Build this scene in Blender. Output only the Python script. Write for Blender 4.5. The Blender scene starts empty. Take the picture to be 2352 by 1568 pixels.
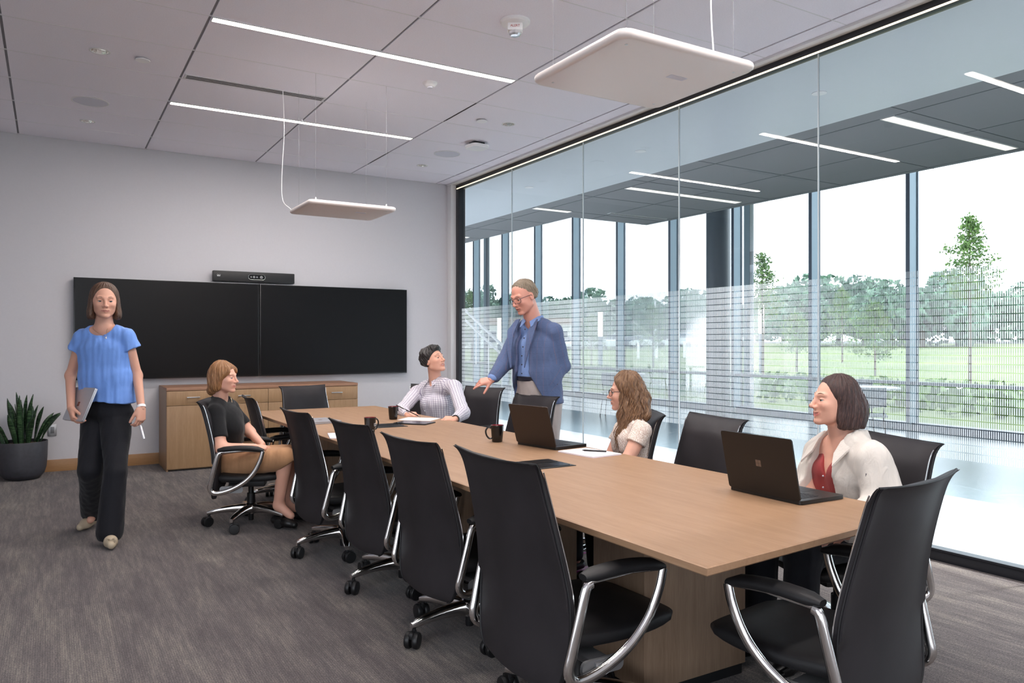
import bpy, bmesh, math, random
import numpy as np
from mathutils import Vector, Matrix, Euler
random.seed(7)
SC = bpy.context.scene
COL = SC.collection
PI = math.pi
# ------------------------------------------------------------------ camera, sky, exposure
YAW = math.atan(1061 / 1755.0)
cam_data = bpy.data.cameras.new('camera')
cam_data.sensor_width = 36.0
cam_data.lens = 36.0 * 1755.0 / 2352.0
cam_data.shift_y = 3.0 / 2352.0
cam_data.clip_start = 0.05
cam_data.clip_end = 600
cam = bpy.data.objects.new('camera', cam_data)
COL.objects.link(cam)
cam.location = (0, 0, 1.35)
cam.rotation_euler = (PI / 2, 0, -YAW)
SC.camera = cam
FW = np.array([math.sin(YAW), math.cos(YAW), 0.0])
RT = np.array([math.cos(YAW), -math.sin(YAW), 0.0])

def at(px, py, d):
    """point seen at pixel (px, py) of the 2352 x 1568 photograph, d metres in front of the lens"""
    p = FW * d + RT * (px - 1176.0) / 1755.0 * d
    p[2] = 1.35 + (787.0 - py) / 1755.0 * d
    return p

world = bpy.data.worlds.new('sky')
SC.world = world
world.use_nodes = True
wn = world.node_tree.nodes
wl = world.node_tree.links
bgn = wn['Background']
tcw = wn.new('ShaderNodeTexCoord')
sep = wn.new('ShaderNodeSeparateXYZ')
rmp = wn.new('ShaderNodeValToRGB')
rmp.color_ramp.elements[0].position = 0.45
rmp.color_ramp.elements[0].color = (0.80, 0.88, 0.98, 1)
rmp.color_ramp.elements[1].position = 0.9
rmp.color_ramp.elements[1].color = (0.92, 0.96, 1.0, 1)
mpw = wn.new('ShaderNodeMapRange')
mpw.inputs[1].default_value = -1
wl.new(tcw.outputs['Generated'], sep.inputs[0])
wl.new(sep.outputs[2], mpw.inputs[0])
wl.new(mpw.outputs[0], rmp.inputs[0])
wl.new(rmp.outputs[0], bgn.inputs[0])
bgn.inputs[1].default_value = 2.2

SC.view_settings.view_transform = 'Standard'
SC.view_settings.look = 'None'
SC.view_settings.gamma = 1
SC.view_settings.use_curve_mapping = False
SC.view_settings.exposure = 1.12
SC.cycles.use_denoising = True
SC.cycles.max_bounces = 9
SC.cycles.diffuse_bounces = 4
SC.cycles.glossy_bounces = 4
SC.cycles.transparent_max_bounces = 16
SC.cycles.sample_clamp_indirect = 6.0
SC.cycles.caustics_reflective = False
SC.cycles.caustics_refractive = False

def area_light(name, loc, rot, sx, sy, power, col=(1, 1, 1), portal=False, spread=None):
    L = bpy.data.lights.new(name, 'AREA')
    L.shape = 'RECTANGLE'
    L.size = sx
    L.size_y = sy
    L.energy = power
    L.color = col
    if spread:
        L.spread = spread
    if portal:
        L.cycles.is_portal = True
    o = bpy.data.objects.new(name, L)
    COL.objects.link(o)
    o.location = loc
    o.rotation_euler = rot
    return o
# ------------------------------------------------------------------ tags and objects
def tag(o, label=None, cat=None, group=None, kind=None):
    if label: o['label'] = label
    if cat: o['category'] = cat
    if group: o['group'] = group
    if kind: o['kind'] = kind
    return o

def empty(name, loc=(0, 0, 0), rz=0.0, label=None, cat=None, group=None):
    o = bpy.data.objects.new(name, None)
    o.empty_display_size = 0.1
    COL.objects.link(o)
    o.location = loc
    o.rotation_euler = (0, 0, rz)
    return tag(o, label, cat, group)

def copy_tree(o, parent=None):
    c = o.copy()
    COL.objects.link(c)
    if parent is not None:
        c.parent = parent
    for ch in [x for x in o.children]:
        copy_tree(ch, c)
    return c

class MB:
    """collects geometry for ONE mesh object"""
    def __init__(s):
        s.v = []; s.f = []; s.m = []
    def add(s, verts, faces, mat=0):
        n = len(s.v)
        s.v += [tuple(float(c) for c in p) for p in verts]
        s.f += [tuple(n + i for i in f) for f in faces]
        s.m += [mat] * len(faces)
        return s
    def box(s, c, d, mat=0, rz=0.0, bev=0.0, M=None):
        x, y, z = d[0] / 2, d[1] / 2, d[2] / 2
        if bev > 0:
            bm = bmesh.new()
            bmesh.ops.create_cube(bm, size=1)
            for q in bm.verts:
                q.co = Vector((q.co.x * d[0], q.co.y * d[1], q.co.z * d[2]))
            bmesh.ops.bevel(bm, geom=bm.edges[:], offset=bev, segments=2, profile=0.6, affect='EDGES')
            vs = [q.co.copy() for q in bm.verts]
            bm.verts.index_update()
            fs = [[q.index for q in f.verts] for f in bm.faces]
            bm.free()
        else:
            vs = [Vector(p) for p in ((-x, -y, -z), (x, -y, -z), (x, y, -z), (-x, y, -z), (-x, -y, z), (x, -y, z), (x, y, z), (-x, y, z))]
            fs = [(0, 3, 2, 1), (4, 5, 6, 7), (0, 1, 5, 4), (1, 2, 6, 5), (2, 3, 7, 6), (3, 0, 4, 7)]
        if M is not None:
            vs = [M @ q for q in vs]
        elif rz:
            R = Matrix.Rotation(rz, 3, 'Z')
            vs = [R @ q for q in vs]
        return s.add([(q[0] + c[0], q[1] + c[1], q[2] + c[2]) for q in vs], fs, mat)
    def loft(s, rings, mat=0, cap0=True, cap1=True, closed=True):
        n = len(rings[0]); N = len(s.v)
        vs = []; fs = []
        for r in rings: vs += [tuple(p) for p in r]
        for i in range(len(rings) - 1):
            for j in range(n if closed else n - 1):
                k = (j + 1) % n
                fs.append((i * n + j, i * n + k, (i + 1) * n + k, (i + 1) * n + j))
        if cap0 and closed: fs.append(tuple(reversed(range(n))))
        if cap1 and closed: fs.append(tuple((len(rings) - 1) * n + j for j in range(n)))
        return s.add(vs, fs, mat)
    def tube(s, pts, r, seg=8, mat=0, cap=True, flat=1.0, up=None):
        pts = [Vector(p) for p in pts]
        n = len(pts)
        if isinstance(r, (int, float)): r = [r] * n
        rings = []
        t0 = (pts[1] - pts[0]).normalized()
        u = Vector(up) if up is not None else (Vector((0, 0, 1)) if abs(t0.z) < 0.9 else Vector((1, 0, 0)))
        u = (u - t0 * u.dot(t0)).normalized()
        for i in range(n):
            if i == 0: t = pts[1] - pts[0]
            elif i == n - 1: t = pts[-1] - pts[-2]
            else: t = (pts[i + 1] - pts[i]).normalized() + (pts[i] - pts[i - 1]).normalized()
            if t.length < 1e-9: t = Vector((0, 0, 1))
            t.normalize()
            if up is not None: u = Vector(up)
            u = u - t * u.dot(t)
            if u.length < 1e-6: u = t.orthogonal()
            u.normalize()
            w = t.cross(u)
            rings.append([pts[i] + u * (math.cos(a) * r[i] * flat) + w * (math.sin(a) * r[i]) for a in [2 * PI * k / seg for k in range(seg)]])
        return s.loft(rings, mat, cap, cap)
    def lathe(s, prof, c=(0, 0, 0), seg=24, mat=0, M=None, cap0=True, cap1=True):
        rings = []
        for (r, z) in prof:
            ring = []
            for k in range(seg):
                a = 2 * PI * k / seg
                p = Vector((r * math.cos(a), r * math.sin(a), z))
                if M is not None: p = M @ p
                ring.append((p[0] + c[0], p[1] + c[1], p[2] + c[2]))
            rings.append(ring)
        return s.loft(rings, mat, cap0, cap1)
    def prism(s, poly, z0, z1, mat=0, M=None, c=(0, 0, 0)):
        n = len(poly)
        vs = [Vector((p[0], p[1], z0)) for p in poly] + [Vector((p[0], p[1], z1)) for p in poly]
        if M is not None: vs = [M @ q for q in vs]
        fs = [tuple(reversed(range(n))), tuple(range(n, 2 * n))] + [(i, (i + 1) % n, n + (i + 1) % n, n + i) for i in range(n)]
        return s.add([(q[0] + c[0], q[1] + c[1], q[2] + c[2]) for q in vs], fs, mat)
    def build(s, name, mats, parent=None, smooth=True, angle=35, loc=None, fix=True):
        me = bpy.data.meshes.new(name)
        me.from_pydata(s.v, [], s.f)
        if not isinstance(mats, (list, tuple)): mats = [mats]
        for m in mats: me.materials.append(m)
        if len(mats) > 1: me.polygons.foreach_set('material_index', s.m)
        if fix:
            bm = bmesh.new(); bm.from_mesh(me)
            bmesh.ops.recalc_face_normals(bm, faces=bm.faces[:])
            bm.to_mesh(me); bm.free()
        if smooth:
            me.polygons.foreach_set('use_smooth', [True] * len(me.polygons))
            if angle < 180:
                me.set_sharp_from_angle(angle=math.radians(angle))
        me.update()
        o = bpy.data.objects.new(name, me)
        COL.objects.link(o)
        if parent is not None: o.parent = parent
        if loc is not None: o.location = loc
        return o

def rrect(w, h, r, n=5, cx=0, cy=0):
    p = []
    for (sx, sy, a0) in ((1, 1, 0), (-1, 1, 90), (-1, -1, 180), (1, -1, 270)):
        for k in range(n + 1):
            a = math.radians(a0 + 90 * k / n)
            p.append((cx + sx * (w / 2 - r) + r * math.cos(a), cy + sy * (h / 2 - r) + r * math.sin(a)))
    return p

def catmull(pts, n=8):
    P = [np.array(p, float) for p in pts]
    P = [2 * P[0] - P[1]] + P + [2 * P[-1] - P[-2]]
    out = []
    for i in range(1, len(P) - 2):
        for k in range(n):
            t = k / n
            out.append(0.5 * ((2 * P[i]) + (-P[i - 1] + P[i + 1]) * t + (2 * P[i - 1] - 5 * P[i] + 4 * P[i + 1] - P[i + 2]) * t * t + (-P[i - 1] + 3 * P[i] - 3 * P[i + 1] + P[i + 2]) * t ** 3))
    out.append(P[-2])
    return out

def text_obj(name, body, size, mat, parent, loc, rot, ext=0.0006, align='CENTER'):
    cu = bpy.data.curves.new(name, 'FONT')
    cu.body = body; cu.size = size; cu.extrude = ext
    cu.align_x = align; cu.align_y = 'CENTER'
    tmp = bpy.data.objects.new(name, cu)
    COL.objects.link(tmp)
    bpy.context.view_layer.update()
    me = bpy.data.meshes.new_from_object(tmp)
    bpy.data.objects.remove(tmp)
    me.materials.clear(); me.materials.append(mat)
    o = bpy.data.objects.new(name, me)
    COL.objects.link(o)
    o.parent = parent; o.location = loc; o.rotation_euler = rot
    return o

# ------------------------------------------------------------------ materials
def srgb(r, g, b):
    def f(c):
        c /= 255.0
        return c / 12.92 if c <= 0.04045 else ((c + 0.055) / 1.055) ** 2.4
    return (f(r), f(g), f(b), 1.0)

class NT:
    def __init__(s, name):
        s.mat = bpy.data.materials.new(name)
        s.mat.use_nodes = True
        s.n = s.mat.node_tree.nodes
        s.l = s.mat.node_tree.links
        s.b = s.n['Principled BSDF']
        s.out = s.n['Material Output']
    def node(s, t, **kw):
        nd = s.n.new(t)
        for k, v in kw.items():
            if k.startswith('i_'):
                key = k[2:]
                key = int(key) if key.isdigit() else key.replace('_', ' ')
                nd.inputs[key].default_value = v
            else:
                setattr(nd, k, v)
        return nd
    def link(s, a, b):
        s.l.new(a, b)
    def coord(s, which='Object', scale=(1, 1, 1), rot=(0, 0, 0)):
        tc = s.node('ShaderNodeTexCoord')
        mp = s.node('ShaderNodeMapping')
        mp.inputs['Scale'].default_value = scale
        mp.inputs['Rotation'].default_value = rot
        s.link(tc.outputs[which], mp.inputs[0])
        return mp.outputs[0]
    def noise(s, vec, scale=5, detail=3, rough=0.5, dist=0.0):
        nd = s.node('ShaderNodeTexNoise')
        nd.inputs['Scale'].default_value = scale
        nd.inputs['Detail'].default_value = detail
        nd.inputs['Roughness'].default_value = rough
        nd.inputs['Distortion'].default_value = dist
        if vec is not None: s.link(vec, nd.inputs['Vector'])
        return nd.outputs['Fac']
    def ramp(s, fac, stops):
        nd = s.node('ShaderNodeValToRGB')
        el = nd.color_ramp.elements
        el[0].position, el[0].color = stops[0]
        el[1].position, el[1].color = stops[-1]
        for p, c in stops[1:-1]:
            e = el.new(p); e.color = c
        s.link(fac, nd.inputs[0])
        return nd.outputs[0]
    def mix(s, fac, a, b, mode='MIX'):
        nd = s.node('ShaderNodeMix', data_type='RGBA', blend_type=mode)
        for i, x in ((0, fac), (6, a), (7, b)):
            if hasattr(x, 'links'): s.link(x, nd.inputs[i])
            else: nd.inputs[i].default_value = x
        return nd.outputs[2]
    def math(s, op, a, b=0.0, c=0.0):
        nd = s.node('ShaderNodeMath', operation=op)
        for i, x in ((0, a), (1, b), (2, c)):
            if hasattr(x, 'links'): s.link(x, nd.inputs[i])
            else: nd.inputs[i].default_value = x
        return nd.outputs[0]
    def bump(s, h, strength=0.2, dist=0.01):
        nd = s.node('ShaderNodeBump')
        nd.inputs['Strength'].default_value = strength
        nd.inputs['Distance'].default_value = dist
        s.link(h, nd.inputs['Height'])
        s.link(nd.outputs[0], s.b.inputs['Normal'])
    def set(s, col=None, rough=None, metal=None, spec=None, **kw):
        if col is not None:
            if hasattr(col, 'links'): s.link(col, s.b.inputs['Base Color'])
            else: s.b.inputs['Base Color'].default_value = col
        if rough is not None:
            if hasattr(rough, 'links'): s.link(rough, s.b.inputs['Roughness'])
            else: s.b.inputs['Roughness'].default_value = rough
        if metal is not None: s.b.inputs['Metallic'].default_value = metal
        if spec is not None: s.b.inputs['Specular IOR Level'].default_value = spec
        return s

def simple(name, col, rough=0.5, metal=0.0, spec=0.5, nscale=0, namp=0.0, bump=0.0):
    t = NT(name)
    if nscale:
        v = t.noise(t.coord(), nscale, 3)
        lo = tuple(c * (1 - namp) for c in col[:3]) + (1,)
        hi = tuple(min(1, c * (1 + namp)) for c in col[:3]) + (1,)
        c = t.ramp(v, [(0.3, lo), (0.7, hi)])
        t.set(c, rough, metal, spec)
        if bump: t.bump(v, bump, 0.002)
    else:
        t.set(col, rough, metal, spec)
    return t.mat

def emit(name, col, strength):
    t = NT(name)
    t.set((0.8, 0.8, 0.8, 1), 0.5)
    t.b.inputs['Emission Color'].default_value = col
    t.b.inputs['Emission Strength'].default_value = strength
    return t.mat

def glass_mat(name, tint=(0.93, 0.97, 0.97, 1), refl=1.0):
    """thin architectural glass: straight transmission plus fresnel mirror"""
    t = NT(name)
    tr = t.node('ShaderNodeBsdfTransparent'); tr.inputs[0].default_value = tint
    gl = t.node('ShaderNodeBsdfGlossy'); gl.inputs['Roughness'].default_value = 0.0
    fr = t.node('ShaderNodeFresnel'); fr.inputs[0].default_value = 1.5
    f2 = t.math('MULTIPLY', fr.outputs[0], refl)
    mx = t.node('ShaderNodeMixShader')
    t.link(f2, mx.inputs[0]); t.link(tr.outputs[0], mx.inputs[1]); t.link(gl.outputs[0], mx.inputs[2])
    t.link(mx.outputs[0], t.out.inputs[0])
    return t.mat

def wood(name, c1, c2, c3, scale=(14, 1.2, 14), rough=0.35, gs=3.0, coat=0.0):
    t = NT(name)
    v = t.coord('Object', scale)
    n1 = t.noise(v, gs, 5, 0.6, 0.6)
    n2 = t.noise(t.coord('Object', tuple(q * 6 for q in scale)), gs, 3, 0.6)
    n3 = t.noise(t.coord('Object'), 0.9, 2)
    f = t.math('ADD', t.math('MULTIPLY', n1, 0.6), t.math('MULTIPLY', n2, 0.4))
    c = t.ramp(f, [(0.32, c1), (0.5, c2), (0.68, c3)])
    c = t.mix(t.math('MULTIPLY', n3, 0.25), c, c1)
    t.set(c, rough)
    if coat: t.b.inputs['Coat Weight'].default_value = coat
    t.bump(n2, 0.04, 0.001)
    return t.mat

M = {}
M['table_wood'] = wood('table_wood', srgb(150, 116, 88), srgb(160, 126, 97), srgb(169, 136, 107), (9, 0.7, 9), 0.5)
M['edge_wood'] = wood('edge_wood', srgb(160, 124, 96), srgb(172, 136, 106), srgb(182, 148, 118), (9, 0.7, 9), 0.4)
M['base_wood'] = wood('base_wood', srgb(128, 104, 84), srgb(144, 119, 98), srgb(157, 132, 110), (12, 12, 0.8), 0.45)
M['oak'] = wood('oak', srgb(156, 122, 88), srgb(168, 134, 99), srgb(178, 145, 110), (12, 12, 0.8), 0.42)
M['oak_top'] = wood('oak_top', srgb(150, 110, 86), srgb(163, 122, 97), srgb(173, 133, 107), (1.0, 12, 12), 0.42)
M['oak_side'] = wood('oak_side', srgb(146, 114, 84), srgb(157, 125, 94), srgb(166, 135, 104), (12, 12, 0.8), 0.42)
M['baseboard'] = wood('baseboard', srgb(158, 116, 76), srgb(170, 128, 87), srgb(180, 139, 98), (1.0, 12, 12), 0.4)
M['wall'] = simple('wall_paint', srgb(206, 204, 208), 0.75, nscale=60, namp=0.01, bump=0.05)
M['white_trim'] = simple('white_trim', srgb(222, 221, 222), 0.5)
M['tile'] = simple('ceiling_tile', srgb(246, 242, 250), 0.9, nscale=120, namp=0.03, bump=0.1)
M['tile_bar'] = simple('ceiling_bar', srgb(140, 140, 146), 0.6)
M['tile_bar_light'] = simple('ceiling_bar_light', srgb(225, 224, 226), 0.6)
M['black_frame'] = simple('black_frame', srgb(28, 30, 36), 0.4)
M['black_plastic'] = simple('black_plastic', srgb(20, 20, 22), 0.45)
M['gloss_black'] = simple('gloss_black', srgb(12, 12, 14), 0.12)
M['chrome'] = simple('polished_aluminium', (0.72, 0.71, 0.70, 1), 0.14, 1.0)
M['satin'] = simple('satin_metal', (0.6, 0.6, 0.6, 1), 0.35, 1.0)
M['grey_cast'] = simple('grey_cast', srgb(130, 130, 132), 0.4, 0.5)
M['white_plastic'] = simple('white_plastic', srgb(250, 249, 250), 0.4)
M['led'] = emit('led_strip', (1.0, 0.90, 0.78, 1), 9.0)

def leather(name, c):
    t = NT(name)
    v = t.coord()
    n = t.noise(v, 260, 2)
    n2 = t.noise(v, 7, 3)
    lo = tuple(q * 0.85 for q in c[:3]) + (1,)
    hi = tuple(q * 1.2 for q in c[:3]) + (1,)
    t.set(t.ramp(n2, [(0.3, lo), (0.7, hi)]), 0.55, spec=0.35)
    t.bump(t.math('ADD', t.math('MULTIPLY', n, 0.3), n2), 0.12, 0.004)
    return t.mat
M['leather'] = leather('black_leather', srgb(38, 35, 38))
M['leather_seat'] = leather('black_leather_seat', srgb(26, 25, 27))

def carpet():
    t = NT('carpet')
    tc = t.node('ShaderNodeTexCoord')
    br = t.node('ShaderNodeTexBrick', offset=0.5)
    mp = t.node('ShaderNodeMapping'); mp.inputs['Rotation'].default_value = (0, 0, PI / 2)
    t.link(tc.outputs['Object'], mp.inputs[0]); t.link(mp.outputs[0], br.inputs['Vector'])
    br.inputs['Color1'].default_value = (0, 0, 0, 1); br.inputs['Color2'].default_value = (1, 1, 1, 1)
    br.inputs['Mortar'].default_value = (.5, .5, .5, 1)
    br.inputs['Scale'].default_value = 1.0; br.inputs['Mortar Size'].default_value = 0.0
    br.inputs['Brick Width'].default_value = 1.0; br.inputs['Row Height'].default_value = 0.25
    bv = t.node('ShaderNodeRGBToBW'); t.link(br.outputs[0], bv.inputs[0])
    s1 = t.noise(t.coord('Object', (34, 2.6, 1)), 1.4, 6, 0.78)      # woven streaks along the room
    s2 = t.noise(t.coord('Object', (7, 1.0, 1)), 1.5, 4, 0.6)          # patches
    s3 = t.noise(t.coord('Object', (40, 90, 1)), 1.5, 4, 0.8)           # cross weave
    wv = t.node('ShaderNodeTexWave', wave_type='BANDS', bands_direction='X')
    wv.inputs['Scale'].default_value = 34; wv.inputs['Distortion'].default_value = 2.5; wv.inputs['Detail'].default_value = 2
    t.link(tc.outputs['Object'], wv.inputs[0])
    fib = t.noise(t.coord('Object'), 170, 3, 0.8)
    f = t.math('ADD', t.math('MULTIPLY', s1, 0.34), t.math('MULTIPLY', s2, 0.24))
    f = t.math('ADD', f, t.math('MULTIPLY', s3, 0.34))
    f = t.math('ADD', f, t.math('MULTIPLY', wv.outputs['Fac'], 0.05))
    f = t.math('ADD', f, t.math('MULTIPLY', bv.outputs[0], 0.035))
    c = t.ramp(f, [(0.40, srgb(78, 70, 70)), (0.475, srgb(92, 84, 83)), (0.515, srgb(107, 99, 96)), (0.57, srgb(128, 120, 112)), (0.64, srgb(150, 141, 128))])
    w = t.ramp(fib, [(0.30, (0.3, 0.3, 0.3, 1)), (0.70, (1.75, 1.75, 1.75, 1))])
    c = t.mix(1.0, c, w, 'MULTIPLY')
    t.set(c, 0.95, spec=0.25)
    t.b.inputs['Sheen Weight'].default_value = 0.22
    t.b.inputs['Sheen Roughness'].default_value = 0.3
    t.b.inputs['Sheen Tint'].default_value = (0.95, 0.96, 1.0, 1)
    t.bump(t.math('ADD', fib, t.math('MULTIPLY', s3, 0.6)), 0.8, 0.008)
    return t.mat
M['carpet'] = carpet()
# ------------------------------------------------------------------ the room shell
BY = 9.36      # back wall
GX = 4.74      # glass wall
CZ = 3.50      # ceiling
X0, Y0 = -3.2, -2.6

MB().box(((X0 + GX) / 2, (Y0 + BY) / 2, -0.05), (GX - X0 + 0.1, BY - Y0 + 0.2, 0.1)).build('floor', M['carpet'])['kind'] = 'structure'
def structure(o): o['kind'] = 'structure'; return o
structure(MB().box(((X0 + 4.62) / 2, BY + 0.1, 1.8), (4.62 - X0 + 0.3, 0.2, 3.7)).build('wall_back', M['wall']))
# wall_left and wall_front get unseen windows added behind the camera to brighten the room
def wall_with_opening(name, axis, c, a0, a1, o0, o1, z0, z1):
    m = MB()
    for (p, q, r0, r1) in ((a0, o0, 0, 3.6), (o1, a1, 0, 3.6), (o0, o1, 0, z0), (o0, o1, z1, 3.6)):
        d = q - p; mid = (p + q) / 2
        if axis == 'x': m.box((c, mid, (r0 + r1) / 2), (0.2, d, r1 - r0))
        else: m.box((mid, c, (r0 + r1) / 2), (d, 0.2, r1 - r0))
    structure(m.build(name, M['wall'], smooth=False))
wall_with_opening('wall_left', 'x', X0 - 0.1, Y0 - 0.2, BY + 0.2, -2.2, 1.6, 0.25, 3.1)
wall_with_opening('wall_front', 'y', Y0 - 0.1, X0 - 0.2, GX + 0.3, -2.9, 0.2, 0.25, 3.1)
gb = MB()
for k in range(4):
    gb.box((X0 - 0.1, -2.2 + 3.8 * k / 3, 1.675), (0.08, 0.06, 2.85)); gb.box((-2.9 + 3.1 * k / 3, Y0 - 0.1, 1.675), (0.06, 0.08, 2.85))
for z in (0.28, 3.07):
    gb.box((X0 - 0.1, -0.3, z), (0.08, 3.8, 0.06)); gb.box((-1.35, Y0 - 0.1, z), (3.1, 0.08, 0.06))
structure(gb.build('window_30', M['black_frame'], smooth=False))  # frame bars of the added unseen windows
structure(MB().box((-12, -12, -0.15), (26, 26, 0.1)).build('ground_forecourt', simple('forecourt', srgb(176, 176, 174), 0.9)))  # unseen pale ground added to bounce sky light up through the added windows
area_light('window_portal_left', (X0 - 0.05, -0.3, 1.67), (0, -PI / 2, 0), 2.85, 3.8, 1, portal=True)
area_light('window_portal_front', (-1.35, Y0 - 0.05, 1.67), (PI / 2, 0, 0), 3.1, 2.85, 1, portal=True)
area_light('facade_portal', (11.3, 10.0, 2.9), (0, PI / 2, 0), 5.6, 30, 1, portal=True)
structure(MB().box(((X0 + 4.62) / 2, BY - 0.008, 0.062), (4.62 - X0, 0.016, 0.124), bev=0.003).build('baseboard_back', M['baseboard']))
structure(MB().box((X0 + 0.008, (Y0 + BY) / 2, 0.062), (0.016, BY - Y0, 0.124), bev=0.003).build('baseboard_left', M['baseboard']))
# white return beside the glazing and white edge trim under the ceiling along the glass
structure(MB().box((4.69, BY - 0.06, 1.75), (0.13, 0.12, 3.5), bev=0.004).build('trim_1', M['white_trim']))
structure(MB().box((4.675, (Y0 + BY) / 2, 3.505), (0.12, BY - Y0, 0.05), bev=0.004).build('trim_2', M['white_trim']))

# recessed downlights: (x, y, radius) leave round holes in their tiles
DOWN = [(0.313, 6.392, 0.062), (0.311, 8.475, 0.058), (3.859, 6.45, 0.058), (3.865, 8.497, 0.058)]
SEAMX = [0.905 + 1.185 * k for k in range(-4, 4)] + [4.625]
SEAMX = [X0] + SEAMX
SEAMY = [7.41 + 0.6925 * k for k in range(-15, 3)] + [BY]
SEAMY = [y for y in SEAMY if y > Y0]
SEAMY = [Y0] + SEAMY
cm = MB()
cm.box(((X0 + GX) / 2, (Y0 + BY) / 2, 3.68), (GX - X0 + 0.3, BY - Y0 + 0.3, 0.06), 1)
for i in range(len(SEAMX) - 1):
    xa, xb = SEAMX[i] + 0.009, SEAMX[i + 1] - 0.009
    for j in range(len(SEAMY) - 1):
        ya, yb = SEAMY[j] + 0.003, SEAMY[j + 1] - 0.003
        hole = [h for h in DOWN if xa < h[0] < xb and ya < h[1] < yb]
        if not hole:
            cm.box(((xa + xb) / 2, (ya + yb) / 2, CZ + 0.01), (xb - xa, yb - ya, 0.02), 0)
        else:
            hx, hy, hr = hole[0]
            N = 32
            vs = []; fs = []
            for k in range(N):
                a = 2 * PI * (k + 0.5) / N
                cx, cy = math.cos(a), math.sin(a)
                tx = ((xb if cx > 0 else xa) - hx) / cx
                ty = ((yb if cy > 0 else ya) - hy) / cy
                t = min(tx, ty)
                vs.append((hx + hr * cx, hy + hr * cy, CZ)); vs.append((hx + t * cx, hy + t * cy, CZ))
            for (qx, qy) in ((xb, yb), (xa, yb), (xa, ya), (xb, ya)):
                vs.append((qx, qy, CZ))
            for k in range(N):
                k2 = (k + 1) % N
                A, B = vs[2 * k + 1], vs[2 * k2 + 1]
                if abs(A[0] - B[0]) > 1e-6 and abs(A[1] - B[1]) > 1e-6:
                    ci = min(range(4), key=lambda c: (vs[2 * N + c][0] - (A[0] + B[0]) / 2) ** 2 + (vs[2 * N + c][1] - (A[1] + B[1]) / 2) ** 2)
                    fs.append((2 * k, 2 * k + 1, 2 * N + ci, 2 * k2 + 1, 2 * k2))
                else:
                    fs.append((2 * k, 2 * k + 1, 2 * k2 + 1, 2 * k2))
            cm.add(vs, fs, 0)
for i in range(1, len(SEAMX) - 1):
    cm.box((SEAMX[i], (Y0 + BY) / 2, CZ + 0.012), (0.02, BY - Y0, 0.008), 1)
for j in range(1, len(SEAMY) - 1):
    cm.box(((X0 + 4.62) / 2, SEAMY[j], CZ + 0.004), (4.62 - X0, 0.007, 0.01), 2)
structure(cm.build('ceiling', [M['tile'], M['tile_bar'], M['tile_bar_light']], smooth=False, fix=False))

# ------------------------------------------------------------------ the glass wall
fb = MB()
GY0 = -2.5
HZ = 3.43
fb.box((GX + 0.01, (GY0 + BY) / 2, HZ + 0.03), (0.10, BY - GY0, 0.06), bev=0.004)
fb.box((GX + 0.01, (GY0 + BY) / 2, 0.035), (0.10, BY - GY0, 0.07), bev=0.004)
fb.box((GX + 0.01, BY - 0.155, 1.75), (0.10, 0.09, 3.42), bev=0.004)
fb.box((GX - 0.043, (GY0 + BY) / 2, 0.072), (0.012, BY - GY0, 0.012))
structure(fb.build('window_1', M['black_frame']))
structure(MB().box((GX + 0.01, (GY0 + BY) / 2, HZ + 0.1), (0.09, BY - GY0, 0.1)).build('trim_3', M['black_frame']))
M['cove'] = emit('cove_strip', (1.0, 0.80, 0.55, 1), 0.55)  # thin warm emissive strip under the head frame
tag(MB().box((GX - 0.044, (GY0 + BY) / 2, HZ - 0.004), (0.008, BY - GY0 - 0.3, 0.012)).build('cove_light', M['cove']), 'thin warm light line running under the black head frame of the glass wall', 'light')
M['glass'] = glass_mat('partition_glass', (0.84, 0.885, 0.90, 1), 1.0)
M['glass_edge'] = simple('glass_edge', srgb(200, 220, 222), 0.1)
M['seam'] = simple('glass_joint', srgb(205, 214, 218), 0.25)
seams = [9.205, 7.84, 6.41, 4.995, 3.57, 2.145, 0.72, -0.7, GY0]
for k in range(len(seams) - 1):
    a, b = seams[k], seams[k + 1]
    g = MB()
    g.add([(GX, a - 0.004, 0.07), (GX, b + 0.004, 0.07), (GX, b + 0.004, HZ), (GX, a - 0.004, HZ)], [(0, 1, 2, 3)])
    structure(g.build('window_%d' % (k + 2), M['glass'], smooth=False))
sm = MB()
for y in seams[1:-1]:
    sm.box((GX, y, (HZ + 0.07) / 2), (0.012, 0.008, HZ - 0.07))
structure(sm.build('trim_4', M['seam']))
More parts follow.
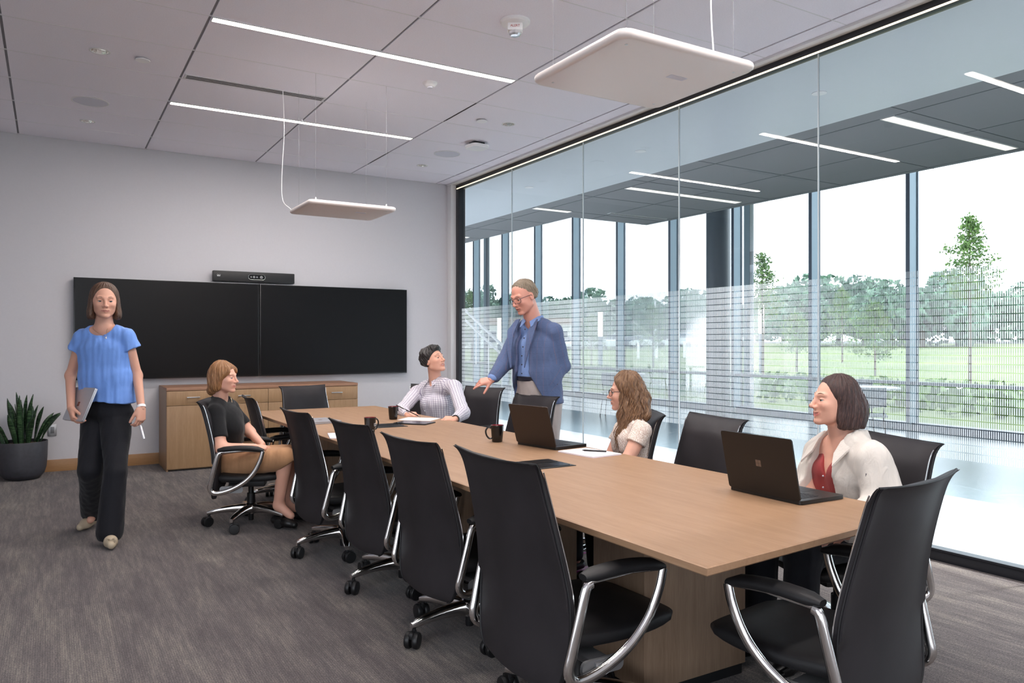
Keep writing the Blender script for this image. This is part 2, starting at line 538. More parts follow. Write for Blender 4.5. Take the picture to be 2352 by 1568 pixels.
# printed film on the glass: rows of short white bars between 0.63 and 1.81 m
def film():
    t = NT('film_print')
    tc = t.node('ShaderNodeTexCoord')
    sx = t.node('ShaderNodeSeparateXYZ'); t.link(tc.outputs['Object'], sx.inputs[0])
    fy = t.math('FRACT', t.math('MULTIPLY', sx.outputs[1], 1 / 0.0125))
    bar = t.math('LESS_THAN', fy, 0.56)
    fz = t.math('FRACT', t.math('MULTIPLY', t.math('SUBTRACT', sx.outputs[2], 0.63), 1 / 0.0492))
    row = t.math('GREATER_THAN', fz, 0.12)
    mask = t.math('MULTIPLY', bar, row)
    df = t.node('ShaderNodeBsdfDiffuse'); df.inputs[0].default_value = (0.85, 0.87, 0.9, 1)
    tl = t.node('ShaderNodeBsdfTranslucent'); tl.inputs[0].default_value = (0.85, 0.87, 0.9, 1)
    tp = t.node('ShaderNodeBsdfTransparent')
    m1 = t.node('ShaderNodeMixShader'); m1.inputs[0].default_value = 0.55
    t.link(df.outputs[0], m1.inputs[1]); t.link(tl.outputs[0], m1.inputs[2])
    m3 = t.node('ShaderNodeMixShader'); m3.inputs[0].default_value = 0.68
    t.link(tp.outputs[0], m3.inputs[1]); t.link(m1.outputs[0], m3.inputs[2])
    m2 = t.node('ShaderNodeMixShader')
    t.link(mask, m2.inputs[0]); t.link(tp.outputs[0], m2.inputs[1]); t.link(m3.outputs[0], m2.inputs[2])
    t.link(m2.outputs[0], t.out.inputs[0])
    return t.mat
M['film'] = film()
for k in range(len(seams) - 1):
    a, b = seams[k] - 0.006, seams[k + 1] + 0.006
    g = MB()
    g.add([(GX + 0.008, a, 0.63), (GX + 0.008, b, 0.63), (GX + 0.008, b, 1.81), (GX + 0.008, a, 1.81)], [(0, 1, 2, 3)])
    structure(g.build('trim_%d' % (k + 5), M['film'], smooth=False))

CORR = ['corridor downlight %s' % q for q in ('just outside the frame at the right', 'closest to the right edge of the photo', 'right of the near hanging panel', 'in the pane right of the near hanging panel', 'in the pane below the near hanging panel', 'above the standing man, third pane from the left', 'above the standing man, second pane from the left', 'in the leftmost glass pane', 'hidden farthest along the corridor')]
# ------------------------------------------------------------------ the lobby beyond the glass
t = NT('lobby_floor')
v = t.noise(t.coord('Object'), 1.3, 5)
t.set(t.ramp(v, [(0.3, srgb(84, 98, 106)), (0.7, srgb(98, 112, 120))]), 0.22, spec=0.35)
M['lobby_floor'] = t.mat
t = NT('corridor_floor')
v = t.noise(t.coord('Object'), 2.0, 6)
t.set(t.ramp(v, [(0.3, srgb(146, 149, 155)), (0.7, srgb(160, 163, 168))]), 0.2, spec=0.3)
M['corridor_floor'] = t.mat
M['lobby_white'] = simple('gypsum_soffit', srgb(226, 230, 236), 0.35)
M['lobby_tile'] = simple('lobby_ceiling_tile', srgb(136, 137, 140), 0.85)
M['lobby_seam'] = simple('lobby_ceiling_seam', srgb(90, 94, 98), 0.85)
M['mullion'] = simple('mullion_blue_grey', srgb(158, 178, 192), 0.35, 0.2)
M['mullion_dark'] = simple('mullion_dark', srgb(92, 104, 118), 0.4, 0.2)
WX = 11.55
LY0, LY1 = -6.0, 26.0
structure(MB().box(((GX + 0.06 + 6.8) / 2, (LY0 + LY1) / 2, -0.05), (6.8 - GX - 0.06, LY1 - LY0, 0.1)).build('floor_corridor', M['corridor_floor']))
structure(MB().box(((6.8 + WX + 0.15) / 2, (LY0 + LY1) / 2, -0.05), (WX - 6.8 + 0.15, LY1 - LY0, 0.1)).build('floor_lobby', M['lobby_floor']))
structure(MB().box(((GX + 6.62) / 2 + 0.03, (LY0 + LY1) / 2, 3.62), (6.62 - GX - 0.06, LY1 - LY0, 0.2)).build('ceiling_corridor', M['lobby_white']))
lc = MB()
lc.box(((6.62 + 9.42) / 2, (LY0 + 10.78) / 2, 3.62), (9.42 - 6.62, 10.78 - LY0, 0.2), 0)
lc.box(((6.62 + 7.74) / 2, (10.78 + LY1) / 2, 3.62), (7.74 - 6.62, LY1 - 10.78, 0.2), 0)
for x in (6.9, 8.1, 9.3):
    lc.box((x, (LY0 + (10.78 if x > 7.7 else LY1)) / 2, 3.519), (0.012, (10.78 if x > 7.7 else LY1) - LY0, 0.004), 1)
for k in range(-4, 25):
    y = 0.55 + 1.22 * k
    if y > LY1: break
    xb = 9.42 if y < 10.78 else 7.74
    lc.box(((6.62 + xb) / 2, y, 3.519), (xb - 6.62, 0.01, 0.004), 1)
structure(lc.build('ceiling_lobby', [M['lobby_tile'], M['lobby_seam']], smooth=False, fix=False))
# upper storey volume closed off so that the sky enters only through the glazing
structure(MB().box(((GX + WX) / 2, (LY0 + LY1) / 2, 6.2), (WX - GX + 0.6, LY1 - LY0, 0.2)).build('ceiling_upper', M['lobby_tile']))
structure(MB().box((GX - 0.1, (BY + 0.2 + LY1) / 2, 3.1), (0.3, LY1 - BY - 0.2, 6.2)).build('wall_lobby', M['lobby_white']))
structure(MB().box(((GX + WX) / 2, LY1 + 0.1, 3.1), (WX - GX + 0.4, 0.2, 6.2)).build('wall_lobby_far', M['mullion_dark']))
structure(MB().box(((GX + WX) / 2, LY0 - 0.1, 3.1), (WX - GX + 0.4, 0.2, 6.2)).build('wall_lobby_near', M['lobby_white']))
structure(MB().box((4.9, (LY0 + LY1) / 2, 4.9), (0.2, LY1 - LY0, 2.7)).build('wall_upper', M['lobby_white']))
structure(MB().box((2.0, (Y0 + BY) / 2, 3.78), (11, BY - Y0 + 1, 0.1)).build('ceiling_slab', M['lobby_white']))
# curtain wall: mullions, sill and rail
MULL = [7.0 + 1.785 * k for k in range(-7, 11)]
mm = MB()
for y in MULL:
    mm.box((WX + 0.0, y, 3.1), (0.22, 0.055, 6.2), 0)
    mm.box((WX - 0.113, y, 3.1), (0.006, 0.065, 6.2), 1)  # room-side face painted darker: its shade against the daylight put into colour
    mm.box((WX + 0.10, y, 3.1), (0.03, 0.08, 6.2), 1)
mm.box((WX + 0.03, (LY0 + LY1) / 2, 0.05), (0.18, LY1 - LY0, 0.10), 1)
mm.box((WX + 0.0, (LY0 + LY1) / 2, 0.72), (0.14, LY1 - LY0, 0.05), 1)
mm.box((WX + 0.03, (LY0 + LY1) / 2, 6.0), (0.16, LY1 - LY0, 0.2), 1)
structure(mm.build('window_20', [M['mullion'], M['mullion_dark']], smooth=False))
M['glass_out'] = glass_mat('facade_glass', (0.95, 0.98, 0.985, 1), 0.6)
g = MB(); g.add([(WX + 0.11, LY0, 0), (WX + 0.11, LY1, 0), (WX + 0.11, LY1, 6.1), (WX + 0.11, LY0, 6.1)], [(0, 1, 2, 3)])
structure(g.build('window_21', M['glass_out'], smooth=False))
# round structural columns standing just inside the facade
def column(x, y, r, label):
    m = MB(); m.lathe([(r + .02, 0.0), (r + .02, 0.05), (r, 0.06), (r, 6.1)], (x, y, 0), 32)
    o = m.build('column', M['column'])
    return tag(o, label, 'column')
M['column'] = simple('column_paint', srgb(84, 94, 102), 0.35)
column(10.9, 10.43, 0.225, 'thick dark round column in the lobby behind the blazer man\'s side, left of the slim one')
column(12.6, 11.2, 0.10, 'slim blue grey round column outside the facade beside the thick dark column')
column(12.6, 22.5, 0.10, 'slim round column outside the facade near the far left window frame')

# corridor downlights: real lamps in the white soffit outside the glass wall
M['down_lamp'] = emit('corridor_lamp', (1, 0.95, 0.88, 1), 6.0)
for k in range(9):
    y = -0.4 + 2.35 * k
    tag(MB().lathe([(0.062, 0.0), (0.062, -0.006), (0.05, -0.008), (0.0, -0.006)], seg=20).build('corridor_downlight', [M['white_plastic']], loc=(5.72, y, 3.52)), CORR[k], 'light', 'round downlights in the corridor soffit')
    area_light('lamp_downlight', (5.72, y, 3.505), (0, 0, 0), 0.09, 0.09, 54, (1.0, 0.98, 0.97), spread=1.35)
# ------------------------------------------------------------------ the conference table
TX0, TX1, TY0, TY1, TZ = 1.525, 2.70, 1.50, 7.03, 0.74
tb = empty('conference_table', (2.1125, 4.265, 0), 0, 'long light maple veneer conference table with thin square-edged top running down the room', 'table')
m = MB()
hw, hl = (TX1 - TX0) / 2, (TY1 - TY0) / 2
top = [(-hw, -hl), (hw - 0.015, -hl + 0.10), (hw, -hl + 0.9), (hw, hl), (-hw, hl)]
ins = [(x - math.copysign(0.004, x), y - math.copysign(0.004, y)) for x, y in top]
m.loft([[(x, y, TZ - 0.026) for x, y in ins], [(x, y, TZ - 0.022) for x, y in top], [(x, y, TZ - 0.003) for x, y in top], [(x, y, TZ) for x, y in ins]], 0)
m.box((0, 0, TZ - 0.030), (2 * hw - 0.30, 2 * hl - 0.30, 0.014), 1)
m.build('tabletop', [M['table_wood'], M['edge_wood']], tb)
for (x, y, w, l) in ((0.05, 2.335, 0.54, 0.31), (0.04, 3.57, 0.36, 0.72), (0.04, 5.50, 0.36, 0.76), (0.05, 6.11, 0.54, 0.31)):
    b = MB().box((x, y - 4.265, 0.385), (w, l, 0.68), bev=0.002).build('pedestal', M['base_wood'], tb)
    MB().box((x, y - 4.265, 0.022), (w - 0.02, l - 0.02, 0.044)).build('plinth', M['black_plastic'], b)

# ------------------------------------------------------------------ the office chairs
def make_chair():
    r = empty('office_chair')
    # back shell: profile of (z, x of rear face, half width)
    prof = [(0.235, -0.262, 0.15), (0.243, -0.266, 0.20), (0.265, -0.268, 0.228), (0.31, -0.264, 0.250), (0.38, -0.255, 0.266), (0.46, -0.250, 0.272), (0.54, -0.253, 0.270),
            (0.62, -0.264, 0.260), (0.70, -0.280, 0.250), (0.78, -0.299, 0.243), (0.86, -0.320, 0.238), (0.905, -0.334, 0.239), (0.933, -0.348, 0.246), (0.948, -0.362, 0.256)]
    P = catmull([(z, x, w) for z, x, w in prof], 3)
    rings = []
    NJ = 18
    n = len(P)
    for i, (z, x, w) in enumerate(P):
        th = 0.052
        if z > 0.86: th = 0.052 - (z - 0.86) / 0.088 * 0.030
        if z < 0.30: th = 0.052 - (0.30 - z) / 0.055 * 0.026
        ring = []
        lift = max(0, (z - 0.88)) / 0.068 * 0.008
        for j in range(NJ + 1):
            u = -1 + 2 * j / NJ
            e = 1 - abs(u) ** 6 * 0.35
            ring.append((x + 0.028 * u * u - (0.012 * u ** 8 if z > .5 else 0), u * w, z + lift * (u * u - 0.45)))
        for j in range(NJ, -1, -1):
            u = -1 + 2 * j / NJ
            t = th * (1 - abs(u) ** 5 * 0.62)
            ring.append((x + t + 0.028 * u * u, u * w * 0.992, z + lift * (u * u - 0.45) - 0.002))
        rings.append(ring)
    m = MB(); m.loft(rings)
    back = m.build('backrest', M['leather'], r, angle=50)
    # welt running around the edge
    pts = []
    def edge(u, i):
        z, x, w = P[i]; lift = max(0, (z - 0.88)) / 0.068 * 0.008
        return (x + 0.028 * u * u - 0.001, u * w * 1.004, z + lift * (u * u - 0.45))
    for i in range(2, n): pts.append(edge(-1, i))
    for k in range(1, 12): pts.append(edge(-1 + 2 * k / 12, n - 1))
    for i in range(n - 1, 1, -1): pts.append(edge(1, i))
    MB().tube(pts, 0.0038, 6).build('piping', M['leather_seat'], back)
    # light metal edge between front and rear shells
    for s in (-1, 1):
        q = [(P[i][1] + 0.028 + 0.016, s * P[i][2] * 0.999, P[i][0]) for i in range(14, n - 4)]
        MB().tube(q, 0.0026, 5).build('edge_trim', M['chrome'], back)
    # seat
    rings = []
    for i in range(13):
        t = i / 12
        x = -0.215 + 0.49 * t
        w = 0.225 + 0.028 * math.sin(PI * min(1, t * 1.1)) - (0.03 * ((t - 0.85) / 0.15) ** 2 if t > 0.85 else 0)
        zt = 0.428 - 0.012 * math.sin(PI * t) - (0.032 * ((t - 0.75) / 0.25) ** 2 if t > 0.75 else 0)
        zb = 0.355 + (0.022 * ((t - 0.7) / 0.3) ** 2 if t > 0.7 else 0)
        if i in (0, 12):
            mid = (zt + zb) / 2; zt, zb = mid + 0.014, mid - 0.014; w -= 0.012
        h = (zt - zb) / 2; c = (zt + zb) / 2
        ring = []
        for k in range(28):
            a = 2 * PI * k / 28
            ca, sa = math.cos(a), math.sin(a)
            ring.append((x, w * math.copysign(abs(ca) ** 0.35, ca), c + h * math.copysign(abs(sa) ** 0.55, sa)))
        rings.append(ring)
    seat = MB().loft(rings).build('seat', M['leather_seat'], r, angle=60)
    # armrests
    for s in (-1, 1):
        path = catmull([(-0.165, 0, 0.588), (-0.185, 0, 0.575), (-0.205, 0, 0.50), (-0.232, 0, 0.39), (-0.243, 0, 0.335), (-0.222, 0, 0.303), (-0.175, 0, 0.300), (-0.09, 0, 0.325), (0.0, 0, 0.378), (0.065, 0, 0.448), (0.105, 0, 0.53), (0.122, 0, 0.592)], 4)
        y = s * 0.290
        m = MB()
        m.tube([(p[0], y + s * 0.012 * math.sin((p[2] - 0.3) * 6), p[2]) for p in path], [0.0165 + 0.002 * math.sin(PI * k / (len(path) - 1)) for k in range(len(path))], 10, flat=0.68, up=(0, 1, 0))
        m.tube([(-0.185, y, 0.590), (0.0, y, 0.600), (0.13, y, 0.590)], 0.010, 8)
        frame = m.build('armrest', M['chrome'], r, angle=60)
        m = MB()
        rr = []
        for k in range(9):
            t = k / 8
            x = -0.190 + 0.318 * t
            w = 0.036 * (1 - abs(2 * t - 1) ** 6 * 0.45)
            z = 0.602 + 0.010 * math.sin(PI * t) - 0.012 * t ** 6
            hgt = 0.019 if 0 < k < 8 else 0.010
            rr.append([(x, y + w * math.copysign(abs(math.cos(a)) ** 0.7, math.cos(a)), z + 0.006 + hgt * math.sin(a)) for a in [2 * PI * q / 14 for q in range(14)]])
        m.loft(rr); m.build('arm_pad', M['leather_seat'], frame, angle=60)
        m = MB()
        m.prism(rrect(0.16, 0.05, 0.02, 4), -0.006, 0.006, M=Matrix(((1, 0, 0), (0, 0, 1), (0, 1, 0))), c=(-0.10, y - s * 0.02, 0.318))
        m.box((-0.10, s * 0.19, 0.325), (0.07, 0.19, 0.022), bev=0.004)
        m.build('arm_bracket', M['grey_cast'], frame)
    # mechanism, column
    m = MB(); m.box((-0.02, 0, 0.328), (0.26, 0.16, 0.06), bev=0.012); m.box((-0.17, 0, 0.345), (0.16, 0.07, 0.03), bev=0.006)
    m.tube([(0.0, 0.08, 0.33), (0.0, 0.21, 0.325)], 0.005, 6); m.box((0.0, 0.225, 0.325), (0.03, 0.05, 0.008), bev=0.002)
    m.build('tilt_mechanism', M['black_plastic'], r)
    m = MB(); m.lathe([(0.030, 0.155), (0.030, 0.24), (0.026, 0.235), (0.020, 0.24), (0.020, 0.32)], seg=18)
    m.lathe([(0.018, 0.035), (0.020, 0.04), (0.020, 0.10)], seg=14)
    m.build('gas_column', M['black_plastic'], r)
    # star base
    m = MB(); m.lathe([(0.030, 0.085), (0.038, 0.088), (0.042, 0.155), (0.034, 0.165)], seg=20)
    hub = m.build('base_hub', M['chrome'], r)
    for k in range(5):
        a = 2 * PI * k / 5 + PI
        rot = Matrix.Rotation(a, 4, 'Z')
        m = MB(); rr = []
        for i in range(9):
            t = i / 8
            x = 0.03 + 0.285 * t
            top = 0.160 - 0.042 * t ** 1.7 - (0.006 if i == 8 else 0)
            bot = 0.088 - 0.004 * t + 0.014 * math.sin(PI * t)
            w = 0.027 - 0.008 * t
            c, h = (top + bot) / 2, (top - bot) / 2
            if i == 8: w *= 0.7
            rr.append([rot @ Vector((x, w * math.copysign(abs(math.cos(q)) ** 0.6, math.cos(q)), c + h * math.copysign(abs(math.sin(q)) ** 0.6, math.sin(q)))) for q in [2 * PI * z / 14 for z in range(14)]])
        m.loft(rr)
        leg = m.build('base_arm', M['chrome'], r, angle=60)
        e = rot @ Vector((0.30, 0, 0))
        m = MB(); m.tube([(e.x, e.y, 0.10), (e.x, e.y, 0.062)], 0.009, 8)
        cr = Matrix.Rotation(a + 0.7 + k * 1.3, 4, 'Z')
        W = Vector((e.x, e.y, 0)) + cr @ Vector((0.016, 0, 0))
        m.box((W.x, W.y, 0.062), (0.056, 0.020, 0.026), rz=a + 0.7 + k * 1.3, bev=0.004)
        for sd in (-1, 1):
            c = W + cr @ Vector((0, sd * 0.019, 0.0375))
            MM = (cr.to_3x3() @ Matrix.Rotation(PI / 2, 3, 'X'))
            m.lathe([(0.022, -0.013), (0.034, -0.012), (0.0375, -0.007), (0.0375, 0.007), (0.034, 0.012), (0.022, 0.013)], c, 20, M=MM)
        m.build('caster', M['black_plastic'], leg)
    return r

chair0 = make_chair()
def chair(x, y, deg, label, z=0.0, first=False, group='black leather office chairs around the conference table', s=1.0):
    c = chair0 if first else copy_tree(chair0)
    c.location = (x, y, z); c.rotation_euler = (0, 0, math.radians(deg))
    c.scale = (s, s, s)
    return tag(c, label, 'chair', group)
CH = {}
CH['E'] = chair(1.60, 2.205, 0.4, 'tall black leather office chair nearest the camera in the left row', first=True, s=1.03)
CH['D'] = chair(1.675, 3.153, 5, 'black leather office chair second from the camera in the left row', s=0.98)
CH['C'] = chair(1.69, 3.99, 5, 'black leather office chair third from the camera in the left row', s=0.975)
CH['B'] = chair(1.63, 4.82, 3.7, 'black leather office chair fourth from the camera in the left row', s=0.975)
CH['A'] = chair(1.28, 5.87, -20, 'black leather office chair holding the woman in the black top', s=0.98)
CH['G'] = chair(1.72, 6.56, -3, 'black leather office chair under the far left table corner, behind the woman in black', s=0.95)
CH['F'] = chair(2.22, 7.30, -79, 'empty black leather office chair at the far head of the table', s=0.97)
CH['H'] = chair(3.0, 6.80, 212, 'black leather office chair behind the man in the checked shirt', s=0.98)
CH['I'] = chair(3.12, 6.08, 196, 'empty black leather office chair under the standing man\'s outstretched hand', s=0.99)
CH['J'] = chair(2.841, 4.84, 187, 'empty black leather office chair right in front of the standing man')
CH['K'] = chair(2.86, 3.68, 150, 'black leather office chair holding the curly haired woman', s=0.98)
CH['L'] = chair(2.776, 3.038, 170, 'empty black leather office chair between the curly haired woman and the one in white')
CH['M'] = chair(3.0, 2.16, 160, 'black leather office chair holding the woman in the white jacket', s=0.97)
CH['N'] = chair(2.145, 1.632, 98, 'large black leather office chair at the near head of the table, lower right', s=1.0)

# ------------------------------------------------------------------ credenza
CX0, CX1, CY0, CYB, CH_ = 1.04, 3.12, 8.69, 9.33, 0.877
cr = empty('credenza', ((CX0 + CX1) / 2, (CY0 + CYB) / 2, 0), 0, 'low light oak credenza with steel bar handles standing against the back wall under the screens', 'cabinet')
hw = (CX1 - CX0) / 2; hd = (CYB - CY0) / 2
m = MB()
m.box((-hw + 0.009, 0.008, (CH_ - 0.03) / 2), (0.018, 2 * hd - 0.016, CH_ - 0.03))
m.box((hw - 0.009, 0.008, (CH_ - 0.03) / 2), (0.018, 2 * hd - 0.016, CH_ - 0.03))
m.box((0, 0.02, (CH_ - 0.03) / 2 + 0.03), (2 * hw - 0.04, 2 * hd - 0.06, CH_ - 0.1))
m.box((0, 0.03, 0.03), (2 * hw - 0.04, 2 * hd - 0.08, 0.05))
m.build('carcass', M['oak_side'], cr)
MB().box((0, 0, CH_ - 0.016), (2 * hw, 2 * hd, 0.032), bev=0.002).build('cabinet_top', M['oak_top'], cr)
hm = MB(); hm.box((0, -0.028, 0), (0.13, 0.008, 0.012), bev=0.002); hm.box((-0.055, -0.014, 0), (0.008, 0.028, 0.008)); hm.box((0.055, -0.014, 0), (0.008, 0.028, 0.008))
UW = (2 * hw) / 3
yF = -hd + 0.009
bounds = [0.0, 0.365, 0.70, 1.04, 1.40, 1.74, 2.08]
bounds = [0.0, 0.52, 1.04, 1.56, 2.08]
for k in range(4):
    w = bounds[k + 1] - bounds[k]
    x = -hw + (bounds[k] + bounds[k + 1]) / 2
    d = MB().box((x, yF, 0.765), (w - 0.004, 0.018, 0.150), bev=0.0015).build('drawer', M['oak'], cr)
    h = hm.build('handle', M['satin'], d, loc=(x, yF - 0.006, 0.772))
    MB().box((x, yF, 0.355), (w - 0.004, 0.018, 0.662), bev=0.0015).build('cabinet_door', M['oak'], cr)

# ------------------------------------------------------------------ screens and video bar
t = NT('screen_glass')
t.set(srgb(15, 15, 16), 0.28, spec=0.25)
M['screen'] = t.mat
M['bezel'] = simple('bezel', srgb(16, 17, 20), 0.3)
def display(x0, x1, label):
    r = empty('wall_display', ((x0 + x1) / 2, 9.30, 1.5), 0, label, 'television', 'wall mounted displays')
    w = x1 - x0
    m = MB(); m.box((0, 0, 0), (w, 0.05, 1.09), bev=0.004); m.box((0, 0.04, 0), (w * 0.6, 0.035, 0.6))
    m.build('housing', M['bezel'], r)
    MB().box((0, -0.0265, 0.003), (w - 0.022, 0.003, 1.066)).build('screen', M['screen'], r)
    MB().box((0, -0.0262, 0.5435), (w - 0.004, 0.004, 0.0025)).build('bezel_strip', M['satin'], r)
display(0.212, 2.112, 'left of the two large black wall displays, partly behind the walking woman')
display(2.124, 4.00, 'right of the two large black wall displays, nearest the room corner')
vb = empty('video_bar', (2.06, 9.28, 2.12), 0, 'long black video conferencing bar with cameras standing above the seam of the two displays', 'camera')
MB().box((0, 0, 0), (0.93, 0.075, 0.122), bev=0.010).build('housing', M['black_plastic'], vb)
ch = MB(); ch.prism(rrect(0.19, 0.056, 0.027, 6), 0, 0.006, M=Matrix(((1, 0, 0), (0, 0, -1), (0, 1, 0))), c=(0.02, -0.037, 0))
lens_ring = ch.build('camera_window', M['gloss_black'], vb)
m = MB(); m.tube([(x, -0.0435, z) for x, z in [(p[0] + 0.02, p[1]) for p in rrect(0.192, 0.058, 0.028, 6)] + [(0.116, 0.0)]], 0.0018, 5); m.build('ring', M['satin'], lens_ring)
for x, rad in ((-0.045, 0.010), (-0.012, 0.014), (0.022, 0.010), (0.072, 0.018)):
    MM = Matrix.Rotation(PI / 2, 3, 'X')
    MB().lathe([(rad, 0), (rad, 0.004), (rad * 0.6, 0.005), (rad * 0.55, 0.002)], (x + 0.0, -0.043, 0), 16, M=MM).build('lens', M['grey_cast'], lens_ring)
m = MB()
for q in range(2):
    c = -0.415 + 0.020 * q
    m.tube([(c + 0.008 * math.cos(a), -0.0385, 0.010 + 0.008 * math.sin(a)) for a in [2 * PI * k / 10 for k in range(11)]], 0.0022, 5)
m.box((-0.405, -0.0385, -0.002), (0.034, 0.003, 0.004))
m.build('emblem', M['satin'], vb)

# ------------------------------------------------------------------ power modules set in the table
def power_module(x, y, w, l, rz, label):
    r = empty('power_module', (x, y, TZ), rz, label, 'power module', 'black power modules in the table top')
    m = MB(); m.box((0, 0, 0.0015), (w, l, 0.003), bev=0.001)
    m.build('frame', M['black_plastic'], r)
    m = MB(); m.box((w * 0.02, l * 0.22, 0.0040), (w * 0.78, l * 0.36, 0.002)); m.box((w * 0.02, -l * 0.22, 0.0040), (w * 0.78, l * 0.36, 0.002))
    m.build('flap', M['bezel'], r)
power_module(2.12, 3.205, 0.23, 0.25, 0, 'black flush power module in the table nearest the camera, beside the paper pad')
power_module(2.12, 5.29, 0.23, 0.25, 0, 'black flush power module in the table beside the tablet at the far end')

# ------------------------------------------------------------------ laptops
def laptop(x, y, rz, w, d, open_deg, label, body, lid_mat, key_mat, logo=None, thick=0.016, lid=0.006, loc=None):
    """hinge line is at local x = 0; keyboard extends to +x, the lid's outside faces -x"""
    r = empty('laptop', (x, y, TZ), rz, label, 'laptop')
    m = MB(); m.prism(rrect(d, w, 0.012, 3, d / 2, 0), 0.002, thick)
    base = m.build('keyboard_base', body, r, angle=40)
    m = MB()
    for i in range(6):
        for j in range(14):
            m.box((d * 0.16 + i * 0.0185, -w * 0.41 + (j + 0.5) * w * 0.82 / 14, thick + 0.0006), (0.0155, w * 0.82 / 14 - 0.003, 0.0014))
    m.build('keys', key_mat, base)
    MB().box((d * 0.78, 0, thick + 0.0003), (d * 0.26, w * 0.34, 0.0006)).build('trackpad', key_mat, base)
    h = d * 0.96
    a = math.radians(open_deg)
    ux, uz = math.cos(a), math.sin(a)            # direction up the lid
    nx, nz = -uz, ux                              # outward
    L = Matrix(((ux, 0, nx), (0, 1, 0), (uz, 0, nz)))
    m = MB(); m.prism(rrect(h, w, 0.010, 3, h / 2, 0), 0, lid, M=L, c=(0.004, 0, thick))
    ld = m.build('lid', lid_mat, r, angle=40)
    m = MB(); m.prism(rrect(h * 0.90, w * 0.95, 0.004, 2, h * 0.52, 0), -0.0012, 0, M=L, c=(0.004, 0, thick))
    m.build('display', M['gloss_black'], ld)
    if logo:
        m = MB()
        for sx in (-1, 1):
            for sy in (-1, 1):
                m.prism(rrect(0.0125, 0.0125, 0.0002, 1, h * 0.52 + sx * 0.0068, sy * 0.0068), lid, lid + 0.0006, M=L, c=(0.004, 0, thick))
        m.build('emblem', logo, ld)
    return r
M['lap_black'] = simple('laptop_matt_black', srgb(17, 16, 16), 0.42)
M['lap_brown'] = simple('laptop_dark_bronze', srgb(40, 30, 26), 0.4)
M['lap_silver'] = simple('laptop_silver', srgb(196, 196, 202), 0.35, 0.6)
M['key_black'] = simple('keys_black', srgb(30, 31, 34), 0.5)
M['logo_grey'] = simple('logo_grey', srgb(120, 108, 100), 0.3, 0.6)
M['logo_dark'] = simple('logo_dark', srgb(120, 70, 62), 0.3, 0.4)
laptop(2.412, 2.07, -0.03, 0.36, 0.25, 102, 'open matt black laptop with a four square emblem in front of the woman in white', M['lap_black'], M['lap_black'], M['key_black'], M['logo_grey'])
laptop(2.428, 3.745, 0.15, 0.345, 0.25, 106, 'open dark bronze laptop in front of the curly haired woman, beside the black mug', M['lap_black'], M['lap_brown'], M['key_black'], None, 0.018)
# closed silver laptop on the far left corner
r = empty('laptop', (1.78, 5.80, TZ), 0.1, 'closed silver laptop lying on the table behind the fourth chair of the left row', 'laptop')
m = MB(); m.prism(rrect(0.22, 0.31, 0.01, 3), 0.002, 0.010); m.build('keyboard_base', M['lap_silver'], r)
m = MB(); m.prism(rrect(0.22, 0.31, 0.01, 3), 0.0115, 0.018); ld = m.build('lid', M['lap_silver'], r)
m = MB()
for sx in (-1, 1):
    for sy in (-1, 1):
        m.box((sx * 0.0068, sy * 0.0068, 0.0183), (0.0125, 0.0125, 0.0008))
m.build('emblem', M['logo_dark'], ld)

# ------------------------------------------------------------------ mugs
M['mug'] = simple('mug_black_glaze', srgb(18, 17, 19), 0.15)
M['mug_in'] = simple('mug_red_inside', srgb(120, 24, 34), 0.2)
def mug(x, y, rz, label, text=False):
    r = empty('coffee_mug', (x, y, TZ), rz, label, 'mug', 'black coffee mugs on the table')
    m = MB()
    m.lathe([(0.028, 0.0), (0.032, 0.003), (0.036, 0.04), (0.0405, 0.098), (0.0415, 0.103), (0.0395, 0.104)], seg=32, cap1=False)
    m.tube(catmull([(0.037, 0, 0.085), (0.055, 0, 0.090), (0.070, 0, 0.070), (0.066, 0, 0.042), (0.050, 0, 0.022), (0.034, 0, 0.022)], 5), 0.0052, 8)
    m.build('cup', M['mug'], r, angle=60)
    m = MB(); m.lathe([(0.0396, 0.1042), (0.0375, 0.100), (0.033, 0.03), (0.0, 0.012)], seg=32, cap0=False, cap1=False)
    m.build('inside', M['mug_in'], r, angle=80)
    if text:
        text_obj('lettering', 'LS', 0.03, M['white_plastic'], r, (0.0155, -0.0345, 0.055), (PI / 2, 0, 0.42), 0.0005)
mug(2.357, 4.075, 2.62, 'black coffee mug with its handle to the left beside the bronze laptop')
mug(1.86, 4.94, 0.3, 'black coffee mug half hidden behind the third chair of the left row', True)
mug(2.34, 5.70, 0.6, 'black coffee mug with white letters by the writing man\'s arm', True)

# ------------------------------------------------------------------ papers, pens, tablet
M['paper'] = simple('paper', srgb(238, 234, 238), 0.8)
M['pad_edge'] = simple('pad_binding', srgb(208, 200, 214), 0.7)
def pad(x, y, w, l, rz, h, label, name='paper_pad', cat='notepad'):
    r = empty(name, (x, y, TZ), rz, label, cat)
    MB().box((0, 0, h / 2), (w, l, h), bev=0.0008).build('sheets', M['paper'], r)
    MB().box((0, 0, h * 0.12), (w + 0.002, l + 0.002, h * 0.24)).build('backing', M['pad_edge'], r)
pad(2.545, 3.385, 0.21, 0.285, 0.10, 0.008, 'white writing pad with a pen on it beside the curly haired woman')
pad(1.66, 4.86, 0.215, 0.28, -0.25, 0.006, 'white writing pad at the left edge of the table between two chair backs')
tag(MB().box((0, 0, 0.0015), (0.216, 0.28, 0.003)).build('paper_sheet', M['paper'], loc=(2.52, 5.60, TZ)), 'white sheets of paper under the writing hand of the man in the checked shirt', 'paper')
bpy.data.objects['paper_sheet'].rotation_euler = (0, 0, 0.75)
tr = empty('tablet', (2.36, 5.33, TZ), 0.70, 'black tablet lying flat on the table in front of the man in the checked shirt', 'tablet')
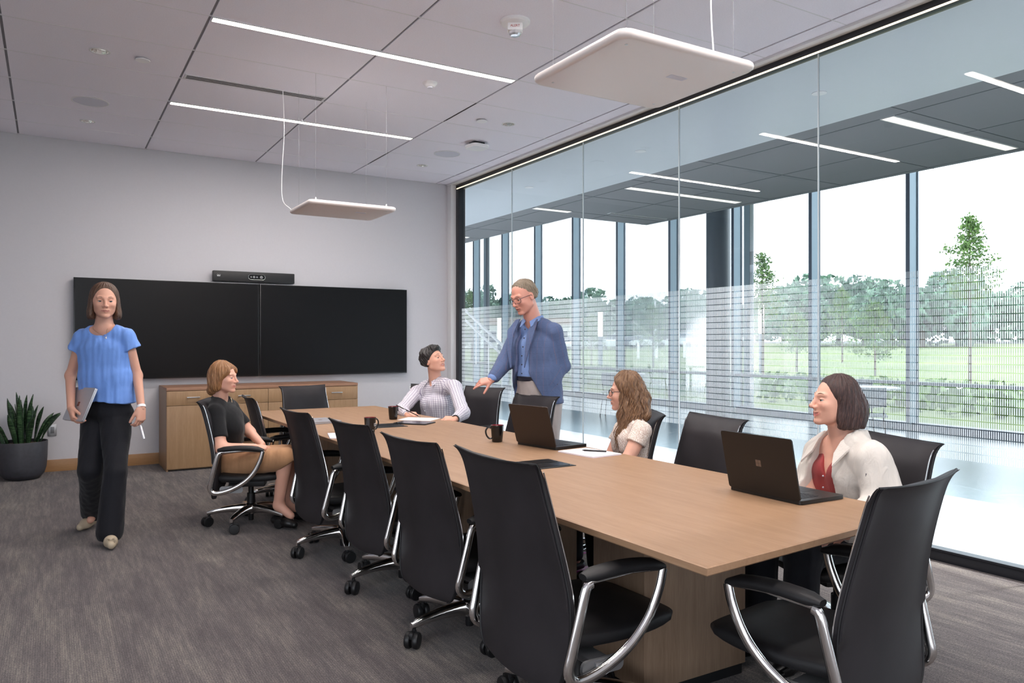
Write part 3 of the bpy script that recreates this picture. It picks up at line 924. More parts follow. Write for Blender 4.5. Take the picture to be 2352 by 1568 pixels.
m = MB(); m.prism(rrect(0.19, 0.27, 0.012, 4), 0.001, 0.009); m.build('body', M['black_plastic'], tr)
m = MB(); m.prism(rrect(0.178, 0.258, 0.006, 4), 0.009, 0.0096); m.build('glass', M['gloss_black'], tr)
def pen(p0, p1, rad, mat, label, clip=True):
    p0, p1 = Vector(p0), Vector(p1)
    r = empty('pen', p0, 0, label, 'pen')
    d = p1 - p0
    MB().tube([(0, 0, 0), d * 0.08, d * 0.1, d * 0.98, d], [rad * 0.25, rad * 0.8, rad, rad, rad * 0.7], 10).build('barrel', mat, r)
    MB().tube([d * 0.68 + Vector((0, 0, rad * 1.2)), d * 0.98 + Vector((0, 0, rad * 1.2))], rad * 0.25, 6).build('clip', M['satin'], r)
    return r
pen((2.535, 3.44, TZ + 0.0125), (2.62, 3.33, TZ + 0.0125), 0.0045, M['gloss_black'], 'black pen lying on the white writing pad beside the curly haired woman')

tag(MB().box((0, 0, 0.012), (0.24, 0.32, 0.024), bev=0.003).build('folder', simple('magenta_cover', srgb(176, 30, 140), 0.5), loc=(2.72, 3.50, 0.0)), 'magenta folder lying on the carpet under the table beside the near pedestal', 'folder')
# ------------------------------------------------------------------ plant
M['pot'] = simple('pot_charcoal', srgb(66, 66, 72), 0.55, nscale=30, namp=0.12, bump=0.1)
M['soil'] = simple('soil', srgb(92, 76, 62), 0.95, nscale=80, namp=0.4, bump=0.6)
t = NT('snake_leaf')
v = t.noise(t.coord('Object', (6, 6, 46)), 1.6, 3, 0.6, 1.6)
t.set(t.ramp(v, [(0.38, srgb(22, 44, 26)), (0.5, srgb(34, 62, 36)), (0.62, srgb(78, 104, 70))]), 0.3)
M['leaf'] = t.mat
pl = empty('potted_snake_plant', (-0.235, 9.0, 0), 0, 'potted snake plant in a round charcoal pot on the carpet at the left edge', 'plant')
MB().lathe([(0.10, 0.0), (0.15, 0.012), (0.188, 0.055), (0.206, 0.12), (0.214, 0.22), (0.218, 0.37), (0.216, 0.376), (0.206, 0.374), (0.204, 0.34)], seg=40, cap1=False).build('pot', M['pot'], pl, angle=60)
m = MB(); m.lathe([(0.205, 0.345), (0.10, 0.356), (0.0, 0.36)], seg=32, cap0=False, cap1=False)
m.build('soil', M['soil'], pl)
random.seed(11)
def leafblade(bx, by, az, lean, L, w, bend, tw):
    m = MB(); rr = []
    for i in range(15):
        t = i / 14
        a = lean + bend * t
        rad = L * t
        # integrate direction
        rr.append((t, a))
    p = Vector((bx, by, 0.345)); dirs = []
    pts = [p.copy()]
    for i in range(14):
        a = lean + bend * (i / 14) ** 1.5
        d = Vector((math.sin(a) * math.cos(az), math.sin(a) * math.sin(az), math.cos(a)))
        p = p + d * (L / 14); pts.append(p.copy()); dirs.append(d)
    dirs.append(dirs[-1])
    rings = []
    for i, q in enumerate(pts):
        t = i / 14
        ww = w * (0.62 + 0.75 * t - 0.2 * t * t) * (1 - max(0, (t - 0.55) / 0.45) ** 2.0 * 0.98)
        side = Vector((-math.sin(az + tw + 0.9 * t), math.cos(az + tw + 0.9 * t), 0))
        side = (side - dirs[i] * side.dot(dirs[i])).normalized()
        nrm = dirs[i].cross(side)
        ring = []
        for u in (-1, -0.6, 0, 0.6, 1):
            ring.append(q + side * (u * ww) + nrm * (0.35 * ww * (u * u) + 0.0025))
        for u in (0.6, 0, -0.6):
            ring.append(q + side * (u * ww) + nrm * (0.35 * ww * (u * u) - 0.0025))
        rings.append(ring)
    m.loft(rings)
    return m
for k in range(26):
    az = random.uniform(0, 2 * PI) if k > 9 else 2 * PI * k / 10
    rr = random.uniform(0.02, 0.13) if k > 9 else 0.15
    lean = rr * random.uniform(2.0, 3.6) + (0.25 if k < 10 else 0)
    L = random.uniform(0.30, 0.50) * (0.82 if k < 10 else 1.05)
    leafblade(rr * math.cos(az), rr * math.sin(az), az, lean * 0.6, L, random.uniform(0.024, 0.032), lean * 0.7, random.uniform(-1.5, 1.5)).build('leaf', M['leaf'], pl, angle=180)

# wall outlet
ol = empty('wall_outlet', (0.02, 9.352, 0.435), 0, 'grey steel wall outlet plate on the white wall beside the plant', 'outlet')
m = MB(); m.box((0, 0, 0), (0.078, 0.008, 0.12), bev=0.003); m.build('plate', M['satin'], ol)
m = MB(); m.box((0, -0.004, 0.0), (0.034, 0.006, 0.068), bev=0.002); m.build('receptacle', M['grey_cast'], ol)

# ------------------------------------------------------------------ ceiling lights and devices
M['led_soft'] = emit('led_lobby', (1.0, 0.86, 0.70, 1), 0.62)
def line_light(x0, x1, y, z, w, label, strength=None, power=22, mat=None):
    r = empty('ceiling_light', ((x0 + x1) / 2, y, z), 0, label, 'light', 'recessed linear ceiling lights')
    L = x1 - x0
    m = MB()
    for s in (-1, 1): m.box((0, s * (w / 2 + 0.006), 0.002), (L, 0.010, 0.012))
    for s in (-1, 1): m.box((s * (L / 2 - 0.003), 0, 0.002), (0.006, w, 0.012))
    m.build('light_frame', M['white_trim'], r)
    MB().box((0, 0, 0.001), (L - 0.012, w, 0.006)).build('diffuser', mat or M['led'], r)
    if power:
        area_light('lamp_light', ((x0 + x1) / 2, y, z - 0.012), (0, 0, 0), L, w, power, (1.0, 0.94, 0.91))
line_light(0.916, 3.26, 5.365, CZ - 0.004, 0.062, 'long thin warm linear light in the ceiling nearest the camera')
line_light(0.916, 3.26, 7.43, CZ - 0.004, 0.062, 'long thin warm linear light in the ceiling above the far table end')
line_light(0.916, 3.26, 3.31, CZ - 0.004, 0.062, 'long thin linear light in the ceiling just above the top of the photo')
line_light(0.916, 3.26, 1.25, CZ - 0.004, 0.062, 'long thin linear light in the ceiling above the camera')
line_light(0.916, 3.26, -0.85, CZ - 0.004, 0.062, 'long thin linear light in the ceiling behind the camera')
for (x0, x1, y, lbl, on) in ((6.88, 9.20, 4.42, 'wide warm linear light in the lobby ceiling at the far right, nearest the camera', 1),
                             (6.90, 9.10, 8.29, 'linear light in the lobby ceiling above the dark round column', 1),
                             (6.42, 7.36, 10.32, 'short linear light in the lobby ceiling above the standing man', 1),
                             (6.42, 7.36, 13.9, 'farthest linear light in the lobby ceiling beside the black window frame', 1)):
    line_light(max(x0, 6.66), x1, y, 3.512, 0.12, lbl, power=0, mat=M['led_soft'])
M['slot'] = simple('slot_dark', srgb(40, 41, 45), 0.7)
def diffuser(x0, x1, y, z, w, label):
    r = empty('air_diffuser', ((x0 + x1) / 2, y, z), 0, label, 'vent')
    L = x1 - x0
    m = MB(); m.box((0, 0, 0.004), (L, w, 0.008)); m.build('frame', M['white_trim'], r)
    for s in (-0.27, 0.0, 0.27):
        MB().box((0, s * w, -0.0005), (L - 0.03, w * 0.13, 0.002)).build('slot', M['slot'], r)
diffuser(0.925, 2.07, 6.63, CZ - 0.006, 0.11, 'slotted white air diffuser in the ceiling between the two linear lights')
diffuser(8.0, 9.25, 10.1, 3.512, 0.11, 'slotted air diffuser in the lobby ceiling near its corner')
M['reflector'] = simple('reflector', (0.9, 0.86, 0.82, 1), 0.12, 1.0)
M['bulb'] = emit('bulb', (1, 0.93, 0.84, 1), 2.5)
for i, (x, y, rad) in enumerate(DOWN):
    lb = ['round recessed downlight at the upper left of the ceiling beside a small cover disc', 'round recessed downlight at the left beyond the ceiling speaker', 'round recessed downlight at the right near the glass wall', 'farthest round recessed downlight above the right end of the ceiling'][i]
    r = empty('downlight', (x, y, CZ), 0, lb, 'light', 'round recessed downlights')
    MB().lathe([(rad + 0.010, 0.0), (rad + 0.010, -0.003), (rad - 0.002, -0.004), (rad - 0.003, 0.01)], seg=32, cap0=False, cap1=False).build('trim_ring', M['white_trim'], r)
    m = MB(); rings = []
    for (q, z) in ((1.0, 0.0), (0.92, 0.03), (0.72, 0.065), (0.4, 0.09)):
        rings.append([((rad - 0.003) * q * (1 + 0.03 * (k % 2)) * math.cos(2 * PI * k / 24), (rad - 0.003) * q * (1 + 0.03 * (k % 2)) * math.sin(2 * PI * k / 24), z) for k in range(24)])
    m.loft(rings, cap0=False, cap1=False); m.build('reflector_bowl', M['reflector'], r, smooth=False)
    MB().lathe([(rad * 0.42, 0.088), (0.0, 0.088)], seg=16, cap0=False, cap1=False).build('bulb', M['bulb'], r)
M['grille'] = simple('speaker_grille', srgb(216, 216, 226), 0.8)
for (x, y, lb) in ((0.306, 7.774, 'large round ceiling speaker grille at the left'), (3.866, 7.822, 'large round ceiling speaker grille at the right near the wall corner')):
    r = empty('ceiling_speaker', (x, y, CZ), 0, lb, 'speaker', 'round ceiling speakers')
    MB().lathe([(0.150, 0.0), (0.150, -0.004), (0.140, -0.006), (0.138, -0.003)], seg=48, cap0=False, cap1=False).build('rim', M['white_trim'], r)
    MB().lathe([(0.139, -0.002), (0.139, -0.004), (0.0, -0.005)], seg=48, cap0=False, cap1=False).build('grille', M['grille'], r)
for (x, y, z, lb) in ((0.60, 6.39, CZ, 'small flat white cover disc on the ceiling beside the upper left downlight'), (3.565, 6.457, CZ, 'small flat white cover disc on the ceiling beside the right downlight')):
    tag(MB().lathe([(0.02, 0.0), (0.02, -0.012), (0.050, -0.012), (0.052, -0.015), (0.050, -0.019)], seg=32).build('sprinkler_cover', M['white_plastic'], loc=(x, y, z)), lb, 'sprinkler', 'flat sprinkler covers')
# fire alarm with strobe
r = empty('fire_alarm', (2.66, 4.36, CZ), 0, 'white round ceiling fire alarm with a clear strobe and red lettering', 'alarm')
MB().lathe([(0.10, 0), (0.10, -0.012), (0.092, -0.022), (0.05, -0.026)], seg=40, cap0=False).build('base', M['white_plastic'], r)
RZ = Matrix.Rotation(-YAW, 3, 'Z')
m = MB(); m.box((0, 0, -0.048), (0.10, 0.075, 0.05), M=RZ, bev=0.008); hs = m.build('housing', M['white_plastic'], r)
M['strobe'] = simple('strobe_lens', (0.85, 0.87, 0.9, 1), 0.08, 0.6)
MB().lathe([(0.042, 0), (0.040, -0.018), (0.03, -0.028), (0.0, -0.03)], (0, 0, -0.072), 12, cap0=False, cap1=False).build('strobe_lens', M['strobe'], r, smooth=False)
M['red_print'] = simple('red_print', srgb(190, 40, 40), 0.5)
v = RZ @ Vector((0, -0.0385, -0.046))
text_obj('lettering', 'ALERT', 0.022, M['red_print'], r, v, (PI / 2, 0, -YAW), 0.0004)
r = empty('occupancy_sensor', (2.69, 5.76, CZ), 0, 'small white dome sensor on the ceiling beside the nearer linear light', 'sensor')
MB().lathe([(0.060, 0), (0.058, -0.010), (0.044, -0.028), (0.03, -0.036)], seg=32, cap0=False).build('base', M['white_plastic'], r)
MB().lathe([(0.026, -0.034), (0.022, -0.044), (0.0, -0.048)], seg=20, cap0=False, cap1=False).build('lens', M['grille'], r)
r = empty('wireless_access_point', (3.93, 7.23, CZ), 0.1, 'square white wireless access point with rounded corners hanging just under the ceiling', 'access point')
m = MB(); m.prism(rrect(0.22, 0.22, 0.06, 6), -0.052, -0.030); m.prism(rrect(0.205, 0.205, 0.055, 6), -0.062, -0.052); m.build('housing', M['white_plastic'], r, angle=50)
MB().box((0, 0, -0.015), (0.12, 0.12, 0.03)).build('bracket', M['slot'], r)

# ------------------------------------------------------------------ hanging ceiling microphone panels
M['panel_white'] = simple('panel_white', srgb(232, 222, 218), 0.28)
def panel(x, y, w, l, z, label, cord):
    r = empty('hanging_panel', (x, y, z), 0, label, 'panel', 'white square panels hanging from the ceiling')
    m = MB(); rings = []
    for (s, zz) in ((-0.022, 0.0), (-0.010, 0.001), (-0.002, 0.008), (0.0, 0.018), (-0.002, 0.028), (-0.008, 0.034), (-0.03, 0.036)):
        rings.append([(px, py, zz) for px, py in rrect(w + 2 * s, l + 2 * s, 0.045, 6)])
    m.loft(rings); b = m.build('body', M['panel_white'], r, angle=180)
    for sx in (-1, 1):
        for sy in (-1, 1):
            cx, cy = sx * (w / 2 - 0.07), sy * (l / 2 - 0.07)
            c = MB(); c.tube([(cx, cy, 0.05), (cx, cy, CZ - z)], 0.0007, 5); cb = c.build('suspension_cable', M['grey_cast'], r)
            MB().lathe([(0.010, 0.035), (0.008, 0.05), (0.003, 0.062)], (cx, cy, 0), 12).build('cable_grip', M['satin'], cb)
            MB().lathe([(0.006, 0.001), (0.006, -0.001), (0, -0.0015)], (cx, cy, 0), 12, cap0=False, cap1=False).build('screw', M['satin'], b)
    MB().tube(catmull(cord, 8), 0.0032, 6).build('power_cord', M['white_plastic'], r)
    MB().box((w * 0.18, -l * 0.12, -0.0006), (0.09, 0.035, 0.0012)).build('sensor_window', M['grille'], b)
panel(2.10, 2.435, 0.70, 0.62, 2.45, 'large near white square panel hanging on thin wires under the ceiling', [(0.22, -0.16, 1.05), (0.24, -0.165, 0.7), (0.225, -0.17, 0.3), (0.235, -0.18, 0.036)])
panel(2.115, 6.27, 0.74, 0.62, 2.45, 'small far white square panel hanging on thin wires with a white cord at its left', [(-0.42, 0.30, 1.045), (-0.41, 0.30, 0.7), (-0.425, 0.31, 0.35), (-0.42, 0.31, 0.12), (-0.36, 0.27, 0.036)])
# ------------------------------------------------------------------ lobby furniture
M['white_top'] = simple('white_laminate', srgb(235, 238, 240), 0.3)
M['wire'] = simple('dark_wire', srgb(50, 54, 60), 0.4, 0.4)
M['seat_grey'] = simple('seat_grey', srgb(120, 130, 138), 0.6)
def cafe_table(x, y, r0, label):
    r = empty('cafe_table', (x, y, 0), 0, label, 'table', 'white round tables in the lobby')
    MB().lathe([(r0 - .01, 0.735), (r0, 0.742), (r0, 0.755), (r0 - .01, 0.76)], seg=32).build('tabletop', M['white_top'], r)
    MB().lathe([(0.03, 0.02), (0.028, 0.735)], seg=14).build('stem', M['satin'], r)
    MB().lathe([(0.26, 0.0), (0.26, 0.008), (0.05, 0.025)], seg=28).build('foot', M['satin'], r)
def cafe_chair_():
    r = empty('cafe_chair')
    m = MB(); rr = []
    m.box((0, 0, 0.445), (0.42, 0.42, 0.02), bev=0.008); m.build('seat', M['seat_grey'], r)
    m = MB()
    rings = []
    for i in range(7):
        z = 0.56 + 0.24 * i / 6
        rings.append([(-0.21 - 0.05 * i / 6 + 0.05 * (u * u), 0.2 * u, z) for u in np.linspace(-1, 1, 9)] + [(-0.222 - 0.05 * i / 6 + 0.05 * (u * u), 0.2 * u, z) for u in np.linspace(1, -1, 9)])
    m.loft(rings); m.build('backrest', M['seat_grey'], r)
    for sx in (-1, 1):
        for sy in (-1, 1):
            MB().tube([(sx * 0.17, sy * 0.17, 0.44), (sx * 0.23, sy * 0.22, 0.0)], 0.009, 6).build('leg', M['wire'], r)
    for sy in (-1, 1):
        MB().tube([(-0.18, sy * 0.16, 0.44), (-0.23, sy * 0.18, 0.60)], 0.008, 6).build('back_post', M['wire'], r)
    return r
cafe_table(9.55, 11.6, 0.42, 'white round lobby table just above the curly haired woman')
cafe_table(9.45, 14.2, 0.42, 'white round lobby table just right of the standing man\'s pocket')
cafe_table(9.35, 6.3, 0.42, 'white round lobby table behind the white-jacketed woman, beyond the glass')
cc = cafe_chair_()
first = True
for (x, y, a, lb) in ((9.0, 11.2, 40, 'grey lobby chair left of the table above the curly haired woman'), (10.1, 12.1, 215, 'grey lobby chair behind the table above the curly haired woman'),
                      (9.0, 13.8, 30, 'grey lobby chair near the table right of the standing man'), (10.0, 14.8, 220, 'far grey lobby chair beyond the table right of the standing man'),
                      (8.8, 5.9, 35, 'grey lobby chair in front of the table behind the white-jacketed woman'), (9.9, 6.8, 215, 'grey lobby chair beyond the table behind the white-jacketed woman')):
    c = cc if first else copy_tree(cc)
    first = False
    c.location = (x, y, 0); c.rotation_euler = (0, 0, math.radians(a))
    tag(c, lb, 'chair', 'grey metal legged chairs in the lobby')
# stair rail descending in the far part of the lobby
r = empty('stair_rail', (9.2, 19.0, 0), 0, 'slanted white stair railing in the lobby at the far left of the glass wall', 'railing')
a0, a1 = at(1040, 686, 20.0), at(1185, 822, 17.6)
b0, b1 = at(1040, 708, 20.0), at(1185, 845, 17.6)
o_ = np.array([9.2, 19.0, 0])
MB().tube([a0 - o_, a1 - o_], 0.035, 8).build('handrail', M['white_top'], r)
MB().tube([b0 - o_, b1 - o_], 0.03, 8).build('lower_rail', M['white_top'], r)
for k in range(6):
    q = a0 * (1 - k / 5) + a1 * k / 5 - o_
    MB().tube([q, (q[0], q[1], max(0.0, q[2] - 1.1))], 0.015, 6).build('baluster', M['satin'], r)

# ------------------------------------------------------------------ outdoors
def ground_z(x):
    t = max(0.0, min(1.0, (x - 22) / 70.0))
    return -0.05 + 1.55 * t ** 1.1
t = NT('meadow')
v1 = t.noise(t.coord('Object', (1, 1, 1)), 0.12, 5, 0.6)
v2 = t.noise(t.coord('Object', (1, 1, 1)), 3.0, 4, 0.7)
f = t.math('ADD', t.math('MULTIPLY', v1, 0.6), t.math('MULTIPLY', v2, 0.4))
t.set(t.ramp(f, [(0.35, srgb(98, 112, 78)), (0.5, srgb(118, 132, 88)), (0.65, srgb(146, 152, 108))]), 0.95, spec=0.1)
M['meadow'] = t.mat
M['planting'] = simple('planting_bed', srgb(112, 128, 92), 0.95, nscale=2.5, namp=0.25)
M['paving'] = simple('paving', srgb(178, 182, 184), 0.8, nscale=0.8, namp=0.06)
M['asphalt'] = simple('asphalt', srgb(120, 122, 124), 0.9, nscale=0.5, namp=0.08)
gx = [WX + 0.2, 14, 18, 22, 26, 30, 36, 42, 50, 60, 75, 92, 120, 170, 320]
def strip(name, xs, mat, y0=-160, y1=330, dz=0.0):
    m = MB(); vs = []; fs = []
    ys = np.linspace(y0, y1, 12)
    for x in xs:
        for y in ys: vs.append((x, y, ground_z(x) + dz))
    n = len(ys)
    for i in range(len(xs) - 1):
        for j in range(n - 1):
            fs.append((i * n + j, (i + 1) * n + j, (i + 1) * n + j + 1, i * n + j + 1))
    m.add(vs, fs)
    return structure(m.build(name, mat, angle=180))
strip('ground_meadow', gx, M['meadow'])
strip('ground_paving', [WX + 0.2, 13.0], M['paving'], -6, 26, 0.012)
strip('ground_path', [22, 25], M['paving'], -60, 120, 0.02)
strip('ground_parking', [82, 92, 108], M['asphalt'], -30, 200, 0.03)

t = NT('leaves_light'); at_ = t.node('ShaderNodeTexCoord')
v = t.noise(t.coord('Object'), 2.2, 3)
t.set(t.ramp(v, [(0.3, srgb(78, 110, 58)), (0.7, srgb(122, 146, 86))]), 0.7, spec=0.2)
M['leaf_light'] = t.mat
t = NT('leaves_dark')  # pale bluish green of the far belt: haze put into the leaf colour
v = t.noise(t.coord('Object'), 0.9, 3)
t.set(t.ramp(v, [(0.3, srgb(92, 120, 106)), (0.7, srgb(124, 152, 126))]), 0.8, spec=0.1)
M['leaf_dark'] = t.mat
M['bark'] = simple('bark', srgb(96, 84, 74), 0.9, nscale=8, namp=0.2)
rng = np.random.default_rng(5)
def leaf_quads(C, size, nz=0.6):
    """C: (N,3) centres -> MB with N small pointed leaves"""
    m = MB(); N = len(C)
    a = rng.normal(size=(N, 3)); a /= np.linalg.norm(a, axis=1)[:, None]
    b = rng.normal(size=(N, 3)); b -= a * (a * b).sum(1)[:, None]; b /= np.linalg.norm(b, axis=1)[:, None]
    s = size * rng.uniform(0.6, 1.3, N)[:, None]
    V = np.stack([C - a * s, C + b * s * 0.55, C + a * s, C - b * s * 0.55], 1).reshape(-1, 3)
    m.v = [tuple(p) for p in V.tolist()]
    m.f = [(4 * i, 4 * i + 1, 4 * i + 2, 4 * i + 3) for i in range(N)]
    m.m = [0] * N
    return m
def young_tree(x, y, H, crown_w, z_crown, n, label, group='young trees outside the facade', leaf=0.058):
    z0 = ground_z(x)
    r = empty('young_tree', (x, y, z0), 0, label, 'tree', group)
    MB().tube([(0, 0, 0), (0.02, 0.01, H * 0.3), (-0.02, 0, H * 0.6), (0.0, 0.0, H * 0.96)], [0.05, 0.04, 0.028, 0.008], 8).build('trunk', M['bark'], r)
    br = MB(); pts = []
    nb = 26
    for k in range(nb):
        t = (k + 0.5) / nb
        z = z_crown + (H - z_crown) * t * 0.93
        L = crown_w / 2 * (1.02 - 0.93 * t ** 1.15) * rng.uniform(0.72, 1.15) * (0.55 + 0.45 * min(1, t * 6))
        az = k * 2.4 + rng.uniform(-0.4, 0.4)
        d = np.array([math.cos(az), math.sin(az), 0.45])
        p0 = np.array([0, 0, z]); p1 = p0 + d * L
        br.tube([p0, (p0 + p1) / 2 + np.array([0, 0, -0.03]), p1], [0.014, 0.009, 0.003], 5)
        c = p0 + (p1 - p0) * (0.25 + 0.8 * rng.random((n // nb, 1)))
        pts.append(c + rng.normal(size=c.shape) * np.array([0.13, 0.13, 0.11]) * (0.6 + L * 0.35))
    br.build('branches', M['bark'], r)
    leaf_quads(np.concatenate(pts), leaf).build('crown', M['leaf_light'], r, smooth=False, fix=False)
    return r
def place(px, d):
    p = at(px, 787, d); return p[0], p[1]
for (px, d, top, w, zc, n, lb) in ((2228, 25, 487, 2.2, 2.6, 2600, 'young green tree with a pointed crown outside at the far right'),
                                  (1752, 27, 576, 1.5, 2.2, 1500, 'young tree partly hidden by the slim column outside'),
                                  (1500, 40, 700, 2.4, 1.0, 1600, 'light green young tree outside above the curly haired woman'),
                                  (1358, 45, 722, 2.4, 1.0, 1400, 'light green young tree beside the lit pole right of the blazer'),
                                  (1083, 38, 660, 1.9, 1.0, 1500, 'thin young tree outside at the far left end of the glass'),
                                  (1640, 38, 700, 2.4, 1.0, 1500, 'young tree outside just left of the dark round column'),
                                  (1830, 34, 720, 2.4, 0.8, 1800, 'young tree outside behind the printed film, left of the woman in white'),
                                  (2010, 30, 690, 2.6, 0.6, 2200, 'wide young tree outside above the head of the woman in white'),
                                  (1935, 42, 655, 3.2, 0.8, 2200, 'tall rounded young tree outside, between two window frames at the right')):
    x, y = place(px, d)
    H = 1.35 + (787 - top) * d / 1755 - ground_z(x)
    young_tree(x, y, H, w, zc, n, lb)
# far tree belt
def belt_crown(seed):
    g = np.random.default_rng(seed); P = []
    for k in range(20):
        c = g.normal(size=3) * np.array([1.5, 2.1, 1.5]); c[2] = abs(c[2]) * 1.1 + (3.4 if k % 2 else 1.5)
        q = g.normal(size=(120, 3)); q /= np.linalg.norm(q, axis=1)[:, None]
        P.append(c + q * g.uniform(1.1, 2.0) * np.array([1, 1, .85]))
    return np.concatenate(P)
protos = []
for s in range(3):
    r = empty('broadleaf_tree')
    MB().tube([(0, 0, 0), (0.1, 0, 2.0), (0, 0.1, 4.5)], [0.28, 0.2, 0.1], 8).build('trunk', M['bark'], r)
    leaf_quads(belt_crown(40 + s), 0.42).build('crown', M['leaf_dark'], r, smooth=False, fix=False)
    protos.append(r)
used = [False] * 3
k = 0
px = 1075
names = ['just beyond the far left end of the glass', 'behind the low building', 'between the building and the standing man', 'right of the standing man\'s back', 'behind the lit pole', 'behind the first parked cars', 'left of the curly haired woman', 'straight above the curly haired woman', 'behind the middle row of cars', 'just left of the dark round column', 'between the two lobby columns', 'right of the slim column', 'beyond the reflection of the man', 'left of the woman in white', 'above the forehead of the woman in white', 'right above the woman in white', 'between the last window frames', 'below the pointed young tree', 'right of the pointed young tree', 'at the far right edge', 'beyond the right edge of the frame']
for px in (1085, 1160, 1225, 1290, 1345, 1405, 1455, 1515, 1560, 1610, 1665, 1740, 1800, 1860, 1925, 1985, 2050, 2120, 2200, 2280, 2350):
    d = 118 + 14 * math.sin(k * 2.3)
    if px < 1350: d = 150 + 10 * math.sin(k)
    if px > 1840: d = 78 + 8 * math.sin(k)
    x, y = place(px, d)
    s = k % 3
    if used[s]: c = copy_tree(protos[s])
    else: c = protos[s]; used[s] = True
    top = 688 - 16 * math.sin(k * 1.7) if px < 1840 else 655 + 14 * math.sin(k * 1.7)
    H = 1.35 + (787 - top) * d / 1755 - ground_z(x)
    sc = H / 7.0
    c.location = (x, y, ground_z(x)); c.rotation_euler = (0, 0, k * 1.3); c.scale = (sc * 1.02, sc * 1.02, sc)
    tag(c, 'dark green distant tree ' + names[k], 'tree', 'distant trees beyond the car park')
    k += 1
# hedge of grasses close to the facade
rows = []
for _ in range(9000):
    x = 14.5 + 5.5 * rng.random(); y = rng.uniform(-6, 40)
    rows.append((x, y, ground_z(x) + rng.random() * 0.45))
leaf_quads(np.array(rows), 0.13).build('ornamental_grasses', M['leaf_light'], smooth=False, fix=False)
tag(bpy.data.objects['ornamental_grasses'], 'bed of loose green grasses planted outside along the facade', 'plants', kind='stuff')

# parked cars
def car_mesh(kind):
    """kind 0 saloon, 1 van; x forward, returns body and window side outlines"""
    if kind == 0:
        body = [(-2.2, .32), (-2.25, .75), (-1.75, .92), (-1.15, 1.02), (1.0, .98), (1.9, .86), (2.2, .7), (2.22, .32)]
        cab = [(-1.5, .98), (-0.95, 1.42), (0.25, 1.45), (0.95, 1.0)]
    else:
        body = [(-2.3, .36), (-2.35, .95), (-2.25, 1.12), (1.2, 1.12), (2.0, .98), (2.3, .8), (2.32, .36)]
        cab = [(-2.2, 1.1), (-1.95, 1.72), (0.35, 1.74), (1.15, 1.12)]
    return body, cab
M['car_white'] = simple('car_white', srgb(226, 230, 232), 0.25)
M['car_dark'] = simple('car_dark', srgb(70, 80, 92), 0.25)
M['car_glass'] = simple('car_glass', srgb(60, 72, 84), 0.1)
M['tyre'] = simple('tyre', srgb(34, 34, 36), 0.8)
M['car_lamp'] = simple('car_lamp', srgb(170, 60, 56), 0.3)
XZ = Matrix(((1, 0, 0), (0, 0, 1), (0, 1, 0)))
def make_car(kind, mat):
    r = empty('parked_car')
    body, cab = car_mesh(kind)
    m = MB(); m.prism(body, -0.86, 0.86, M=XZ); m.build('body', mat, r, angle=25)
    zt = cab[1][1]
    m = MB()
    lo = [(cab[0][0], cab[0][1]), (cab[3][0], cab[3][1])]; hi = [cab[1], cab[2]]
    m.add([(lo[0][0], -.8, lo[0][1]), (lo[1][0], -.8, lo[1][1]), (lo[1][0], .8, lo[1][1]), (lo[0][0], .8, lo[0][1]),
           (hi[0][0], -.62, hi[0][1] - .06), (hi[1][0], -.62, hi[1][1] - .06), (hi[1][0], .62, hi[1][1] - .06), (hi[0][0], .62, hi[0][1] - .06)],
          [(0, 1, 5, 4), (1, 2, 6, 5), (2, 3, 7, 6), (3, 0, 4, 7), (4, 5, 6, 7)])
    m.build('windows', M['car_glass'], r, smooth=False)
    MB().box(((hi[0][0] + hi[1][0]) / 2, 0, zt - 0.03), (hi[1][0] - hi[0][0] + 0.1, 1.28, 0.07), bev=0.03).build('roof', mat, r)
    for sx in (-1.4, 1.4):
        for sy in (-0.78, 0.78):
            MB().lathe([(0.2, -0.1), (0.33, -0.1), (0.33, 0.1), (0.2, 0.1)], (sx, sy, 0.33), 18, M=Matrix.Rotation(PI / 2, 3, 'X')).build('wheel', M['tyre'], r)
    for sy in (-0.7, 0.7):
        MB().box((-2.24, sy, 0.85), (0.05, 0.22, 0.2)).build('tail_lamp', M['car_lamp'], r)
    return r
cars = [make_car(1, M['car_white']), make_car(0, M['car_dark']), make_car(0, M['car_white'])]
cu = [False] * 3
for i, (px, d, s, a, lb) in enumerate(((1308, 92, 1, 185, 'dark parked car right of the blazer man\'s shoulder'), (1340, 90, 2, 176, 'white parked saloon between two window frames right of the blazer'), (1403, 86, 0, 60, 'white parked van beside the lit pole'),
                                 (1440, 92, 1, 178, 'dark parked car in the middle of the car park'), (1468, 99, 2, 182, 'white parked saloon beside the dark parked car in the middle'),
                                 (1490, 90, 2, 150, 'white parked saloon under the light green tree'), (1572, 90, 0, 95, 'white parked van right of the light green tree'), (1590, 96, 2, 175, 'white parked saloon just beside the second van'), (1612, 92, 1, 185, 'dark parked car closest to the dark round column'),
                                 (1680, 88, 0, 120, 'white parked van seen between the two lobby columns'))):
    x, y = place(px, d)
    c = copy_tree(cars[s]) if cu[s] else cars[s]
    cu[s] = True
    c.location = (x, y, ground_z(x)); c.rotation_euler = (0, 0, math.radians(a))
    tag(c, lb, 'car', 'cars in the distant car park')
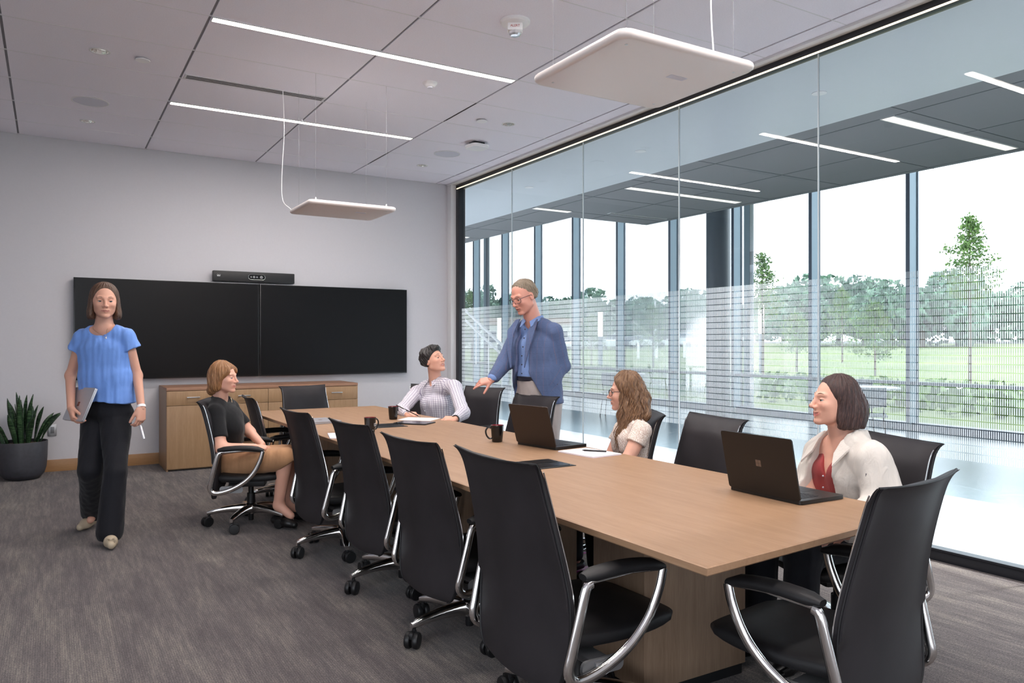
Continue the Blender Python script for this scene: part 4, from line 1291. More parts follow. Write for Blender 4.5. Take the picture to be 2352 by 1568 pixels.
# glowing light columns on the lawn
M['lantern'] = emit('lantern', (1.0, 0.93, 0.72, 1), 1.2)
for px, d, tp, lb in ((1379, 40, 716, 'square light column with glowing top right of the blazer'), (1749, 33, 697, 'square light column with glowing top between slim column and man\'s reflection'), (1148, 38, 730, 'square light column with glowing top left of the standing man')):
    x, y = place(px, d)
    z0 = ground_z(x); H = 1.35 + (787 - tp) * d / 1755 - z0
    r = empty('light_column', (x, y, z0), 0.3, lb, 'lamp', 'light columns on the lawn')
    MB().box((0, 0, (H - 1.3) / 2), (0.17, 0.17, H - 1.3)).build('post', M['mullion_dark'], r)
    MB().box((0, 0, H - 0.65), (0.19, 0.19, 1.3), bev=0.01).build('lantern', M['lantern'], r)
# white marker posts on the lawn
for i, (px, d) in enumerate(((1466, 55), (1508, 55), (1572, 55), (1606, 55))):
    x, y = place(px, d)
    lb = ['leftmost of the short white posts on the lawn', 'second short white post on the lawn from the left', 'third short white post on the lawn from the left', 'rightmost of the short white posts on the lawn'][i]
    tag(MB().lathe([(0.09, 0), (0.09, 1.1), (0.05, 1.18)], (0, 0, 0), 10).build('marker_post', M['white_plastic'], loc=(x, y, ground_z(x))), lb, 'post', 'short white posts on the lawn')
# street lamp pole behind the trees
x, y = place(1505, 60)
tag(MB().lathe([(0.12, 0), (0.1, 3.0), (0.08, 4.3)], (0, 0, 0), 12).build('grey_pole', M['satin'], loc=(x, y, ground_z(x))), 'thin grey pole on the lawn in front of the light green tree', 'pole')
# low building far left
x, y = place(1180, 106)
r = empty('low_building', (x, y, ground_z(x)), math.radians(-31), 'long low building with a brown roof band far off at the left', 'building')
M['bwall'] = simple('building_wall', srgb(214, 216, 214), 0.8); M['broof'] = simple('building_band', srgb(150, 128, 112), 0.8)
MB().box((0, 0, 1.6), (18, 6, 3.2)).build('wall', M['bwall'], r)
MB().box((0, 0, 3.6), (18.6, 6.6, 0.9)).build('roof_band', M['broof'], r)
for k in range(5):
    MB().box((-6.4 + 3.2 * k, -3.02, 1.5), (1.6, 0.06, 1.5)).build('window', M['car_glass'], r)
# ------------------------------------------------------------------ sculpting tools: signed distance fields turned into meshes
F32 = np.float32
def V3(*a): return np.array(a, dtype=np.float64)
def unit(v):
    v = np.asarray(v, float); return v / np.linalg.norm(v)
def DIR(r, d, u=0.0): return RT * r + FW * d + V3(0, 0, u)

def rc(P, a, b, ra, rb):
    a = np.asarray(a, F32); ab = np.asarray(b, F32) - a
    h = np.clip(((P - a) @ ab) / max(float(ab @ ab), 1e-9), 0, 1)
    r = P - a - h[:, None] * ab
    return np.sqrt((r * r).sum(1)) - (ra + (rb - ra) * h)
def ecap(P, a, b, fa, fb, la, lb, u):
    """capsule with an oval section: depth radii fa, fb and radii la, lb along u"""
    a = np.asarray(a, F32); ab = np.asarray(b, F32) - a; u = np.asarray(u, F32)
    h = np.clip(((P - a) @ ab) / max(float(ab @ ab), 1e-9), 0, 1)
    r = P - a - h[:, None] * ab
    lat = r @ u
    f = fa + (fb - fa) * h; l = la + (lb - la) * h
    rest = (r * r).sum(1) - lat * lat
    q = np.sqrt(np.maximum(rest, 0) + (lat * f / l) ** 2)
    return q - f
def ell(P, c, r, R=None):
    q = P - np.asarray(c, F32)
    if R is not None: q = q @ np.asarray(R, F32)
    r = np.asarray(r, F32)
    k0 = np.sqrt(((q / r) ** 2).sum(1)); k1 = np.sqrt(((q / (r * r)) ** 2).sum(1)) + 1e-9
    return k0 * (k0 - 1) / k1
def smin(a, b, k):
    h = np.clip(0.5 + 0.5 * (b - a) / k, 0, 1)
    return b + (a - b) * h - k * h * (1 - h)
def smax(a, b, k): return -smin(-a, -b, k)
def plane(P, c, n): return (P - np.asarray(c, F32)) @ np.asarray(unit(n), F32)
_wr = np.random.default_rng(3)
_WD = _wr.normal(size=(24, 3)); _WP = _wr.uniform(0, 6.28, 24)
def wob(P, f, seed=0, sc=(1, 1, 1)):
    o = 0
    for k in range(5):
        w = _WD[(seed * 5 + k) % 24] * f * (1 + 0.35 * k) * np.array(sc)
        o = o + np.sin(P @ w.astype(F32) + F32(_WP[(seed * 5 + k) % 24])) / (1 + 0.4 * k)
    return o / 2.6

def sdf_mesh(fn, lo, hi, h):
    """surface nets of fn(P) = 0 over the box lo..hi with step h"""
    lo = np.asarray(lo, float); hi = np.asarray(hi, float)
    B = 8
    nb = np.maximum(1, np.ceil((hi - lo) / (h * B)).astype(int))
    n = nb * B
    cx = [lo[i] + (np.arange(nb[i]) + 0.5) * B * h for i in range(3)]
    C = np.stack(np.meshgrid(*cx, indexing='ij'), -1).reshape(-1, 3).astype(F32)
    dc = fn(C)
    near = np.abs(dc) < B * h * 1.25
    D = np.repeat(np.repeat(np.repeat(dc.reshape(nb), B, 0), B, 1), B, 2).astype(F32)
    idx = np.argwhere(near.reshape(nb))
    if len(idx) == 0: return np.zeros((0, 3)), []
    loc = np.stack(np.meshgrid(*[np.arange(B)] * 3, indexing='ij'), -1).reshape(-1, 3)
    for s in range(0, len(idx), 400):
        g = (idx[s:s + 400, None, :] * B + loc[None]).reshape(-1, 3)
        D[g[:, 0], g[:, 1], g[:, 2]] = fn((lo + g * h).astype(F32))
    S = D < 0
    c = np.zeros(tuple(n - 1), np.int8)
    for dx in (0, 1):
        for dy in (0, 1):
            for dz in (0, 1):
                c += S[dx:n[0] - 1 + dx, dy:n[1] - 1 + dy, dz:n[2] - 1 + dz]
    cells = np.argwhere((c > 0) & (c < 8))
    if len(cells) == 0: return np.zeros((0, 3)), []
    vid = -np.ones(tuple(n - 1), np.int64)
    vid[cells[:, 0], cells[:, 1], cells[:, 2]] = np.arange(len(cells))
    acc = np.zeros((len(cells), 3)); cnt = np.zeros(len(cells))
    cor = [(a, b, d) for a in (0, 1) for b in (0, 1) for d in (0, 1)]
    for p in cor:
        for ax in range(3):
            if p[ax]: continue
            q = list(p); q[ax] = 1
            A = D[cells[:, 0] + p[0], cells[:, 1] + p[1], cells[:, 2] + p[2]]
            Bv = D[cells[:, 0] + q[0], cells[:, 1] + q[1], cells[:, 2] + q[2]]
            m = (A < 0) != (Bv < 0)
            t = np.where(m, A / np.where(m, A - Bv, 1), 0)
            pos = np.tile(np.array(p, float), (len(cells), 1)); pos[:, ax] += t
            acc += pos * m[:, None]; cnt += m
    Vt = lo + (cells + acc / cnt[:, None]) * h
    quads = []
    for ax in range(3):
        o1, o2 = [(1, 2), (2, 0), (0, 1)][ax]
        sl0 = [slice(1, n[i] - 1) for i in range(3)]; sl1 = list(sl0)
        sl0[ax] = slice(0, n[ax] - 1); sl1[ax] = slice(1, n[ax])
        a = S[tuple(sl0)]; b = S[tuple(sl1)]
        e = np.argwhere(a != b)
        if len(e) == 0: continue
        inside = a[e[:, 0], e[:, 1], e[:, 2]]
        base = e.copy()
        for i in range(3):
            if i != ax: base[:, i] += 1
        def cid(d1, d2):
            q = base.copy(); q[:, o1] -= d1; q[:, o2] -= d2
            return vid[q[:, 0], q[:, 1], q[:, 2]]
        Q = np.stack([cid(1, 1), cid(0, 1), cid(0, 0), cid(1, 0)], 1)
        Q[~inside] = Q[~inside][:, ::-1]
        quads.append(Q)
    Q = np.concatenate(quads)
    Q = Q[(Q >= 0).all(1)]
    return Vt, Q

def np_mesh(name, parts, mats, parent=None, origin=(0, 0, 0), colors=None, uvs=None):
    """parts: list of (V, Q); one joined mesh object, smooth shaded"""
    Vs = []; Qs = []; n = 0
    for V_, Q_ in parts:
        if len(V_) == 0: continue
        Vs.append(V_); Qs.append(Q_ + n); n += len(V_)
    V_ = np.concatenate(Vs) - np.asarray(origin); Q_ = np.concatenate(Qs)
    me = bpy.data.meshes.new(name)
    me.vertices.add(len(V_)); me.vertices.foreach_set('co', V_.astype(F32).ravel())
    me.loops.add(Q_.size); me.polygons.add(len(Q_))
    me.loops.foreach_set('vertex_index', Q_.astype(np.int32).ravel())
    me.polygons.foreach_set('loop_start', np.arange(0, Q_.size, 4, dtype=np.int32))
    me.polygons.foreach_set('use_smooth', np.ones(len(Q_), bool))
    me.update(calc_edges=True)
    if colors is not None:
        at_ = me.color_attributes.new('tone', 'FLOAT_COLOR', 'POINT')
        c4 = np.ones((len(V_), 4), F32); c4[:, :3] = np.concatenate(colors)
        at_.data.foreach_set('color', c4.ravel())
    if uvs is not None:
        at_ = me.attributes.new('cloth', 'FLOAT_VECTOR', 'POINT')
        at_.data.foreach_set('vector', np.concatenate(uvs).astype(F32).ravel())
    for m in (mats if isinstance(mats, (list, tuple)) else [mats]): me.materials.append(m)
    o = bpy.data.objects.new(name, me)
    COL.objects.link(o)
    if parent is not None: o.parent = parent
    return o

# ------------------------------------------------------------------ materials of people
def tone_mat(name, rough=0.5, sss=0.0, bumpscale=0, bumpamt=0.1, spec=0.4):
    t = NT(name)
    a = t.node('ShaderNodeAttribute', attribute_name='tone')
    t.set(a.outputs['Color'], rough, spec=spec)
    if sss:
        t.b.inputs['Subsurface Weight'].default_value = sss
        t.b.inputs['Subsurface Radius'].default_value = (0.012, 0.005, 0.003)
        t.b.inputs['Subsurface Scale'].default_value = 0.6
    if bumpscale: t.bump(t.noise(t.coord(), bumpscale, 3), bumpamt, 0.002)
    return t.mat
M['skin'] = tone_mat('skin', 0.48, 0.12, 420, 0.12)
M['eye'] = tone_mat('eye', 0.08, 0, spec=0.6)
def cloth(name, col, rough=0.85, amp=0.08, fine=900, sheen=0.1, bump=0.25, crease=0.35):
    t = NT(name)
    n1 = t.noise(t.coord(), 5, 4)
    n2 = t.noise(t.coord(), fine, 2)
    lo = tuple(c * (1 - amp) for c in col[:3]) + (1,); hi = tuple(min(1, c * (1 + amp)) for c in col[:3]) + (1,)
    t.set(t.ramp(n1, [(0.3, lo), (0.7, hi)]), rough, spec=0.25)
    t.b.inputs['Sheen Weight'].default_value = sheen
    n3 = t.noise(t.coord('Object', (1, 1, 0.45)), 26, 3, 0.5, 0.8)
    t.bump(t.math('ADD', t.math('MULTIPLY', n2, bump), t.math('MULTIPLY', n3, 2.0 * crease)), 0.5, 0.006)
    return t.mat
M['c_blue'] = cloth('blouse_blue', srgb(116, 158, 232), 0.55, crease=0.5)
M['c_black'] = cloth('cloth_black', srgb(18, 18, 21), 0.8, crease=0.3)
M['c_navyblack'] = cloth('trousers_black', srgb(20, 21, 28), 0.75, crease=0.35)
M['c_tan'] = cloth('skirt_tan', srgb(178, 134, 98), 0.8, crease=0.35)
M['c_white'] = cloth('jacket_white', srgb(220, 213, 205), 0.8, crease=1.5)
M['c_rust'] = cloth('top_rust', srgb(156, 62, 62), 0.75, crease=0.5)
M['c_khaki'] = cloth('trousers_khaki', srgb(178, 168, 164), 0.8, crease=0.6)
M['c_shirtblue'] = cloth('shirt_blue', srgb(120, 146, 196), 0.75, crease=0.4)
M['c_belt'] = simple('belt_navy', srgb(26, 30, 46), 0.4)
M['shoe_tan'] = simple('shoe_tan', srgb(186, 170, 146), 0.6)
M['shoe_black'] = simple('shoe_black', srgb(20, 19, 20), 0.35)
M['gold'] = simple('gold', (0.8, 0.62, 0.36, 1), 0.25, 1.0)
M['button'] = simple('button', srgb(206, 206, 214), 0.3)
M['button_dark'] = simple('button_dark', srgb(34, 38, 52), 0.3)

def check_mat(name, base, c1, c2, pitch, wid, rough=0.8, soft=False):
    """woven check following the cloth coordinates of the garment"""
    t = NT(name)
    a = t.node('ShaderNodeAttribute', attribute_name='cloth')
    s = t.node('ShaderNodeSeparateXYZ'); t.link(a.outputs['Vector'], s.inputs[0])
    def line(ch, p, w):
        f = t.math('FRACT', t.math('MULTIPLY', s.outputs[ch], 1 / p))
        return t.math('LESS_THAN', f, w)
    lx = line(0, pitch, wid); ly = line(1, pitch, wid)
    c = t.mix(t.math('MULTIPLY', lx, 0.75), base, c1)
    c = t.mix(t.math('MULTIPLY', ly, 0.75), c, c2)
    if soft:
        n = t.noise(t.coord('Object', (300, 300, 60)), 2, 3, 0.7)
        n2 = t.noise(t.coord('Object', (60, 60, 300)), 2, 3, 0.7)
        c = t.mix(t.math('MULTIPLY', t.math('ADD', n, n2), 0.22), c, srgb(150, 168, 206))
    t.set(c, rough, spec=0.2)
    t.b.inputs['Sheen Weight'].default_value = 0.1
    n3 = t.noise(t.coord('Object', (1, 1, 0.6)), 24, 3, 0.5, 0.8)
    t.bump(t.math('ADD', t.noise(t.coord(), 700, 2), t.math('MULTIPLY', n3, 1.4)), 0.35, 0.005)
    return t.mat
M['c_check'] = check_mat('shirt_check', srgb(226, 222, 230), srgb(104, 88, 128), srgb(96, 84, 122), 0.0165, 0.17)
M['c_blazer'] = check_mat('blazer_check', srgb(54, 70, 108), srgb(100, 74, 92), srgb(42, 54, 88), 0.048, 0.07, 0.85, True)
def lace():
    t = NT('lace')
    v = t.node('ShaderNodeTexVoronoi', feature='DISTANCE_TO_EDGE'); v.inputs['Scale'].default_value = 130
    t.link(t.coord(), v.inputs[0])
    c = t.ramp(v.outputs['Distance'], [(0.06, srgb(236, 226, 218)), (0.2, srgb(192, 166, 150))])
    t.set(c, 0.85, spec=0.2)
    t.bump(v.outputs['Distance'], -0.6, 0.003)
    return t.mat
M['c_lace'] = lace()
def hair_mat(name, dark, mid, light):
    t = NT(name)
    a = t.node('ShaderNodeAttribute', attribute_name='cloth')
    mp = t.node('ShaderNodeMapping'); mp.inputs['Scale'].default_value = (150, 2.6, 1)
    t.link(a.outputs['Vector'], mp.inputs[0])
    n = t.noise(mp.outputs[0], 1.0, 4, 0.65, 0.4)
    t.set(t.ramp(n, [(0.3, dark), (0.5, mid), (0.7, light)]), 0.36, spec=0.45)
    t.bump(n, 0.6, 0.004)
    return t.mat
M['hair_brown'] = hair_mat('hair_brown', srgb(44, 30, 24), srgb(82, 58, 44), srgb(122, 92, 70))
M['hair_ginger'] = hair_mat('hair_ginger', srgb(92, 58, 36), srgb(148, 102, 66), srgb(202, 160, 112))
M['hair_black'] = hair_mat('hair_black', srgb(18, 15, 16), srgb(32, 27, 27), srgb(58, 50, 48))
M['hair_grey'] = hair_mat('hair_grey', srgb(86, 74, 62), srgb(128, 112, 94), srgb(176, 162, 142))
M['hair_curly'] = hair_mat('hair_curly', srgb(58, 38, 28), srgb(116, 84, 60), srgb(190, 152, 114))
M['hair_dark'] = hair_mat('hair_dark_brown', srgb(32, 22, 22), srgb(60, 42, 40), srgb(112, 82, 74))

# ------------------------------------------------------------------ heads, hands, hair
def frame(fwd, up=(0, 0, 1)):
    f = unit(fwd); l = unit(np.cross(up, f)); u = np.cross(f, l)
    return np.stack([f, l, u], 1)          # columns: forward, left, up
def head_field(c, R, s=1.0, male=False, smile=0.0, open_=0.0, wide=1.0):
    R32 = R.astype(F32); c32 = np.asarray(c, F32)
    def f(P):
        q = ((P - c32) @ R32) / F32(s)
        x, y, z = q[:, 0], q[:, 1], q[:, 2]
        ya = np.abs(y)
        q2 = np.stack([x, ya, z], 1)
        d = ell(q, (-0.016, 0, 0.035), (0.094, 0.078 * wide, 0.083))
        d = smin(d, ell(q, (0.022, 0, -0.028), (0.066, 0.066 * wide, 0.080)), 0.03)
        jw = 0.050 if male else 0.046
        d = smin(d, rc(q2, (-0.004, jw, -0.055), (0.060, 0.012, -0.094), 0.016, 0.014), 0.022)
        d = smin(d, ell(q, (0.070, 0, -0.097), (0.016, 0.021 if male else 0.017, 0.014)), 0.016)
        d = smin(d, ell(q2, (0.053, 0.038, -0.026 + 0.006 * smile), (0.027, 0.023, 0.021)), 0.016)      # cheeks
        d = smin(d, rc(q2, (0.082, 0.006, 0.022), (0.070, 0.042, 0.026), 0.0085, 0.0075), 0.014)          # brow
        d = smax(d, -ell(q2, (0.100, 0.031, 0.004), (0.022, 0.019, 0.0135)), 0.012)                      # eye sockets
        d = smin(d, np.maximum(ell(q2, (0.0700, 0.0315, 0.002), (0.0140, 0.0158, 0.0124)), -(z - 0.0036 - 0.12 * (ya - 0.0315) - 0.20 * smile * 0.0 + np.clip(0.09 - x, 0, 1) * 0.0)), 0.0025)   # upper lid
        d = smin(d, np.maximum(ell(q2, (0.0700, 0.0315, 0.001), (0.0138, 0.0150, 0.0120)), (z + 0.0050 - 0.002 * smile)), 0.0025)                     # lower lid
        nose = rc(q, (0.084, 0, 0.014), (0.104, 0, -0.026), 0.0068, 0.0088)
        nose = smin(nose, ell(q, (0.106, 0, -0.030), (0.0105, 0.0095, 0.0088)), 0.008)
        nose = smin(nose, ell(q2, (0.0935, 0.0115, -0.0335), (0.0105, 0.0070, 0.0075)), 0.006)
        nose = smax(nose, -ell(q2, (0.099, 0.0065, -0.0415), (0.006, 0.0034, 0.004)), 0.003)
        d = smin(d, nose, 0.011)
        # lips and mouth
        cz = 0.008 * smile
        wm = 0.024 + 0.009 * smile
        up = rc(q2, (0.0925 - 0.0045 * smile, 0.004, -0.0575), (0.078 - 0.004 * smile, wm, -0.0625 + cz), 0.0040, 0.0018)
        lo = rc(q2, (0.0895 - 0.003 * open_ - 0.003 * smile, 0.0, -0.0695 - 0.009 * open_), (0.077 - 0.004 * smile, wm - 0.002, -0.0640 + cz - 0.002 * open_), 0.0048, 0.0018)
        d = smin(d, ell(q, (0.062, 0, -0.062), (0.026, 0.030, 0.022)), 0.012)
        d = smin(d, up, 0.005); d = smin(d, lo, 0.005)
        slit = rc(q2, (0.0925 - 0.004 * smile, 0, -0.0632 - 0.0035 * open_), (0.0845 - 0.004 * smile, wm - 0.003, -0.0628 + cz), 0.0010 + 0.0058 * open_, 0.0010)
        d = smax(d, -slit, 0.002)
        # folds beside the mouth
        d = smax(d, -rc(q2, (0.090, 0.020, -0.038), (0.079, 0.034, -0.064), 0.0020, 0.0016), 0.006) if smile > 0.2 else d
        # ears
        e = ell(q2, (-0.008, 0.0765 * wide, -0.004), (0.0175, 0.0075, 0.030))
        e = smax(e, -ell(q2, (-0.004, 0.0850 * wide, -0.002), (0.010, 0.0060, 0.019)), 0.004)
        d = smin(d, e, 0.007)
        return d * F32(s)
    return f
def head_tones(Vt, c, R, s, base, lip, smile=0.0, open_=0.0, blush=0.10, teeth=False):
    q = ((Vt - np.asarray(c)) @ R) / s
    x, y, z = q[:, 0], np.abs(q[:, 1]), q[:, 2]
    col = np.tile(np.array(base[:3]), (len(Vt), 1))
    red = np.array(lip[:3])
    def blend(w, c2):
        nonlocal col
        w = np.clip(w, 0, 1)[:, None]; col = col * (1 - w) + np.array(c2) * w
    ck = np.exp(-(((x - 0.075) / 0.03) ** 2 + ((y - 0.036) / 0.018) ** 2 + ((z + 0.028) / 0.018) ** 2))
    blend(ck * blush * 3, np.array(base[:3]) * 0.6 + red * 0.4)
    ns = np.exp(-(((x - 0.108) / 0.012) ** 2 + (y / 0.012) ** 2 + ((z + 0.03) / 0.012) ** 2))
    blend(ns * 0.35, np.array(base[:3]) * 0.6 + red * 0.4)
    wm = 0.024 + 0.009 * smile
    zc = -0.0632 + 0.008 * smile * (y / wm) ** 2
    lh = 0.0058 + 0.005 * open_
    lips = (1 - np.clip((y / (wm + 0.001)) ** 3, 0, 1)) * (1 - np.clip((np.abs(z - zc + 0.001 + 0.003 * open_) / lh) ** 4, 0, 1)) * (x > 0.068)
    blend(lips * 0.85, red)
    gap = (x > 0.06) & (x < 0.0862 - 0.0045 * smile - 16 * y * y) & (y < wm * 0.85) & (np.abs(z - zc + 0.0035 * open_) < 0.0065 * open_ + 0.0012)
    seam = (x > 0.07) & (y < wm) & (np.abs(z - zc + 0.0005) < 0.0013)
    if open_ < 0.3: col[seam & (y < wm * 0.85)] = np.array([0.26, 0.09, 0.08])
    col[gap] = np.array([0.12, 0.035, 0.03])
    return col
def ball(c, r, n=20):
    vs = []; fs = []
    for i in range(n + 1):
        th = PI * i / n
        for j in range(2 * n):
            ph = PI * j / n
            vs.append((c[0] + r * math.sin(th) * math.cos(ph), c[1] + r * math.sin(th) * math.sin(ph), c[2] + r * math.cos(th)))
    for i in range(n):
        for j in range(2 * n):
            k = (j + 1) % (2 * n)
            fs.append((i * 2 * n + j, (i + 1) * 2 * n + j, (i + 1) * 2 * n + k, i * 2 * n + k))
    return np.array(vs), np.array(fs)
def add_eyes(body, c, R, s, gaze, origin, iris=(0.05, 0.07, 0.08), brow=(0.12, 0.08, 0.05), brow_h=0.0, brow_w=1.0):
    g = unit(unit(gaze) * 0.45 + R[:, 0] * 0.55)
    for sd in (-1, 1):
        ec = np.asarray(c) + R @ (np.array([0.0692, sd * 0.0315, 0.0010]) * s)
        V_, Q_ = ball(ec, 0.0122 * s)
        ca = ((V_ - ec) @ g) / (0.0122 * s)
        col = np.tile(np.array([0.52, 0.49, 0.47]), (len(V_), 1))
        col[ca > 0.82] = iris; col[ca > 0.955] = (0.01, 0.01, 0.01)
        np_mesh('eye', [(V_, Q_)], M['eye'], body, origin, [col])
        m = MB(); pts = []
        for k in range(8):
            t = k / 7
            yy = 0.012 + 0.036 * t
            zz = 0.0235 + brow_h + 0.006 * math.sin(PI * min(1, t * 1.15) * 0.8)
            xx = 0.0885 - 0.0005 - 0.55 * max(0, yy - 0.012) ** 1.0 * (0.25 + yy * 9)
            pts.append(np.asarray(c) + R @ (np.array([xx, sd * yy, zz]) * s) - np.asarray(origin))
        m.tube(pts, [0.0010 * s, 0.0017 * s, 0.0020 * s, 0.0019 * s, 0.0017 * s, 0.0014 * s, 0.0010 * s, 0.0006 * s], 6, up=tuple(R[:, 0]), flat=0.7)
        key = 'brow_%d' % int(brow[0] * 1000)
        if key not in M: M[key] = simple(key, tuple(brow) + (1,), 0.8)
        m.build('eyebrow', M[key], body, angle=180)
        if 'lash' not in M: M['lash'] = simple('eyelash', (0.02, 0.014, 0.012, 1), 0.7)
        lp = []
        for k in range(9):
            a = math.radians(-62 + 15.5 * k)
            d = unit(np.array([math.cos(a), math.sin(a), 0.27 - 0.30 * abs(math.sin(a)) ** 2]))
            lp.append(np.asarray(c) + R @ ((np.array([0.0695, sd * 0.0315, 0.0012]) + d * 0.0148) * s) - np.asarray(origin))
        MB().tube(lp, [0.0003] + [0.0008 * s] * 7 + [0.0003], 5).build('eyelashes', M['lash'], body, angle=180)

def hand_parts(wrist, fdir, back, side, curl=(25, 30, 20), spread=4, thumb=(35, 25), s=1.0):
    """side=+1: thumb on the left of (fdir, back up). returns list of round cones (a, b, ra, rb, k)"""
    x = unit(fdir); z = unit(np.asarray(back, float) - x * np.dot(back, x)); y = np.cross(z, x) * side
    w = np.asarray(wrist, float)
    def L(a, b, c): return w + (x * a + y * b + z * c) * s
    out = []
    K = 0.010
    for yy, ll in ((0.024, 0.078), (0.008, 0.083), (-0.009, 0.079), (-0.025, 0.072)):
        out.append((L(0.005, yy * 0.6, 0), L(ll, yy, 0.002), 0.0155 * s, 0.0115 * s, 0.014))
    out.append((L(0.012, 0.016, -0.006), L(0.045, 0.024, -0.006), 0.015 * s, 0.013 * s, 0.014))
    fing = ((0.026, 0.080, 0.070, 0.0088), (0.0085, 0.085, 0.078, 0.0090), (-0.009, 0.081, 0.073, 0.0086), (-0.0255, 0.073, 0.057, 0.0076))
    if not hasattr(curl[0], '__len__'): curl = [curl] * 4
    for i, (yy, x0, ln, rr) in enumerate(fing):
        sp = math.radians(spread * (1.5 - i))
        a = 0.0
        p = L(x0, yy, 0.001)
        fx = x * math.cos(sp) + y * math.sin(sp)
        r0 = rr
        for j, fr in enumerate((0.46, 0.30, 0.24)):
            a += math.radians(curl[i][j])
            d = fx * math.cos(a) - z * math.sin(a)
            q = p + d * ln * fr * s
            out.append((p, q, r0 * s, r0 * 0.90 * s, 0.004 if j == 0 else 0.0015))
            r0 *= 0.90; p = q
    a = math.radians(thumb[0]); b = math.radians(thumb[1])
    d1 = unit(x * math.cos(a) + y * math.sin(a) - z * 0.35)
    p0 = L(0.018, 0.026, -0.006); p1 = p0 + d1 * 0.036 * s
    d2 = unit(d1 * math.cos(b) + (x * 0.9 - z * 0.45) * math.sin(b)); p2 = p1 + d2 * 0.031 * s
    d3 = unit(d2 * math.cos(b * .6) + (x * 0.9 - z * 0.5) * math.sin(b * .6)); p3 = p2 + d3 * 0.024 * s
    out += [(p0, p1, 0.0145 * s, 0.0108 * s, 0.010), (p1, p2, 0.0106 * s, 0.0096 * s, 0.002), (p2, p3, 0.0096 * s, 0.0078 * s, 0.0015)]
    return out
def cones_field(parts):
    def f(P):
        d = None
        for (a, b, ra, rb, k) in parts:
            e = rc(P, a, b, ra, rb)
            d = e if d is None else smin(d, e, max(k, 1e-4))
        return d
    return f
def cones_box(parts, pad=0.02):
    A = np.array([p[0] for p in parts] + [p[1] for p in parts]); return A.min(0) - pad - 0.01, A.max(0) + pad + 0.01

def limb_uv(Vt, segs, u=None):
    """cloth coordinates: around and along the nearest limb segment"""
    best = None
    out = np.zeros((len(Vt), 3))
    for i, (a, b, r, uu) in enumerate(segs):
        a = np.asarray(a, float); ab = np.asarray(b, float) - a; L = np.linalg.norm(ab); t = ab / L
        h = np.clip(((Vt - a) @ t) / L, 0, 1)
        res = Vt - a - (h * L)[:, None] * t
        dist = np.linalg.norm(res, axis=1) - r
        uu2 = unit(np.asarray(uu) - t * np.dot(uu, t)); vv = np.cross(t, uu2)
        ang = np.arctan2(res @ vv, res @ uu2)
        co = np.stack([ang * max(r, 0.04) + i * 0.0, (Vt - a) @ t, np.zeros(len(Vt))], 1)
        if best is None: best = dist.copy(); out = co
        else:
            m = dist < best; best[m] = dist[m]; out[m] = co[m]
    return out
def flat_uv(Vt, c, lat, up):
    return np.stack([(Vt - c) @ lat, (Vt - c) @ up, np.zeros(len(Vt))], 1)

def hair_mesh(c, R, s, parent, origin, mat, style, seed=0):
    """hair as a grooved shell that follows the style's outline, flowing down from the parting"""
    R32 = R.astype(F32); c32 = np.asarray(c, F32)
    S = style
    part_y = S.get('part', 0.0)
    def loc(P): return ((P - c32) @ R32) / F32(s)
    def coords(q):
        x, y, z = q[:, 0] + 0.012, q[:, 1] - part_y * np.clip(q[:, 2] / 0.1, 0, 1), q[:, 2]
        az = np.arctan2(y, x)
        el = np.arctan2(z - 0.0, np.sqrt(x * x + y * y) + 1e-6)
        return az, el
    def f(P):
        q = loc(P)
        x, y, z = q[:, 0], q[:, 1], q[:, 2]; ya = np.abs(y)
        t = S['t']
        d = ell(q, (-0.018, 0, 0.036), (0.094 + t * S.get('tf', 0.7), 0.075 + t, 0.083 + t * S.get('tz', 1.0)))
        for (cc, rr) in S.get('blobs', []):
            e = ell(q, cc, rr); d = smin(d, e, S.get('kb', 0.03))
            if cc[1] != 0:
                e = ell(q, (cc[0], -cc[1], cc[2]), rr); d = smin(d, e, S.get('kb', 0.03))
        # cut at the hem
        d = smax(d, -(z - S['hem'] - S.get('hemx', 0) * x), 0.012)
        # cut away the face
        fx, fy, fz, ry, rz = S['face']
        cut = ell(np.stack([x, ya, z], 1), (fx + 0.10, fy, fz), (0.10 + S.get('fd', 0.0), ry, rz))
        az, el = coords(q)
        g = S.get('groove', 0.0022); nf = S.get('n', 34)
        cw = S.get('curl', 0.0)
        qv = q * np.array([1, 1, 0.3], F32)
        ph = az * nf + wob(qv, 18, 1 + seed) * 0.9
        if cw: ph = ph + cw * np.sin(z * S.get('cf', 75) + az * 5 + wob(q, 14, 2) * 1.5)
        fc = np.clip(cut / 0.045, 0.12, 1)
        d = d + fc * (g * np.sin(ph * 0.37 + wob(qv, 12, 5) * 0.8) * 0.9 + g * 0.55 * np.sin(ph) + g * 0.35 * np.sin(ph * 2.3 + 1.0 + wob(qv, 20, 3)))
        d = d + fc * S.get('lump', 0.0) * wob(q, S.get('lf', 45), 2 + seed)
        d = d + S.get('thin', 0.008) * np.clip(1 - cut / 0.030, 0, 1) ** 1.5
        d = smax(d, -cut, 0.004)
        return d * F32(s)
    rr = S.get('reach', 0.17) * s
    lo = np.asarray(c) - rr; hi = np.asarray(c) + rr
    lo[2] -= S.get('drop', 0.0) * s
    V_, Q_ = sdf_mesh(f, lo, hi, S.get('h', 0.0028))
    q = ((V_ - np.asarray(c)) @ R) / s
    az, el = coords(q)
    uv = np.stack([az / PI + wob(q * np.array([1, 1, 0.3]), 22, 1 + seed) * 0.012 + S.get('curl', 0) * 0.006 * np.sin(q[:, 2] * S.get('cf', 75) + az * 5), q[:, 2] * 10, az * 0], 1)
    return np_mesh('hair', [(V_, Q_)], mat, parent, origin, None, [uv])

